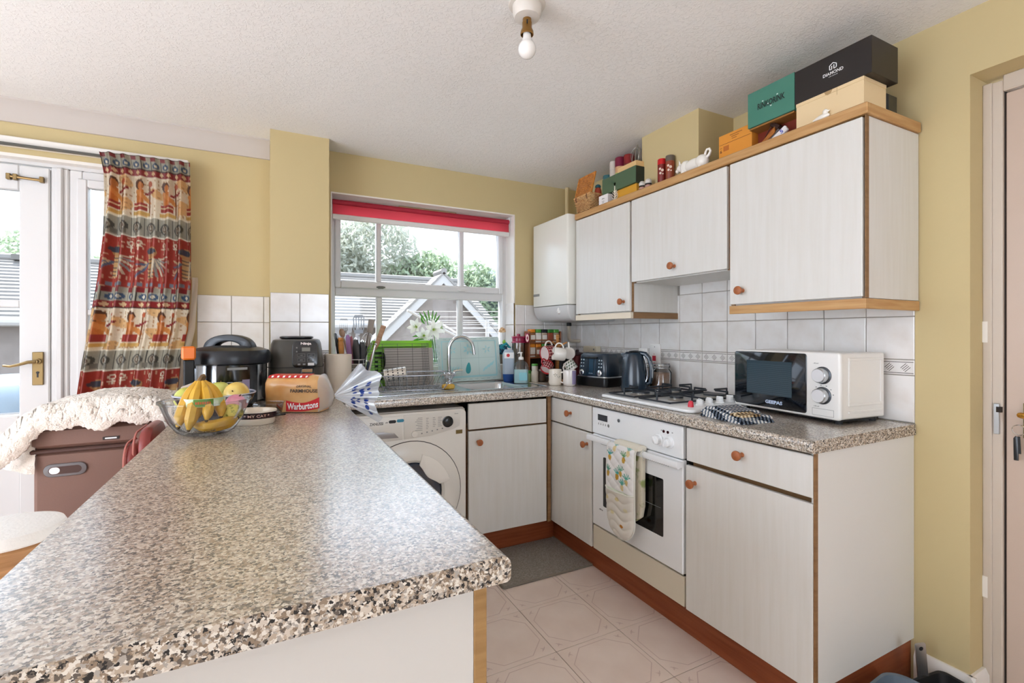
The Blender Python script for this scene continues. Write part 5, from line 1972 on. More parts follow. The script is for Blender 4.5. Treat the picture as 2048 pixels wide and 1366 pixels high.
obj('printed_leaf', p, mat('leaf_teal', '2f9aa0', rough=.4), t)
p = MB()
for k in range(7):
    a = k * 51
    leaf2(p, .212 + .026 * math.cos(R(a)), .208 + .024 * math.sin(R(a)), .026, .013, a)
for k in range(5):
    a = 30 + 72 * k
    leaf2(p, .340 + .020 * math.cos(R(a)), .205 + .018 * math.sin(R(a)), .022, .008, a)
    leaf2(p, .098 + .018 * math.cos(R(a)), .205 + .018 * math.sin(R(a)), .022, .008, a)
for k in range(4): leaf2(p, .32 + .02 * k, .075 + .012 * k, .04, .012, 55); leaf2(p, .08 + .018 * k, .085, .035, .010, 60)
obj('printed_leaves', p, TQ2, t)

# ---- bottles by the sink
t = thing('soap_dispenser', 'clear pump bottle of pale liquid soap at the right of the sink', 'soap bottle', (1.418, 2.660, WT + .0052), -27)
def bottle_rings(w, d, prof, r=.018):
    return [[(x, y, z) for x, y in rrect(w * k, d * k, min(r, w * k * .45, d * k * .45), 5)] for z, k in prof]
p = MB().loft(bottle_rings(.092, .052, [(0, .94), (.005, 1), (.105, 1), (.122, .9), (.135, .66), (.141, .36), (.150, .34)]))
obj('bottle', p, glass_mat('bottle_clear', (.88, .92, .94, 1), refl=.8, base=.05), t)
p = MB().loft(bottle_rings(.086, .047, [(.003, .95), (.006, 1), (.086, 1), (.0865, .98)]))
obj('liquid', p, mat('soap_liquid', 'bfe3e4', rough=.3), t)
p = MB(FB(.0, -.0265, .045)).rect(.012, 0, .05, .05, Matrix.Identity(4), .0002)
obj('label', p, mat('soap_label', '8cccd6', rough=.4), t)
p = MB()
p.lathe([(.016, .150), (.016, .163), (.011, .167), (.005, .169), (.005, .188), (.009, .190), (.009, .197), (0, .198)], 18)
p.tube([(0, 0, .193), (-.016, -.003, .194), (-.022, -.004, .188)], [.005, .004, .003], 8)
obj('pump', p, WHITEP, t)
t = thing('washing_up_bottle', 'blue washing-up liquid bottle upside down against the tiles', 'bottle', (1.400, 2.800, WT + .0052), -20)
p = MB().loft(bottle_rings(.078, .050, [(0, .80), (.006, .9), (.05, .98)]))
obj('blue_liquid', p, mat('liquid_blue', '1f4c94', rough=.25), t)
p = MB().loft(bottle_rings(.080, .052, [(.05, .98), (.10, .95), (.155, 1.0), (.185, .97), (.205, .7), (.21, .6)]))
obj('bottle', p, mat('bottle_greyblue', 'a9b7c6', rough=.2), t)
p = MB(FB(0, -.0268, .172)).rect(0, 0, .062, .038, Matrix.Identity(4), .0004)
lb = obj('label', p, PRINT_W, t)
p = MB().lathe([(.011, .0006), (0, .0007)], 16, M=FB(-.006, -.0268, .172))
obj('label_dot', p, PRINT_R, lb)

# ---- things at the right end of the sill
t = thing('sill_pot', 'small grey-brown pot at the right end of the window sill', 'pot', (1.452, 3.0, SILL))
obj('pot_body', MB().prism(rrect(.07, .06, .008, 3), 0, .062, .003), mat('pot_grey_brown', '83776a', rough=.6), t)
t = thing('scrub_cloth', 'crumpled teal and navy scrubbing cloth in the sill pot', 'cloth', (1.446, 2.995, SILL + .0625))
TEAL = mat('teal_cloth', '2aa0ac', rough=.8)
p = MB().ell((0, 0, .035), (.040, .026, .035), 18, 12, lambda d: 1 + .35 * noise.noise(d * 3.1))
obj('cloth', p, mat('navy_cloth', '243b57', rough=.9, var=('2f94a4', 40., .45, .55)), t, ang=180)
p = MB().tube([(-.02, -.02, .055), (.02, -.028, .075), (.045, -.02, .05), (.06, -.02, .045)], [.006, .010, .008, .003], 8)
obj('teal_strap', p, TEAL, t)
p = MB().ell((.012, -.01, .085), (.012, .010, .016), 12, 8)
obj('green_tag', p, mat('tag_green', '8fc84a', rough=.6), t)
solo('window_charm', MB(FB(1.475, 3.056, 1.255)).prism([(-.026, -.012), (-.018, .004), (-.012, .012), (0, .018), (.012, .012), (.022, .004), (.026, -.012), (.01, -.016), (-.01, -.016)], 0, .006, .002), mat('charm_brown', 'b5814f', rough=.6, var=('e3c7a0', 60., .4, .6)), 'small brown and cream charm stuck on the window frame', 'charm')

# ---- red-lidded storage jar
t = thing('storage_jar', 'tall glass storage jar with a crimson lid beside the spice rack', 'jar', (1.512, 2.872, WT))
p = MB().lathe([(.040, 0), (.044, .004), (.044, .255), (.041, .255), (.041, .008), (0, .006)], 30)
obj('glass', p, glass_mat('jar_glass', (.80, .76, .72, 1), refl=1.0, base=.06), t)
CRIM = mat('crimson_plastic', '8e1840', rough=.25)
p = MB().lathe([(.049, .256), (.049, .262), (.044, .266), (.044, .288), (.050, .292), (.048, .300), (.012, .303), (.010, .316), (0, .318)], 30)
obj('lid', p, CRIM, t)
obj('wooden_spoon', MB().tube([(.0, 0, .008), (.025, -.01, .24)], .006, 8), wood_mat('spoon_wood', 'b59a86', '9d806a'), t)
p = MB(rz(-27) @ T(.058, -.012, .258)).prism(rrect(.026, .04, .008, 4), 0, .062, .004)
cl_ = obj('lid_clip', p, CRIM, t)
Mo = rz(-27) @ FB(.058, -.0326, .289)
p = MB(Mo).prism([(.011 * math.cos(2 * math.pi * k / 20), .026 * math.sin(2 * math.pi * k / 20)) for k in range(20)], -.001, .002)
obj('clip_badge', p, mat('badge_pink', 'ecc6c6', rough=.4), cl_)
p = MB(Mo).prism([(.005 * math.cos(2 * math.pi * k / 16), .012 * math.sin(2 * math.pi * k / 16)) for k in range(16)], .001, .003)
obj('badge_centre', p, CRIM, cl_)

# ---- spice rack in the corner
t = thing('spice_rack', 'two-tier wooden spice rack in the corner below the boiler', 'spice rack', (1.70, 2.865, WT))
SW = wood_mat('rack_wood', '9a5a34', '7c4426')
for x in (-.128, .122): obj('side_panel', MB().box(x, -.035, 0, x + .008, .04, .335, .002), SW, t)
for z in (.150, .250):
    obj('shelf', MB().box(-.12, -.035, z, .122, .04, z + .008, .001), SW, t)
    obj('rail', MB().box(-.12, -.036, z + .02, .122, -.031, z + .028, .001), SW, t)
obj('back_shade', MB().box(-.12, .036, .02, .122, .040, .335), mat('rack_shadow', '2a1a12', rough=.8), t, smooth=False)  # dark sheet standing in for the shade behind the jars
JG = mat('spice_jar', 'b9aa96', rough=.15, spec=.6)
caps = {'orange': mat('cap_orange', 'd98420', rough=.4), 'green': mat('cap_green', '4d9a38', rough=.4), 'black': BLACKM, 'dark green': mat('cap_dark_green', '2f7a2a', rough=.4)}
fill = {'white': mat('spice_white', 'ddd6cd', rough=.5), 'brown': mat('spice_brown', '8a5c38', rough=.5), 'herb': mat('spice_herb', 'b3a08a', rough=.5), 'red': mat('spice_red', '9c4a30', rough=.5)}
def spice(x, y, z, cap, f, label):
    j = thing('spice_jar', label, 'spice jar', (x, y, z), 0, 'spice jars in the corner rack')
    obj('jar', MB().prism(rrect(.042, .042, .006, 3), 0, .066, .003), fill[f], j)
    obj('label', MB(FB(0, -.0212, .032)).rect(0, 0, .034, .036, Matrix.Identity(4), .0003), mat('spice_label', 'e4e0d8', rough=.5) if f != 'red' else fill['red'], j)
    obj('cap', MB().prism(rrect(.043, .043, .008, 3), .0665, .090, .003), caps[cap], j)
tier = [('orange', 'brown'), ('green', 'white'), ('black', 'herb'), ('dark green', 'red'), ('green', 'herb')]
nm = ['first from the left', 'second from the left', 'third from the left', 'fourth from the left', 'at the right end']
for k, (c, f) in enumerate(tier):
    spice(1.70 - .095 + .0475 * k, 2.860, WT + .2585, c, f, 'spice jar with %s cap, upper tier of the rack, %s' % (c, nm[k]))
for k, (c, f) in enumerate([('orange', 'white'), ('orange', 'brown'), ('green', 'herb'), ('black', 'brown'), ('black', 'red')]):
    spice(1.70 - .095 + .0475 * k, 2.860, WT + .1585, c, f, 'spice jar with %s cap, lower tier of the rack, %s' % (c, nm[k]))
# things standing under / before the rack
t = thing('salt_tub', 'white salt tub with a green cap below the spice rack', 'tub', (1.566, 2.745, WT))
obj('tub_body', MB().lathe([(.022, 0), (.024, .004), (.024, .065), (.019, .075), (.021, .082), (.021, .105), (0, .106)], 20), mat('tub_white', 'e0dace', rough=.4), t)
obj('cap', MB().lathe([(.0215, .1065), (.0215, .116), (.018, .119), (0, .119)], 20), caps['green'], t)
t = thing('pepper_pot', 'squat brown glass pepper pot below the spice rack', 'pot', (1.622, 2.755, WT))
obj('pot_body', MB().lathe([(.028, 0), (.030, .004), (.030, .045), (.020, .062), (.018, .07), (0, .07)], 20), mat('pepper_brown', '5f5148', rough=.3), t)
obj('cap', MB().lathe([(.019, .0705), (.019, .08), (0, .082)], 18), mat('cap_pinkish', 'd8c7c0', rough=.4), t)
t = thing('herb_pot', 'small green lidded herb pot beside the salt tub', 'pot', (1.530, 2.775, WT))
obj('pot_body', MB().lathe([(.020, 0), (.022, .004), (.022, .055), (0, .055)], 18), mat('herb_glass', '8a9a6a', rough=.3), t)
obj('cap', MB().lathe([(.0225, .0555), (.0225, .075), (0, .076)], 18), caps['dark green'], t)

# ---- mug tree and mugs
t = thing('mug_tree', 'wooden mug tree hung with mugs in front of the spice rack', 'mug tree', (1.690, 2.660, WT))
MT = wood_mat('tree_wood', 'c58a4c', 'a56c34')
obj('base', MB().lathe([(.06, 0), (.062, .006), (.058, .014), (0, .016)], 28), MT, t)
obj('post', MB().lathe([(.010, .014), (.010, .285), (.013, .292), (.012, .31), (0, .318)], 16), MT, t)
pegs = [(-150, .235), (-40, .235), (90, .235), (-95, .15), (25, .15), (145, .15)]
for a, z in pegs:
    obj('peg', MB().tube([(.008 * math.cos(R(a)), .008 * math.sin(R(a)), z), (.062 * math.cos(R(a)), .062 * math.sin(R(a)), z + .028)], .005, 8), MT, t)
def mug_parts(t, r, h, body, M, handle=None, inner=None):
    p = MB(M)
    p.lathe([(r * .84, 0), (r * .92, .003), (r, .018), (r, h - .003), (r * .975, h), (r * .95, h - .003), (r * .94, .01), (0, .006)], 28)
    b = obj('mug_body', p, body, t)
    p = MB(M)
    pts = []
    for k in range(11):
        a = R(100 - 20 * k)
        pts.append((r * .97 + .028 * math.cos(a) * (1 if True else 0) if False else r * .96 + max(0, .030 * math.cos(a)), 0, h * .52 + h * .34 * math.sin(a)))
    p.tube(pts, .0048, 8)
    obj('handle', p, handle or body, t)
    return b
def hung(name, label, c, M3, r, h, body, handle=None):
    t = bpy.data.objects.new(name, None)
    t.empty_display_size = .03
    COL.objects.link(t)
    t.matrix_basis = T(*c) @ M3
    t['label'], t['category'], t['group'] = label, 'mug', 'mugs by the toaster'
    return t, mug_parts(t, r, h, body, Matrix.Identity(4), handle)
PLAID = mat('red_plaid', 'b32832', rough=.25)
def add_plaid(t, r, h):
    p = MB()
    for k in range(16):
        a0 = 2 * math.pi * k / 16
        for (w, ) in ((.05,),):
            p.raw([(1.012 * r * math.cos(a0 + d), 1.012 * r * math.sin(a0 + d), z) for z in (.014, h - .004) for d in (-w, w)], [(0, 1, 3, 2)])
    for z in (.022, .042, .062, .078):
        if z < h - .005: p.lathe([(r * 1.013, z), (r * 1.013, z + .0035)], 28)
    obj('plaid_stripes', p, mat('plaid_dark', '4a1a22', rough=.3), t)
    p = MB()
    for z in (.033, .053, .072):
        if z < h - .004: p.lathe([(r * 1.014, z), (r * 1.014, z + .0018)], 28)
    for k in range(16):
        a0 = 2 * math.pi * (k + .5) / 16
        p.raw([(1.0145 * r * math.cos(a0 + d), 1.0145 * r * math.sin(a0 + d), z) for z in (.014, h - .004) for d in (-.02, .02)], [(0, 1, 3, 2)])
    obj('plaid_lines', p, mat('plaid_white', 'e0cfcb', rough=.3), t)
def aim(mouth, hand):      # mug axes: z out of the mouth, x through the handle
    z = Vector(mouth).normalized()
    x = Vector(hand)
    x = (x - z * x.dot(z)).normalized()
    y = z.cross(x)
    M = Matrix.Identity(4)
    for i in range(3): M[i][0], M[i][1], M[i][2] = x[i], y[i], z[i]
    return M
tt, b = hung('red_plaid_mug', 'red plaid mug hanging on the tree with its pale mouth facing the sink', (1.650, 2.640, 1.106), aim((-1, -.12, -.08), (.25, 0, 1)), .050, .082, PLAID, CERAM)
add_plaid(tt, .050, .082)
tt, b = hung('bird_mug', 'white mug with a brown bird print hanging at the front of the tree', (1.662, 2.528, 1.096), aim((-.93, .30, .12), (-.1, .2, 1)), .041, .078, CERAM)
p = MB()
for k in range(6):
    for j in range(3):
        a = R(58 + 9 * k + 5 * j)
        z = .022 + .014 * j + .003 * (k % 3)
        Mh = ax((.0416 * math.cos(a), .0416 * math.sin(a), z), (-math.sin(a), math.cos(a), 0), (0, 0, 1))
        p.flat([(-.006, 0), (.002, -.003), (.007, .001), (.001, .003)], Mh, .0003)
obj('bird_print', p, mat('print_sepia', '7d6a4c', rough=.4), tt)
tt, b = hung('white_mug', 'plain white mug hanging on the tree, its base towards the room', (1.716, 2.560, 1.100), aim((.50, .86, .10), (-.05, 0, 1)), .040, .074, CERAM)
tt, b = hung('red_plaid_mug', 'smaller red plaid mug hanging low on the sink side of the tree', (1.605, 2.625, 1.040), aim((-.6, -.3, -.6), (-.3, 0, .8)), .036, .066, PLAID)
add_plaid(tt, .036, .066)
tt, b = hung('leafy_mug', 'white mug with green leaf print hanging low behind the lilac mug', (1.712, 2.580, 1.050), aim((.35, -.35, -.7), (-.8, .2, .5)), .038, .066, CERAM)
p = MB()
for k in range(14):
    for j in range(3):
        a = R(25.7 * k + 12 * j)
        Mh = ax((.0384 * math.cos(a), .0384 * math.sin(a), .014 + .017 * j), (-math.sin(a), math.cos(a), 0), (0, 0, 1))
        p.flat([(-.007, -.003), (0, -.006), (.008, .002), (.001, .006)], Mh, .0003)
obj('leaf_print', p, mat('print_leaf', '56714f', rough=.4), tt)
t = thing('mug', 'cream mug with a small sprig print standing in front of the mug tree', 'mug', (1.580, 2.515, WT), 0, 'mugs by the toaster')
mug_parts(t, .040, .098, mat('mug_cream', 'e6ddcf', rough=.15), rz(60))
p = MB()
for (x, y, w, h) in ((-.010, .068, .008, .004), (-.002, .072, .006, .004), (.006, .066, .006, .005), (-.004, .060, .005, .004), (.012, .055, .012, .002), (.020, .048, .012, .0018), (.026, .056, .008, .004)):
    a = R(-117) + x / .04
    p.rect(0, 0, w, h, ax((.0404 * math.cos(a), .0404 * math.sin(a), y), (-math.sin(a), math.cos(a), 0), (0, 0, 1)), .0003)
obj('sprig_print', p, mat('print_olive', '5f6350', rough=.4), t)
t = thing('mug', 'lilac and white mug on the worktop beside the toaster, handle to the left', 'mug', (1.646, 2.455, WT), 0, 'mugs by the toaster')
mug_parts(t, .040, .095, mat('mug_white', 'ece7e2', rough=.15), rz(150))
p = MB()
rg = []
for k in range(10):
    a = R(-100 + 14 * k)
    rg.append([(.0403 * math.cos(a), .0403 * math.sin(a), .010), (.0403 * math.cos(a), .0403 * math.sin(a), .093)])
p.loft(rg, False, False, closed=False)
obj('lilac_panel', p, mat('print_lilac', 'a79cc4', rough=.3), t)
t = thing('red_canister', 'dark red canister half hidden behind the mug tree and toaster', 'canister', (1.845, 2.66, WT))
obj('canister_body', MB().lathe([(.045, 0), (.047, .004), (.047, .170), (.045, .174), (0, .176)], 28), mat('canister_red', '6e1620', rough=.4), t)
obj('lid', MB().lathe([(.049, .1765), (.049, .19), (.012, .196), (.010, .21), (0, .212)], 28), mat('canister_lid', '3a0f14', rough=.4), t)
t = thing('dark_canister', 'near-black canister in the corner behind the hanging mugs', 'canister', (1.790, 2.745, WT))
obj('canister_body', MB().lathe([(.04, 0), (.042, .004), (.042, .13), (.04, .134), (0, .136)], 28), mat('canister_black', '17171b', rough=.5), t)
obj('lid', MB().lathe([(.043, .1365), (.043, .15), (0, .152)], 28), BLACK, t)
# ================================================================ along the right-hand worktop
NAVY = mat('blue_black_gloss', '1c2c3a', rough=.22, spec=.6)
# ---- toaster: local x towards the camera end (-Y), local y into the wall (+X)
t = thing('toaster', 'blue-black four-slice toaster on the worktop below the boiler', 'toaster', (1.850, 2.392, WT), -78)
p = MB()
p.loft([[(x, y, z) for x, y in rrect(w, d, .03, 5)] for z, w, d in ((0, .252, .232), (.012, .258, .238), (.052, .258, .238), (.056, .252, .232))])
obj('base', p, BLACK, t)
p = MB()
p.loft([[(x, y, z) for x, y in rrect(w, d, .032, 5)] for z, w, d in ((.056, .236, .215), (.06, .238, .217), (.186, .218, .198), (.196, .208, .188), (.199, .19, .17))])
obj('body', p, NAVY, t)
p = MB()
p.loft([[(x, y, z) for x, y in rrect(w, d, .031, 5)] for z, w, d in ((.0555, .246, .226), (.0605, .244, .224))])
obj('chrome_band', p, STEEL, t)
Mt = ax((0, -.1085, .06), (1, 0, 0), (0, .075, 1))
p = MB(Mt)
p.prism(rrect(.060, .105, .004, 2, .0, .062), -.004, .0025, .001)
obj('centre_panel', p, mat('toaster_panel', '27455c', rough=.25, metal=.4), t)
for x in (-.022, .022):
    p = MB(Mt)
    p.prism(rrect(.052, .012, .003, 2, x, .112), -.004, .016, .002)
    p.box(x - .003, .02, .001, x + .003, .11, .003)
    obj('lever', p, BLACK, t)
for x in (-.072, .070):
    p = MB().lathe([(.019, -.003), (.018, .008), (.015, .010), (0, .010)], 22, M=Mt @ T(x, .022, 0))
    obj('dial', p, CHROME, t)
    p = MB()
    for k in range(6): p.lathe([(.005, 0), (.004, .002), (0, .003)], 10, M=Mt @ T(x - .010 + .018 * (k % 2), .058 + .020 * (k // 2), 0))
    obj('buttons', p, mat('button_pale', 'b4c6d2', rough=.2), t)
p = MB()
marks(p, .035, .004, Mt @ T(0, .018, .003), n=7)
obj('lettering', p, mat('toaster_print', 'a9bcc9', rough=.3), t)
p = MB()
for y in (-.045, .045):
    p.box(-.09, y - .012, .1985, .09, y + .012, .200)
obj('slots', p, PRINT_K, t)

# ---- kettle
t = thing('kettle', 'blue-black jug kettle standing beside the hob', 'kettle', (1.800, 2.045, WT), -62)
p = MB()
secs = []
for z, r in ((0, .070), (.004, .073), (.02, .0735), (.06, .071), (.11, .066), (.16, .058), (.19, .052), (.206, .046), (.216, .036), (.220, .02)):
    secs.append([(r * math.cos(2 * math.pi * k / 36) - (.010 if math.cos(2 * math.pi * k / 36) < -.8 and z > .13 else 0), r * .96 * math.sin(2 * math.pi * k / 36), z) for k in range(36)])
p.loft(secs)
obj('jug', p, NAVY, t)
p = MB()
p.tube([(.030, 0, .212), (.062, 0, .208), (.083, 0, .185), (.094, 0, .14), (.096, 0, .09), (.088, 0, .055), (.070, 0, .045)], [.012, .0125, .0125, .012, .012, .012, .011], 10, flat=1.0)
obj('handle', p, NAVY, t)
p = MB()
p.tube([(.058, -.0155, .196), (.071, -.014, .16), (.078, -.012, .11), (.074, -.012, .072), (.068, -.013, .055)], .0022, 6)
p.tube([(.094, -.011, .17), (.105, -.008, .12), (.103, -.008, .08)], .0018, 6)
obj('bright_trim', p, CHROME, t)
p = MB().loft([[(-.055, -.020, .185), (-.055, .020, .185), (-.045, .02, .208), (-.045, -.02, .208)], [(-.078, -.006, .205), (-.078, .006, .205), (-.068, .006, .212), (-.068, -.006, .212)]])
obj('spout', p, NAVY, t)
p = MB().lathe([(.034, .2165), (.028, .223), (.01, .226), (0, .2265)], 24)
obj('lid', p, BLACK, t)
p = MB().box(.062, -.010, .032, .078, .010, .042, .002)
obj('switch', p, BLACK, t)
p = MB()
a = R(196)
obj('white_mark', MB().rect(0, 0, .016, .012, ax((.0742 * math.cos(a), .0742 * .96 * math.sin(a), .022), (-math.sin(a), math.cos(a), 0), (0, 0, 1)), .001), PRINT_W, t)

# ---- clip-top jars
JGL = glass_mat('jar_clear', (.90, .90, .90, 1), refl=.9, base=.06)
def clip_jar(name, label, x, y, r, h, fillc, fh):
    t = thing(name, label, 'jar', (x, y, WT))
    obj('glass', MB().lathe([(r * .85, 0), (r, .006), (r, h * .68), (r * .8, h * .80), (r * .8, h * .84), (r * .76, h * .84), (r * .94, h * .66), (r * .94, .008), (0, .006)], 30), JGL, t)
    obj('contents', MB().lathe([(r * .9, .009), (r * .92, .012), (r * .92, fh), (0, fh + .003)], 26), fillc, t)
    obj('lid', MB().lathe([(r * .84, h * .85), (r * .88, h * .86), (r * .88, h * .95), (r * .8, h), (0, h * 1.0)], 30), JGL, t)
    ring = MB()
    ring.tube([(r * .86 * math.cos(2 * math.pi * k / 24), r * .86 * math.sin(2 * math.pi * k / 24), h * .835) for k in range(24)], .0025, 6, closed=True)
    ring.tube([(r * .90 * math.cos(2 * math.pi * k / 24), r * .90 * math.sin(2 * math.pi * k / 24), h * .955) for k in range(24)], .0022, 6, closed=True)
    ring.tube([(-r * .86, -.012, h * .83), (-r * 1.05, -.012, h * .78), (-r * 1.05, .012, h * .78), (-r * .86, .012, h * .83)], .002, 6)
    ring.tube([(-r * 1.0, 0, h * .78), (-r * .98, 0, h * .95)], .002, 6)
    obj('wire_clip', ring, CHROME, t)
    return t
clip_jar('clip_jar', 'clip-top glass jar of brown biscuits between kettle and hob', 1.955, 2.005, .058, .152, mat('jar_brown', '9a7358', rough=.7, var=('b79a82', 30., .4, .65)), .100)
clip_jar('clip_jar', 'clip-top glass jar of pale flour half hidden behind the kettle', 1.968, 2.130, .055, .150, mat('jar_pale', 'cdbfae', rough=.8), .060)

# ---- things fixed to the tiles
XT = XW - .0062
def socket(name, label, y0, y1, z0, z1, extra):
    t = thing(name, label, 'socket')
    obj('faceplate', MB(FR(XT, y1, z0)).prism(rrect(y1 - y0, z1 - z0, .006, 3, (y1 - y0) / 2, (z1 - z0) / 2), 0, .010, .003), WHITEP, t)
    extra(t, FR(XT - .010, y1, z0), y1 - y0, z1 - z0)
    return t
def cooker_switch(t, M, w, h):
    obj('rocker', MB(M).box(w * .32, h * .16, 0, w * .62, h * .42, .005, .0015), mat('rocker_red', 'c3283c', rough=.3), t)
    obj('screw', MB().lathe([(.003, 0), (.003, .001), (0, .001)], 8, M=M @ T(w * .5, h * .86, 0)), PRINT_G, t)
    obj('neon', MB(M).rect(w * .45, h * .5, .006, .004, Matrix.Identity(4), .0005), PRINT_R, t)
socket('cooker_switch', 'white cooker isolator plate with a red rocker above the clip jar', 2.082, 2.168, 1.050, 1.168, cooker_switch)
def plugged(t, M, w, h):
    obj('plug', MB(M).box(w * .1, h * .2, 0, w * .9, h * .75, .026, .006), WHITEP, t)
    obj('rocker', MB(M).box(w * .38, h * .82, 0, w * .62, h * .95, .004, .001), WHITEP, t)
socket('wall_socket', 'white wall socket with a plug in it, behind the kettle', 2.188, 2.262, 1.055, 1.140, plugged)
t = thing('fused_box', 'cream plastic box fixed to the tiles above the toaster', 'box', (XT, 2.80, 1.100), -90)
obj('box_body', MB().box(0, -.042, 0, .155, -.0005, .042, .004), mat('cream_plastic', 'ddd3bb', rough=.45), t)
obj('grey_button', MB().box(.120, -.044, .014, .134, -.042, .026), PRINT_G, t)

# ---- microwave (rotated a little, local x along its front towards the camera)
t = thing('microwave', 'white microwave oven with a black glass door on the worktop end', 'microwave', (1.790, 1.402, WT + .0185), -95)
W_, D_, H_ = .452, .250, .232
MWW = mat('microwave_white', 'e7e5e1', rough=.28)
p = MB()
p.box(0.006, 0.016, 0, W_ - .006, D_, H_, .004)
obj('casing', p, MWW, t)
Mm = ax((0, 0.016, 0), (1, 0, 0), (0, 0, 1))
p = MB(Mm)
p.prism(rrect(W_, H_ + .004, .012, 4, W_ / 2, H_ / 2), -.004, .016, .007, 3)
ff = obj('front_frame', p, MWW, t)
p = MB(Mm)
p.prism(rrect(.326, H_ - .012, .010, 4, .168, H_ / 2 + .001), .010, .0185, .002)
dr = obj('door', p, mat('mw_glass', '0a1018', rough=.06, spec=.7), t)
p = MB(Mm)
p.rect(.170, .124, .205, .135, Matrix.Identity(4), .0188)
obj('window_mesh', p, mat('mw_window', '33444e', rough=.12, spec=.7), dr)
p = MB()
for k in range(16): p.rect(.170, .064 + .0075 * k, .196, .0009, Mm, .0191)
obj('window_lines', p, mat('mw_lines', '4e626d', rough=.2), dr)
p = MB()
p.text('GEEPAS', .076, .014, Mm @ T(.195, .030, .0188), bold=.05)
obj('lettering', p, mat('mw_print', 'b9c8df', rough=.3), dr)
for z in (.152, .080):
    M = Mm @ T(.391, z, .016)
    p = MB().lathe([(.031, 0), (.031, .003), (.0275, .004)], 30, M=M)
    k_ = obj('dial_ring', p, mat('ring_dark', '55585c', rough=.3, metal=.8), t)
    p = MB().lathe([(.0265, .003), (.0255, .024), (.0235, .0265)], 30, M=M)
    obj('dial_rim', p, STEEL, k_)
    p = MB().lathe([(.0230, .0255), (.0225, .0275), (0, .0275)], 30, M=M)
    obj('dial_face', p, mat('dial_face', 'd6d6d8', rough=.35), k_)
p = MB()
marks(p, .020, .004, Mm @ T(.366, .194, .0162), n=5)
marks(p, .022, .004, Mm @ T(.368, .040, .0162), n=5)
for k in range(6):
    a = R(160 - 30 * k)
    p.rect(.391 + .038 * math.cos(a), .080 + .037 * math.sin(a), .005, .003, Mm, .0162)
for (cx, cy, w, h) in ((.391, .032, .078, .0012), (.391, .008, .078, .0012), (.352, .020, .0012, .024), (.430, .020, .0012, .024)): p.rect(cx, cy, w, h, Mm, .0162)
obj('panel_print', p, PRINT_G, ff)
Ms_ = ax((W_ - .006, 0.03, 0), (0, 1, 0), (0, 0, 1))
p = MB(Ms_)
def rring(p, x0, y0, x1, y1, w, z0, z1):
    p.box(x0, y0, z0, x1, y0 + w, z1, .0012); p.box(x0, y1 - w, z0, x1, y1, z1, .0012)
    p.box(x0, y0 + w, z0, x0 + w, y1 - w, z1, .0012); p.box(x1 - w, y0 + w, z0, x1, y1 - w, z1, .0012)
rring(p, .022, .045, .205, .215, .010, -.001, .003)
p.box(.022, .020, -.001, .205, .028, .003, .001)
obj('side_pressing', p, MWW, t)
for x in (.03, W_ - .03):
    for y in (.04, D_ - .03): obj('foot', MB().lathe([(.011, -.018), (.012, .001), (0, .001)], 12, M=T(x, y, 0)), BLACKM, t)

obj('base_plate', MB().box(.07, .03, -.010, W_ - .02, D_ - .012, 0), BLACKM, t, smooth=False)
# ---- folded tea towel
def check_mat(nm, c1, c2, c3):
    m = mat(nm, 'ffffff', rough=.95, spec=.1)
    nt = m.node_tree
    b = nt.nodes['Principled BSDF']
    tc = nt.nodes.new('ShaderNodeTexCoord')
    mp = nt.nodes.new('ShaderNodeMapping')
    nt.links.new(tc.outputs['Object'], mp.inputs['Vector'])
    mp.inputs['Rotation'].default_value = (0, 0, R(8))
    sx = nt.nodes.new('ShaderNodeSeparateXYZ')
    nt.links.new(mp.outputs['Vector'], sx.inputs[0])
    def wave(sock, f):
        a = nt.nodes.new('ShaderNodeMath'); a.operation = 'MULTIPLY'; a.inputs[1].default_value = f
        nt.links.new(sock, a.inputs[0])
        c = nt.nodes.new('ShaderNodeMath'); c.operation = 'FRACT'
        nt.links.new(a.outputs[0], c.inputs[0])
        d = nt.nodes.new('ShaderNodeMath'); d.operation = 'GREATER_THAN'; d.inputs[1].default_value = .5
        nt.links.new(c.outputs[0], d.inputs[0])
        return d.outputs[0]
    wx, wy = wave(sx.outputs[0], 62), wave(sx.outputs[1], 62)
    ad = nt.nodes.new('ShaderNodeMath'); ad.operation = 'ADD'
    nt.links.new(wx, ad.inputs[0]); nt.links.new(wy, ad.inputs[1])
    hv = nt.nodes.new('ShaderNodeMath'); hv.operation = 'MULTIPLY'; hv.inputs[1].default_value = .5
    nt.links.new(ad.outputs[0], hv.inputs[0])
    r = nt.nodes.new('ShaderNodeValToRGB')
    r.color_ramp.interpolation = 'CONSTANT'
    r.color_ramp.elements[0].color = lin(c1)
    r.color_ramp.elements[1].position = .3
    r.color_ramp.elements[1].color = lin(c2)
    e = r.color_ramp.elements.new(.8); e.color = lin(c3)
    nt.links.new(hv.outputs[0], r.inputs['Fac'])
    nt.links.new(r.outputs['Color'], b.inputs['Base Color'])
    return m
CHK = check_mat('check_cloth', 'd9d8d4', '5f6a78', '15181f')
BRN = check_mat('brown_check', 'd2c2a2', '8d7556', '2b231b')
t = thing('tea_towel', 'folded checked tea towel on the worktop in front of the microwave', 'towel', (1.555, 1.215, WT), -98)
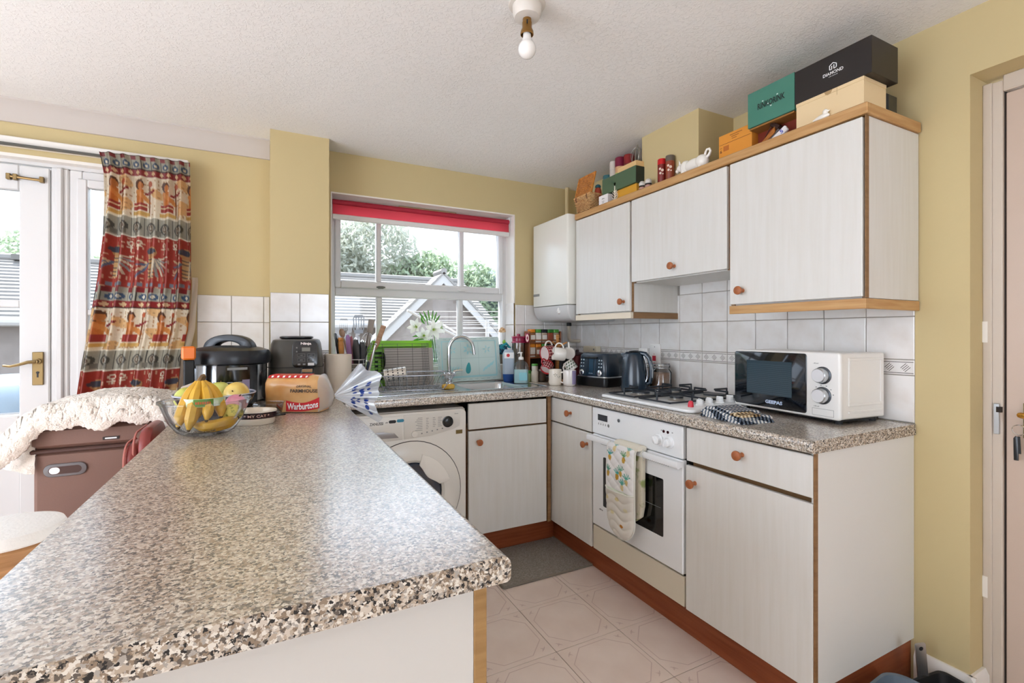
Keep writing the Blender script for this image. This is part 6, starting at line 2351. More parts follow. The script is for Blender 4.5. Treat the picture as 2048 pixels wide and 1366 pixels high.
def towel_layer(z0, z1, L, Wd, ox=0, oy=0, seed=0):
    p = MB()
    def top(u, v):
        x, y = (u - .5) * L + ox, (v - .5) * Wd + oy
        e = min(1, min(u, 1 - u, v, 1 - v) * 14)
        h = z1 + .003 * noise.noise(Vector((x * 22, y * 22, seed))) + .006 * max(0, 1 - abs(u - .35) * 4)
        return (x, y, z0 + (h - z0) * math.sqrt(max(0, 1 - (1 - e) ** 2)) )
    p.grid(top, 40, 26)
    p.raw([((u - .5) * L + ox, (v - .5) * Wd + oy, z0) for u, v in ((0, 0), (1, 0), (1, 1), (0, 1))], [(3, 2, 1, 0)])
    return p
obj('fold', towel_layer(.0005, .014, .212, .150, 0, .003, 1), CHK, t, ang=60)
obj('fold', towel_layer(.0142, .026, .205, .146, -.003, .004, 5), CHK, t, ang=60)
obj('fold', towel_layer(.0265, .037, .150, .128, -.026, .010, 9), CHK, t, ang=60)
obj('brown_fold', towel_layer(.0265, .034, .058, .085, .082, -.034, 3), BRN, t, ang=60)

# ---- oven glove over the handle
t = thing('oven_glove', 'quilted cream double oven glove with pineapples hanging over the oven handle', 'oven glove', (0, 0, 0))
GU, GV = 60, 130
GX, GY0, GY1, GZ0, GZ1 = 1.396, 1.578, 1.762, .322, .736
def glove_pt(u, v):
    z = GZ1 - (GZ1 - GZ0) * v
    hw = (GY1 - GY0) / 2
    k = 1.0
    if v > .76:
        f = (v - .76) / .24
        k = math.sqrt(max(0, 1 - f * f))
    s_ = 2 * u - 1
    y = (GY0 + GY1) / 2 - s_ * hw * k * (1 + .03 * math.sin(v * 5)) + .006 * math.sin(v * 4)
    edge = math.sqrt(max(0, 1 - abs(s_) ** 6)) * (1 if v < .76 else math.sqrt(max(0, 1 - ((v - .76) / .24) ** 6)))
    a, d = (s_ * hw), (z)
    if v < .50:
        q = abs(math.sin((a * .72 + d) * 62)) ** .5 * .7 + .3 * abs(math.sin((a * .9 - d) * 62)) ** .5
    else:
        q = abs(math.sin((d + .012 * math.sin(a * 45)) * 82)) ** .6
    bulge = .010 * edge + .0055 * q * edge + (.006 if v > .50 else 0) * edge
    top = 0
    if v < .04: top = (.04 - v) / .04 * .014
    return (GX - bulge - .004 + top, y, z - (.002 if v < .01 else 0))
gm = MB().grid(glove_pt, GU, GV)
gf = obj('front_mitt', gm, mat('glove_cloth', 'ffffff', rough=.9, spec=.1, attr='paint'), t, ang=180)
jj, ii = np.mgrid[0:GV + 1, 0:GU + 1]
U, V = (ii / GU).ravel(), (jj / GV).ravel()
gc = np.tile(lin3('e0dedb'), (U.size, 1))
gc[V > .5] = lin3('d4cfc5')
rs = np.random.RandomState(4)
def gpaint(m, h): gc[m] = lin3(h)
AA, DD2 = U * .184, V * .414
for (cu, cv, tc, lc) in ((.20, .16, 'c9a24a', '4f9a94'), (.70, .14, 'bb9440', '6a9c6e'), (.14, .34, 'b58f3c', '5f9a86'), (.48, .345, 'b08834', '4d9a92'), (.80, .37, 'c8b27a', '59a08f'), (.60, .30, 'bd9a48', '6fa08a'), (.66, .44, 'cbb88a', '5a9c8c'), (.36, .05, 'd7c493', '86b0a8'), (.84, .06, 'd7c493', '86b0a8')):
    ca, cd = cu * .184, cv * .414
    n_ = rs.rand(U.size) * .25
    gpaint(((AA - ca) / .011) ** 2 + ((DD2 - cd) / .016) ** 2 + n_ < 1, tc)
    for k in range(5):
        a = R(-90 + 28 * (k - 2))
        p0 = (ca, cd - .012)
        p1 = (ca + .024 * math.cos(a), cd - .012 + .026 * math.sin(a))
        ba, bd = p1[0] - p0[0], p1[1] - p0[1]
        h = np.clip(((AA - p0[0]) * ba + (DD2 - p0[1]) * bd) / (ba * ba + bd * bd), 0, 1)
        gpaint((AA - p0[0] - ba * h) ** 2 + (DD2 - p0[1] - bd * h) ** 2 < .0024 ** 2, lc)
for (cu, cv, c_) in ((.12, .60, 'cdbf90'), (.5, .58, 'c7b888'), (.8, .66, 'd3cba8'), (.3, .74, 'd0c69c')):
    gpaint(((AA - cu * .184) / .014) ** 2 + ((DD2 - cv * .414) / .010) ** 2 + rs.rand(U.size) * .5 < 1, c_)
gpaint(((AA - .65 * .184) / .014) ** 2 + ((DD2 - .845 * .414) / .008) ** 2 + rs.rand(U.size) * .4 < 1, 'b5772f')
gpaint((V > .485) & (V < .505), 'cfd8c4')
set_cols(gf, gc)
PIPE = mat('glove_piping', 'd4d3c8', rough=.9)
pts = [glove_pt(0, v / 40) for v in range(0, 40)] + [glove_pt(u / 10, .995) for u in range(11)] + [glove_pt(1, 1 - v / 40) for v in range(1, 41)]
p = MB().tube(pts, .0042, 6)
obj('edge_piping', p, PIPE, gf)
p = MB().tube([(glove_pt(u / 20, .495 + .012 * math.sin(math.pi * u / 20))[0] - .003, glove_pt(u / 20, .495)[1], glove_pt(u / 20, .495 + .012 * math.sin(math.pi * u / 20))[2]) for u in range(21)], .0035, 6)
obj('pocket_piping', p, PIPE, gf)
p = MB()
p.prism([(0, 0), (.170, 0), (.170, .25), (.155, .30), (.11, .33), (.06, .33), (.015, .30), (0, .25)], 0, .018, .007)
bk = MB(Matrix(((0, 0, 1, 1.4235), (-1, 0, 0, 1.716), (0, -1, 0, .738), (0, 0, 0, 1))))
bk.prism([(0, 0), (.150, 0), (.150, .25), (.138, .30), (.10, .33), (.05, .33), (.012, .30), (0, .25)], -.006, .020, .008)
obj('back_mitt', bk, mat('glove_back', 'cdc5b0', rough=.95, var=('8f9a62', 26., .55, .66)), t)
sd = MB()
sd.loft([[(1.392, y, .728), (1.444, y, .728), (1.444, y, .742), (1.43, y, .750), (1.405, y, .750), (1.392, y, .742)] for y in (1.564, 1.716)])
obj('top_fold', sd, mat('glove_top', 'ddd7c6', rough=.95), t)
p = MB().tube([(1.425, 1.562, .735), (1.405, 1.558, .72), (1.42, 1.556, .690), (1.43, 1.560, .72)], .0028, 6)
obj('hanging_loop', p, PIPE, t)

# ---- floor things
mt_ = MB().box(1.005, 2.062, .0005, 1.524, 2.448, .010, .004)
mo = solo('door_mat', mt_, mat('mat_grey', 'a39b91', rough=1.0, spec=.1, bump=(320, .9, .004), var=('857d73', 130., .35, .65)), 'grey-brown ribbed mat on the floor in the kitchen corner', 'mat')
p = MB()
for (a, b_) in (((1.005, 2.062), (1.524, 2.062)), ((1.005, 2.448), (1.005, 2.062)), ((1.524, 2.062), (1.524, 2.448))):
    p.tube([(a[0], a[1], .006), (b_[0], b_[1], .006)], .006, 6)
obj('edge_binding', p, mat('mat_edge', '7d7468', rough=1.0), mo)
t = thing('grey_tub', 'blue-grey plastic tub with a rounded rim on the floor at the bottom right', 'tub', (1.625, .665, .0005), 4)
p = MB()
p.loft([[(x, y, z) for x, y in rrect(w, d, .06, 7)] for z, w, d in ((0, .24, .22), (.004, .25, .23), (.150, .30, .27), (.156, .312, .282), (.160, .310, .280), (.158, .296, .266), (.02, .242, .222), (.012, .20, .18))])
obj('tub_body', p, mat('tub_bluegrey', '5c6874', rough=.3), t)
t = thing('black_tray', 'black plastic tray edge beside the grey tub at the skirting', 'tray', (1.895, .690, .0005), -8)
p = MB()
p.loft([[(x, y, z) for x, y in rrect(w, d, .025, 5)] for z, w, d in ((0, .17, .17), (.10, .20, .20), (.104, .20, .20), (.10, .19, .19), (.01, .16, .16))])
obj('tray_body', p, BLACKM, t)
t = thing('metal_bar', 'flat metal bar with a hole leaning in the corner by the skirting', 'bar', (1.940, .792, .0005), 0)
MBAR = ry(-9) @ ax((0, 0, 0), (.891, -.454, 0), (0, 0, 1))
mbm = MB(MBAR)
mbm.prism(rrect(.034, .215, .006, 3, 0, .1085), 0, .005, .001)
obj('bar', mbm, mat('bar_metal', 'b3b1ad', rough=.35, metal=.9), t)
mh = MB().lathe([(.007, .0052), (0, .0054)], 14, M=MBAR @ T(0, .198, 0))
obj('bar_hole', mh, PRINT_K, t)

# ---- keys hanging in the door
t = thing('door_keys', 'key ring with black keys hanging from the right-hand door lock', 'keys', (2.138, .612, .93))
p = MB().tube([(-.006, .012 + .016 * math.cos(2 * math.pi * k / 20), -.008 + .016 * math.sin(2 * math.pi * k / 20)) for k in range(20)], .0012, 6, closed=True)
obj('split_ring', p, CHROME, t)
p = MB(FR(-.010, .022, -.105)).prism([(0, 0), (.011, 0), (.012, .06), (.010, .074), (.004, .078), (-.001, .07)], 0, .004, .001)
obj('key_fob', p, BLACK, t)
p = MB(FR(-.016, .010, -.082)).prism([(0, 0), (.006, 0), (.004, .055), (-.002, .055)], 0, .002)
obj('key_blade', p, BLACKM, t)

# ---- ceiling lamp
t = thing('ceiling_lamp', 'bare white bulb in a brass bayonet holder on a round ceiling rose', 'lamp', (.742, 1.351, ZC))
p = MB().lathe([(.060, 0), (.058, -.004), (.047, -.006), (.046, -.030), (.040, -.042), (.018, -.046), (0, -.046)], 36)
obj('ceiling_rose', p, mat('rose_white', 'd9d2c9', rough=.4), t)
p = MB().lathe([(.014, -.046), (.014, -.056), (.0155, -.058), (.0155, -.076), (.0205, -.086), (.0215, -.096), (.0195, -.098), (.017, -.09)], 26)
hd = obj('bulb_holder', p, mat('holder_brass', '9a7440', rough=.3, metal=.9), t)
p = MB().box(-.010, -.017, -.070, -.006, -.0145, -.058)
obj('bayonet_slot', p, PRINT_K, hd)
p = MB()
prof = [(.012, -.078), (.0135, -.105), (.016, -.112)]
for k in range(13):
    a = R(40 + 140 * k / 12)
    prof.append((.0285 * math.sin(a), -.143 + .0285 * math.cos(a) * 1.05))
p.lathe(prof, 30)
obj('bulb', p, mat('bulb_opal', 'eeebe6', rough=.18, spec=.5), t)

# ================================================================ on top of the wall units (front edge at X = 1.72)
TZ = 1.9685
WICK = mat('wicker', 'd9ae78', rough=.7, var=('b98650', 60., .4, .65))
WICKD = mat('wicker_orange', 'cc8436', rough=.7, var=('a8621f', 50., .4, .65))
t = thing('wicker_basket', 'small wicker hamper with its lid open at the boiler end of the wall units', 'basket', (1.785, 2.425, TZ), -90)
def bk_ring(k, z):
    return [(-.078 * k, -.062 * k, z), (.078 * k, -.062 * k, z), (.078 * k, .062 * k, z), (-.078 * k, .062 * k, z)]
p = MB()
n_rows = 13
for r_ in range(n_rows):
    f = r_ / (n_rows - 1)
    k = .80 + .26 * f
    pts = []
    per = 44
    c = bk_ring(k, .006 + .098 * f)
    for i in range(per):
        s_ = i / per * 4
        a, b_ = Vector(c[int(s_) % 4]), Vector(c[(int(s_) + 1) % 4])
        q = a.lerp(b_, s_ - int(s_))
        n = Vector((q.x / .078, q.y / .062, 0)).normalized()
        q += n * (.0032 if (i + r_) % 2 else -.0012)
        pts.append(tuple(q))
    p.tube(pts, .0034, 5, closed=True)
p.box(-.058, -.046, .001, .058, .046, .006)
obj('woven_body', p, WICK, t)
p = MB()
p.tube([q for q in bk_ring(1.07, .108)], .006, 6, closed=True)
obj('rim', p, WICK, t)
p = MB()
Mlid = T(0, -.058, .114) @ rx(76)
p.T = Mlid
for r_ in range(12):
    y = .004 + .0108 * r_
    p.tube([(-.082 + .0082 * i, y, .0028 * (1 if (i + r_) % 2 else -1)) for i in range(21)], .0038, 5)
lidb = obj('lid', p, WICKD, t)
p = MB(Mlid)
p.tube([(-.084, 0, 0), (.084, 0, 0), (.084, .128, 0), (-.084, .128, 0)], .006, 6, closed=True)
obj('lid_frame', p, WICKD, lidb)
p = MB()
for x in (-.055, .055): p.tube([(x - .006, -.068, .112), (x, -.076, .095), (x + .006, -.074, .078)], .003, 6)
obj('leather_straps', p, mat('strap_brown', '6b3c22', rough=.6), t)
t = thing('basket_toy', 'red and teal soft packet poking out of the wicker hamper', 'packet', (1.79, 2.36, TZ + .085))
p = MB().ell((0, 0, .03), (.022, .022, .045), 14, 10)
obj('red_packet', p, mat('packet_red', 'a8442c', rough=.5), t)
obj('teal_tip', MB().ell((0, 0, .072), (.018, .018, .014), 12, 8), mat('packet_teal', '2f6a78', rough=.5), t)

t = thing('white_sign', 'small white block with black print beside the wicker hamper', 'sign', (1.748, 2.232, TZ), -90)
obj('block', MB().box(-.042, -.018, 0, .042, .018, .066, .002), mat('sign_white', 'ebe6e4', rough=.6), t)
p = MB()
M = ax((0, -.0182, .033), (1, 0, 0), (0, 0, 1))
marks(p, .026, .006, M @ T(0, .012, 0), n=4)
for k in range(3): p.rect(.0, -.004 - .008 * k, .022 - .005 * k, .0022, M)
obj('print', p, PRINT_K, t)
t = thing('star_tree', 'flat white wooden tree ornament topped by a star', 'ornament', (1.742, 2.140, TZ), -90)
WPT = mat('painted_white', 'e6dcca', rough=.6)
p = MB()
p.box(-.003, -.004, 0, .003, .004, .095, .001)
p.box(-.016, -.010, 0, .016, .010, .006, .002)
obj('trunk', p, WPT, t)
p = MB()
for k in range(5):
    z = .018 + .013 * k
    w = .026 - .0035 * k
    for s_ in (-1, 1): p.tube([(0, 0, z), (s_ * w * .6, 0, z + .008), (s_ * w, 0, z + .018)], .0022, 5)
obj('branches', p, WPT, t)
p = MB(ax((0, .003, .106), (1, 0, 0), (0, 0, 1)))
st = []
for k in range(10):
    a = R(90 + 36 * k)
    r_ = .014 if k % 2 == 0 else .006
    st.append((r_ * math.cos(a), r_ * math.sin(a)))
p.prism(st, 0, .005)
obj('star', p, WPT, t)
solo('yellow_box', MB().box(1.752, 1.975, TZ, 1.86, 2.140, TZ + .068, .002), mat('box_mustard', 'd39a2c', rough=.6), 'mustard yellow box under the green box', 'box')
t = thing('green_box', 'long dark green box lying on the mustard box', 'box', (0, 0, 0))
p = MB()
p.box(1.740, 1.968, TZ + .0685, 1.830, 2.255, TZ + .160, .002)
obj('box_body', p, mat('box_green', '4a6247', rough=.5), t)
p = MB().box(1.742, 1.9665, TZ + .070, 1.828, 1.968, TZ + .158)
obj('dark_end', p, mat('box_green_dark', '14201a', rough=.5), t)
solo('card_tray', MB().box(1.745, 1.970, TZ + .1605, 1.825, 2.120, TZ + .188, .001), mat('card_tan', 'dcb67e', rough=.7), 'pale cardboard tray on top of the green box', 'box')
def can(name, label, x, y, z, r, h, c, capc, lab=None):
    t = thing(name, label, 'jar', (x, y, z))
    obj('body', MB().lathe([(r * .95, 0), (r, .003), (r, h * .82), (0, h * .82)], 24), c, t)
    obj('cap', MB().lathe([(r * 1.04, h * .822), (r * 1.04, h * .97), (r * .98, h), (0, h)], 24), capc, t)
    if lab:
        p = MB()
        p.lathe([(r * 1.01, h * .18), (r * 1.01, h * .70)], 24)
        obj('label', p, lab, t)
    return t
obj_white = mat('can_white', 'd8cfc4', rough=.4)
can('white_bottle', 'white bottle standing behind the green box', 1.860, 2.300, TZ, .022, .300, obj_white, obj_white)
can('red_lidded_jar', 'jar with a maroon lid and green label behind the green box', 1.866, 2.244, TZ, .030, .306, mat('can_peach', 'd8a77c', rough=.4), mat('cap_maroon', '7e1c3a', rough=.4), mat('label_lime', 'a7c06c', rough=.5))
can('red_tub', 'dark red tub standing next to the maroon-lidded jar', 1.872, 2.172, TZ, .030, .300, mat('can_dark_red', '6b1d1c', rough=.4), mat('can_red', '8f2424', rough=.4))
can('teal_tin', 'teal tin between the hamper and the white bottle', 1.862, 2.362, TZ, .026, .235, mat('tin_black', '1b1a1d', rough=.4), mat('tin_teal', '3d6f76', rough=.4))
p = MB()
rnd = random.Random(2)
for k in range(5):
    c = Vector((1.775 + .010 * k, 1.995 + .014 * k, TZ + .236))
    pts = []
    for i in range(22):
        a = 2 * math.pi * i / 22
        d = Vector((math.cos(.6 * k) * .3, math.cos(.9 * k), 0)).normalized()
        pts.append(tuple(c + d * (.024 + .004 * k) * math.cos(a) + Vector((0, 0, .046 * math.sin(a)))))
    p.tube(pts, .0016, 5, closed=True)
wc = solo('wire_coil', p, mat('wire_grey', '9a948c', rough=.35, metal=.6), 'loops of grey wire standing on the cardboard tray', 'wire')
def shaker(label, y):
    t = thing('glass_shaker', label, 'shaker', (1.760, y, TZ), 0, 'shakers on the wall units')
    obj('body', MB().lathe([(.017, 0), (.019, .003), (.019, .030), (.013, .036), (0, .036)], 20), mat('shaker_pink', 'b58a7c', rough=.3), t)
    obj('collar', MB().lathe([(.0165, .0362), (.0165, .041), (0, .041)], 20), BLACKM, t)
    obj('cap', MB().lathe([(.018, .0412), (.018, .056), (.012, .064), (0, .066)], 20), mat('shaker_cap', 'd3cec6', rough=.4), t)
shaker('small glass shaker with a pale cap, the one touching the yellow box', 1.938)
shaker('small glass shaker with a pale cap, the one nearer the red spice tube', 1.893)
ORB = mat('orange_block', 'd27a25', rough=.5)
def spice_tube(name, label, y, capc, body, z0):
    t = thing(name, label, 'spice tube', (1.775, y, z0), 0, 'spice tubes on the wall units')
    r, h = .0215, .118
    b = obj('tube_body', MB().lathe([(r * .96, 0), (r, .003), (r, h * .76), (0, h * .76)], 24), body, t)
    obj('cap', MB().lathe([(r * 1.03, h * .762), (r * 1.03, h * .97), (r * .97, h), (0, h)], 24), capc, t)
    p = MB()
    a0 = R(215)
    def wp(x, y_, z): 
        a = a0 + x / r
        return ((r + .0005) * math.cos(a), (r + .0005) * math.sin(a), h * .46 + y_)
    for (x, y_, rr) in ((-.006, .012, .006), (.006, .004, .007), (-.004, -.010, .006), (.008, -.014, .004)):
        pts = [wp(x + rr * math.cos(2 * math.pi * i / 10), y_ + rr * math.sin(2 * math.pi * i / 10), 0) for i in range(10)]
        p.raw(pts, [tuple(range(10))])
    obj('label_print', p, mat('tube_print', 'd8c4b4', rough=.5), b)
for nm_, y in (('left-hand', 1.812), ('right-hand', 1.757)):
    solo('orange_block', MB().box(1.752, y - .023, TZ, 1.798, y + .023, TZ + .024, .002), ORB, '%s of the two small orange blocks under the spice tubes' % nm_, 'block')
spice_tube('spice_tube', 'spice tube with a bright red cap on the left-hand orange block', 1.812, mat('cap_red', 'c3191f', rough=.35), mat('tube_red', '7c2018', rough=.4), TZ + .0245)
spice_tube('spice_tube', 'spice tube with a grey-brown cap on the right-hand orange block', 1.757, mat('cap_taupe', '5f564c', rough=.4), mat('tube_brown', '8a3c22', rough=.4), TZ + .0245)

# white cow-shaped creamer: local x from head to tail
t = thing('cow_creamer', 'white china cow creamer with a curled tail on top of the hob wall unit', 'figurine', (1.765, 1.595, TZ), -90)
p = MB()
p.ell((.0, 0, .046), (.064, .028, .030), 22, 14)
p.ell((-.050, 0, .050), (.030, .026, .031), 18, 12)
p.ell((.043, 0, .048), (.034, .029, .032), 18, 12)
obj('china_body', p, CERAM, t)
p = MB()
p.ell((-.084, 0, .055), (.020, .016, .017), 16, 10)
p.ell((-.102, 0, .046), (.011, .012, .010), 14, 8)
hd = obj('head', p, CERAM, t)
p = MB()
for s_ in (-1, 1):
    p.tube([(-.082, s_ * .008, .068), (-.078, s_ * .014, .080), (-.082, s_ * .014, .090)], [.005, .0035, .001], 8)
    p.ell((-.072, s_ * .017, .066), (.007, .006, .004), 8, 6)
obj('horns_and_ears', p, CERAM, hd)
for (x, y) in ((-.055, -.014), (-.055, .014), (.045, -.014), (.045, .014)):
    obj('leg', MB().tube([(x, y, .034), (x, y, .012), (x, y, 0)], [.012, .0095, .0105], 10), CERAM, t)
p = MB().tube([(.068, 0, .058), (.082, 0, .066), (.090, 0, .080), (.084, 0, .093), (.071, 0, .094), (.064, 0, .084), (.060, 0, .074)], [.008, .007, .006, .0055, .0055, .0055, .006], 10)
obj('tail_handle', p, CERAM, t)

# ---- boxes at the near end
t = thing('orange_carton', 'orange cardboard carton with printed lines beside the china cow', 'box', (1.752, 1.370, TZ), -90)
obj('carton', MB().box(-.080, 0, 0, .080, .10, .119, .001), mat('card_orange', 'd98f31', rough=.7), t)
M = ax((0, -.0002, 0), (1, 0, 0), (0, 0, 1))
p = MB()
p.rect(.0, .078, .150, .0016, M)
for k, w in enumerate((.060, .036, .024)): p.rect(.006 - .004 * k, .107 - .0085 * k, w, .0022, M)
p.text('6', .010, .014, M @ T(-.068, .050, 0), bold=.02)
p.rect(-.068, .064, .010, .002, M)
obj('print', p, mat('carton_print', '5d3410', rough=.6), t)
p = MB()
p.rect(-.042, .058, .028, .022, M)
obj('stamp', p, mat('stamp_orange', 'b3651c', rough=.6), t)
t = thing('teal_box', 'teal box lettered RINKORINK on top of the maroon box', 'box', (1.722, 1.190, TZ + .086), -90)
obj('box_body', MB().box(-.096, 0, 0, .096, .13, .138, .001), mat('box_teal', '3f7a68', rough=.5, var=('457d6c', 5., .4, .6)), t)
p = MB()
M = ax((.004, -.0002, .070), (1, 0, 0), (0, 0, 1))
p.text('RINKORINK', .112, .024, M, bold=.03)
obj('lettering', p, mat('teal_print', '14221f', rough=.5), t)
p = MB()
for x, y in ((-.034, .015), (.0, -.016), (.026, .016), (-.012, -.004)): p.rect(x, y, .006, .004, M, .0006)
obj('letter_accents', p, mat('accent_white', 'cfe0d6', rough=.5), t)
solo('maroon_box', MB().box(1.790, 1.092, TZ, 1.95, 1.290, TZ + .085, .001), mat('box_maroon', '7a2a17', rough=.5), 'maroon box underneath the teal box', 'box')
solo('tan_card', MB().box(1.730, 1.100, TZ + .0795, 1.7895, 1.284, TZ + .0855), mat('card_brown', '9a6a30', rough=.7), 'strip of tan card under the front of the teal box', 'card', smooth=False)
t = thing('wooden_clamp', 'brown wooden hand tool with a dark lever lying before the maroon box', 'tool', (1.748, 1.200, TZ), -90)
p = MB()
p.loft([[(-.040, -.010, .004), (-.040, .010, .004), (-.040, .010, .016), (-.040, -.010, .016)], [(.018, -.010, .036), (.018, .010, .036), (.018, .010, .060), (.018, -.010, .060)]])
obj('wooden_jaw', p, wood_mat('tool_wood', 'b5702c', '8c5018'), t)
p = MB()
p.tube([(-.050, 0, .005), (.010, 0, .032), (.030, 0, .048)], .006, 8)
p.tube([(.000, 0, .078), (.032, 0, .052)], [.009, .010], 8)
p.tube([(-.048, 0, .008), (-.002, 0, .072)], .0018, 6)
obj('dark_lever', p, mat('tool_dark', '33201b', rough=.4), t)
t = thing('white_packet', 'small white packet with a blue numeral leaning by the wooden tool', 'packet', (1.738, 1.150, TZ), -90)
Mp = ry(-30)
obj('carton', MB(Mp).box(-.034, -.007, .012, .034, .007, .036, .003), mat('packet_white', 'e5e0e0', rough=.5), t)
p = MB()
p.text('5', .011, .016, Mp @ ax((.014, -.0072, .024), (1, 0, 0), (0, 0, 1)), bold=.03)
obj('numeral', p, mat('numeral_blue', '3c4bb0', rough=.5), t)
t = thing('cream_box', 'cream cardboard box with a torn notch under the black box', 'box', (1.722, .9755, TZ), -90)
CRB = mat('box_cream', 'e0c79c', rough=.6)
obj('box_body', MB().box(-.1115, 0, 0, .1115, .135, .088, .001), CRB, t)
obj('lid_edge', MB().box(-.1125, -.001, .088, .1125, .136, .100, .001), CRB, t)
p = MB()
M = ax((0, -.0012, 0), (1, 0, 0), (0, 0, 1))
p.flat([(-.012, .0995), (.016, .0995), (.010, .088), (.0, .085), (-.008, .089)], M)
p.rect(.030, .086, .0012, .026, M)
obj('notch', p, mat('notch_tan', 'a98c62', rough=.7), t)
t = thing('black_box', 'long black box lettered DIAMOND, topmost at the free end of the wall units', 'box', (1.722, .967, TZ + .1006), -90)
obj('box_body', MB().box(-.126, 0, 0, .126, .160, .120, .001), mat('box_black', '1f1917', rough=.45), t)
p = MB()
M = ax((.008, -.0002, .056), (1, 0, 0), (0, 0, 1))
p.text('DIAMOND', .066, .011, M, bold=.015)
marks(p, .030, .002, M @ T(0, -.011, 0), n=8)
for (q0, q1) in (((-.011, .012), (-.004, .012)), ((-.011, .012), (-.011, .026)), ((-.011, .026), (0, .033)), ((0, .033), (.011, .026)), ((.011, .026), (.011, .014)), ((.011, .014), (.003, .012)), ((-.004, .012), (-.004, .023)), ((.003, .012), (.003, .025))):
    p.tube([tuple(M @ Vector((q0[0], q0[1], .0003))), tuple(M @ Vector((q1[0], q1[1], .0003)))], .0013, 5)
obj('lettering', p, PRINT_W, t)
t = thing('white_ornament', 'little white bird ornament in front of the cream box', 'ornament', (1.7095, .985, TZ - .0005), -90)
p = MB()
p.ell((0, 0, .012), (.022, .009, .010), 16, 10)
p.ell((.008, 0, .026), (.009, .008, .010), 12, 8)
p.tube([(-.015, 0, .012), (-.034, 0, .010)], [.007, .002], 8)
p.tube([(.014, 0, .027), (.022, 0, .026)], [.004, .001], 8)
obj('bird', p, CERAM, t)
t = thing('black_gadget', 'black object tucked behind the cream box at the wall', 'gadget', (1.915, .90, TZ))
obj('case', MB().box(-.035, -.03, .012, .03, .03, .085, .006), BLACK, t)
obj('cable', MB().tube([(-.03, -.04, .006), (0, -.045, .006), (.04, -.04, .005), (.07, -.03, .005)], .004, 8), mat('cable_white', 'cfc9c0', rough=.4), t)
obj('foot', MB().box(-.03, -.025, 0, .025, .025, .012, .003), BLACKM, t)
# ================================================================ outside
GZ = -0.55
struct('garden_ground', MB().box(-25, 3.3, GZ - .3, 30, 40, GZ), mat('paving_pale', '8f8b85', rough=.9, var=('85817a', 1.5, .4, .6)), smooth=False)
struct('patio_step', MB().box(-3.5, 3.27, GZ, 0.2, 5.6, -.12), mat('patio_pale', '97938c', rough=.9), smooth=False)
BRK = mat('pale_brick', '8d8580', rough=.9, var=('837b76', 7., .4, .6))
ROOF = mat('roof_tile_pale', '85827f', rough=.85, var=('7a7773', 1.2, .35, .65))
WHT = mat('bargeboard_white', 'a9a7a5', rough=.5)
# ---- row of garages with a long tiled roof (ridge along X)
t = thing('garage_row', 'long low garage row with a pale tiled roof across the garden', 'building')
RY0, RZ0, RY1, RZ1 = 10.2, 1.42, 12.4, 2.62
obj('wall', MB().box(-16, 10.5, GZ, 4.6, 14.4, 1.42), BRK, t, smooth=False)
n = 17
for k in range(n):
    f0, f1 = k / n, (k + 1) / n
    y0, z0 = RY0 + (RY1 - RY0) * f0, RZ0 + (RZ1 - RZ0) * f0
    y1, z1 = RY0 + (RY1 - RY0) * f1, RZ0 + (RZ1 - RZ0) * f1
    p = MB()
    p.loft([[(x, y0, z0 - .01), (x, y0, z0 + .045), (x, y1 + .05, z1 + .030), (x, y1 + .05, z1 - .01)] for x in (-16.2, 4.8)])
    obj('roof_course', p, ROOF, t, smooth=False)
obj('back_roof', MB().loft([[(x, RY1, RZ1 - .02), (x, RY1, RZ1 + .03), (x, 14.6, 1.45), (x, 14.6, 1.40)] for x in (-16.2, 4.8)]), ROOF, t, smooth=False)
obj('ridge', MB().tube([(-16.2, RY1 + .03, RZ1 + .04), (4.8, RY1 + .03, RZ1 + .04)], .09, 8), ROOF, t)
obj('gutter', MB().tube([(-16.2, RY0 - .02, RZ0 - .02), (4.8, RY0 - .02, RZ0 - .02)], .06, 8), WHT, t)
obj('downpipe', MB().tube([(2.62, 10.12, 1.38), (2.62, 10.2, 1.2), (2.62, 10.45, 1.1), (2.62, 10.45, GZ)], .035, 8), WHT, t)
obj('vent', MB().box(-4.30, 12.2, 2.62, -4.1, 12.4, 2.72), mat('vent_dark', '6b6863', rough=.8), t, smooth=False)
# ---- gabled house end
t = thing('gabled_house', 'small gabled house end with white bargeboards beyond the kitchen window', 'building')
gx, gy, az, ez, hw = 2.846, 8.5, 2.28, 1.02, 1.28
p = MB(Matrix(((1, 0, 0, gx), (0, 0, 1, gy), (0, 1, 0, 0), (0, 0, 0, 1))))
p.prism([(-1.15, GZ), (1.15, GZ), (1.15, ez + .05), (0, az - .10), (-1.15, ez + .05)], 0, .30)
obj('gable_wall', p, BRK, t, smooth=False)
for s_ in (-1, 1):
    p = MB(Matrix(((1, 0, 0, gx), (0, 0, 1, gy - .16), (0, 1, 0, 0), (0, 0, 0, 1))))
    p.prism([(0, az + .05), (s_ * hw, ez + .02), (s_ * hw, ez - .15), (0, az - .13)], 0, .04)
    obj('bargeboard', p, WHT, t, smooth=False)
    for k in range(9):
        f0, f1 = k / 9, (k + 1) / 9
        xa, za = hw * (1 - f0), ez + (az - ez) * f0
        xb, zb_ = hw * (1 - f1), ez + (az - ez) * f1
        p = MB()
        p.loft([[(gx + s_ * xa, y, za + .03), (gx + s_ * xa, y, za + .085), (gx + s_ * xb, y, zb_ + .075), (gx + s_ * xb, y, zb_ + .03)] for y in (gy - .18, gy + .32)])
        obj('roof_course', p, ROOF, t, smooth=False)
    obj('eaves_box', MB().box(gx + s_ * hw - .16 * (s_ > 0), gy - .16, ez - .15, gx + s_ * hw + .16 * (s_ < 0), gy + .30, ez + .03), WHT, t, smooth=False)
obj('ridge', MB().tube([(gx, gy - .18, az + .09), (gx, gy + .32, az + .09)], .06, 8), ROOF, t)
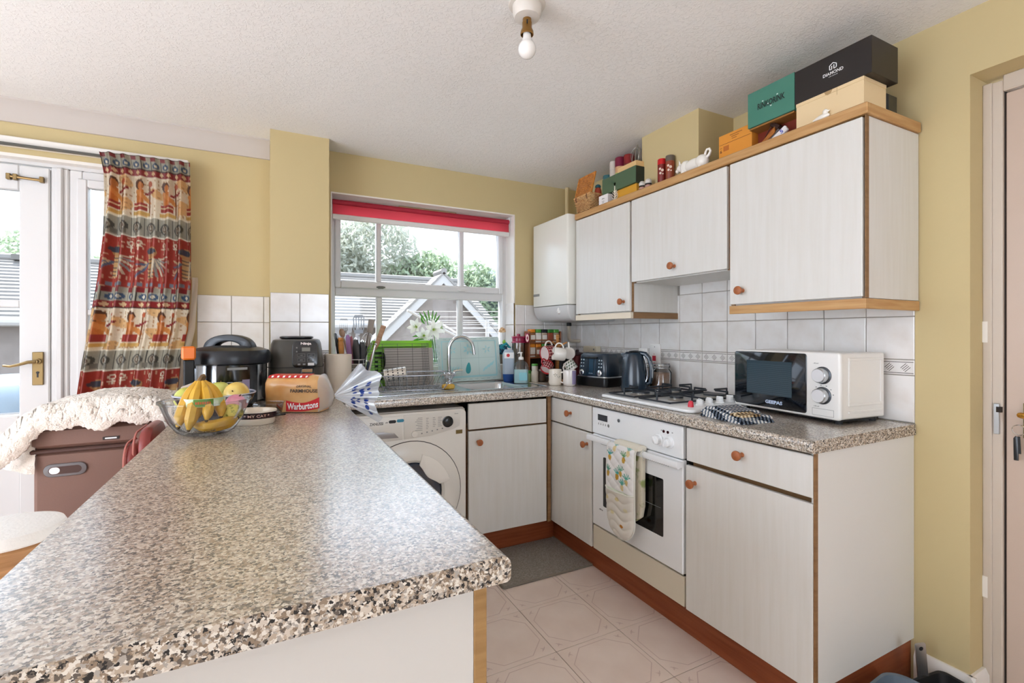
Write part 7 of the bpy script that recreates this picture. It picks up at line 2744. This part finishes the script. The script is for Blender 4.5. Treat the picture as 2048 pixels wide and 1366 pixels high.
# ---- shed with board wall seen low through the garden door
t = thing('garden_fence', 'pale close-boarded fence beyond the garden door', 'fence', (0, 8.0, GZ))
FB_ = mat('fence_pale', '8f8b85', rough=.9, var=('85817b', 6., .4, .6), stretch=(1, 1, .15))
bme = mesh_from(MB().box(-.072, -.012, 0, .072, .012, 1.15, .003), 'fence_board', FB_)
for k in range(20):
    o = obj('board', bme, None, t)
    o.location = (-4.2 + .152 * k, .008 * (k % 2), 0)
obj('top_rail', MB().box(-4.3, -.03, 1.15, -1.2, .03, 1.19, .004), FB_, t)
t = thing('domed_cover', 'bluish translucent domed cover standing before the garden fence', 'cover', (-2.42, 7.0, GZ))
obj('dome', MB().lathe([(.62, .98), (.60, 1.10), (.5, 1.22), (.32, 1.31), (.12, 1.345), (0, 1.35)], 30, sy=.7), mat('dome_blue', '7d8c98', rough=.25), t)
obj('rim', MB().lathe([(.66, .93), (.66, .98), (.62, .985), (0, .985)], 30, sy=.7), WHT, t)
for sx in (-.4, .4):
    obj('leg', MB().tube([(sx, 0, 0), (sx, 0, .935)], .03, 8), WHT, t)
# ---- rotary clothes airer
t = thing('rotary_airer', 'white rotary clothes airer outside the kitchen window', 'clothes airer', (2.36, 5.3, GZ))
obj('pole', MB().tube([(0, 0, 0), (0, 0, 1.95)], .024, 10), WHT, t)
ends = []
for k in range(4):
    a = R(20 + 90 * k)
    e = (1.15 * math.cos(a), 1.15 * math.sin(a), 2.02)
    ends.append(Vector(e))
    obj('arm', MB().tube([(0, 0, 1.55), e], .014, 8), WHT, t)
obj('hub', MB().lathe([(.03, 1.5), (.07, 1.52), (.07, 1.62), (.03, 1.66), (0, 1.66)], 14), WHT, t)
c0 = Vector((0, 0, 1.58))
for j in range(6):
    f = .35 + .125 * j
    pts = [tuple(c0.lerp(e, f)) for e in ends]
    obj('line', MB().tube(pts, .004, 5, closed=True), WHT, t)
# ---- trees and hedge beyond
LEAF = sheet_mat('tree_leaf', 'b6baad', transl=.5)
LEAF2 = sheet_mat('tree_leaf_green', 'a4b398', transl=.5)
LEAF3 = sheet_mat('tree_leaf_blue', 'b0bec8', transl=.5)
BARK = mat('bark', '7b6a58', rough=.9)
def crown(blobs, n, size, seed, pale=.85):
    rnd = random.Random(seed)
    p = MB()
    wts = [b[3] ** 2 for b in blobs]
    vs, fs = [], []
    for k in range(n):
        cx, cy, cz, r = rnd.choices(blobs, wts)[0]
        while True:
            d = Vector((rnd.uniform(-1, 1), rnd.uniform(-1, 1), rnd.uniform(-1, 1)))
            if .1 < d.length < 1: break
        d = d.normalized() * (r * (.62 + .40 * rnd.random()))
        c = Vector((cx, cy, cz)) + d
        a = Vector((rnd.gauss(0, 1), rnd.gauss(0, 1), rnd.gauss(0, 1))).normalized()
        b_ = a.orthogonal().normalized()
        s_ = size * (.6 + .8 * rnd.random())
        o = len(vs)
        vs += [tuple(c - a * s_), tuple(c + b_ * s_ * .5), tuple(c + a * s_), tuple(c - b_ * s_ * .5)]
        fs.append((o, o + 1, o + 2, o + 3))
    p.raw(vs, fs)
    return p
def tree(label, x, y, blobs, n, size, m, seed, h):
    t = thing('garden_tree', label, 'tree', (x, y, GZ))
    obj('foliage', crown(blobs, n, size, seed), m, t, smooth=False, kind='stuff')
    obj('trunk', MB().tube([(0, 0, 0), (.1, 0, h * .5), (0, .1, h)], [.18, .13, .06], 8), BARK, t)
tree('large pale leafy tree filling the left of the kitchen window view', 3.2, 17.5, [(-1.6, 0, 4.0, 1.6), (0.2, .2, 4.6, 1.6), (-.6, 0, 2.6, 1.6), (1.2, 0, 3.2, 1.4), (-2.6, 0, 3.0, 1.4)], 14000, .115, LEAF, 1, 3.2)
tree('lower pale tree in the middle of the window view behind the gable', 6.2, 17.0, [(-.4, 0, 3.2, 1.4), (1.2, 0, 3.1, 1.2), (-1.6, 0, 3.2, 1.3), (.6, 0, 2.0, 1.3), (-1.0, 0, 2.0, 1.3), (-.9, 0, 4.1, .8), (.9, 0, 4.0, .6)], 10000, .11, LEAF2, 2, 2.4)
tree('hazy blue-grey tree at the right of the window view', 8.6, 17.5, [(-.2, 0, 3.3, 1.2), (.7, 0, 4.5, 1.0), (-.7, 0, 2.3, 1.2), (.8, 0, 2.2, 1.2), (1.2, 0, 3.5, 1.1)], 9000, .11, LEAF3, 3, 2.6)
tree('small green tree seen low at the right edge of the window beside the bargeboard', 5.6, 9.6, [(0, 0, 2.0, .75), (.3, 0, 1.3, .8), (-.2, 0, 2.6, .45)], 3000, .06, LEAF2, 4, 1.6)
hb_ = [(-6.5 + .9 * k, 16 + (k % 2) * .4, 2.9 + .25 * math.sin(k * 1.7), .75) for k in range(8)]
t = thing('garden_hedge', 'green hedge showing above the garage roof through the garden door', 'hedge', (0, 0, 0))
obj('foliage', crown(hb_, 5000, .07, 9), LEAF2, t, smooth=False, kind='stuff')
obj('stems', MB().box(-7, 15.9, GZ, .3, 16.1, 2.4), BARK, t, smooth=False)
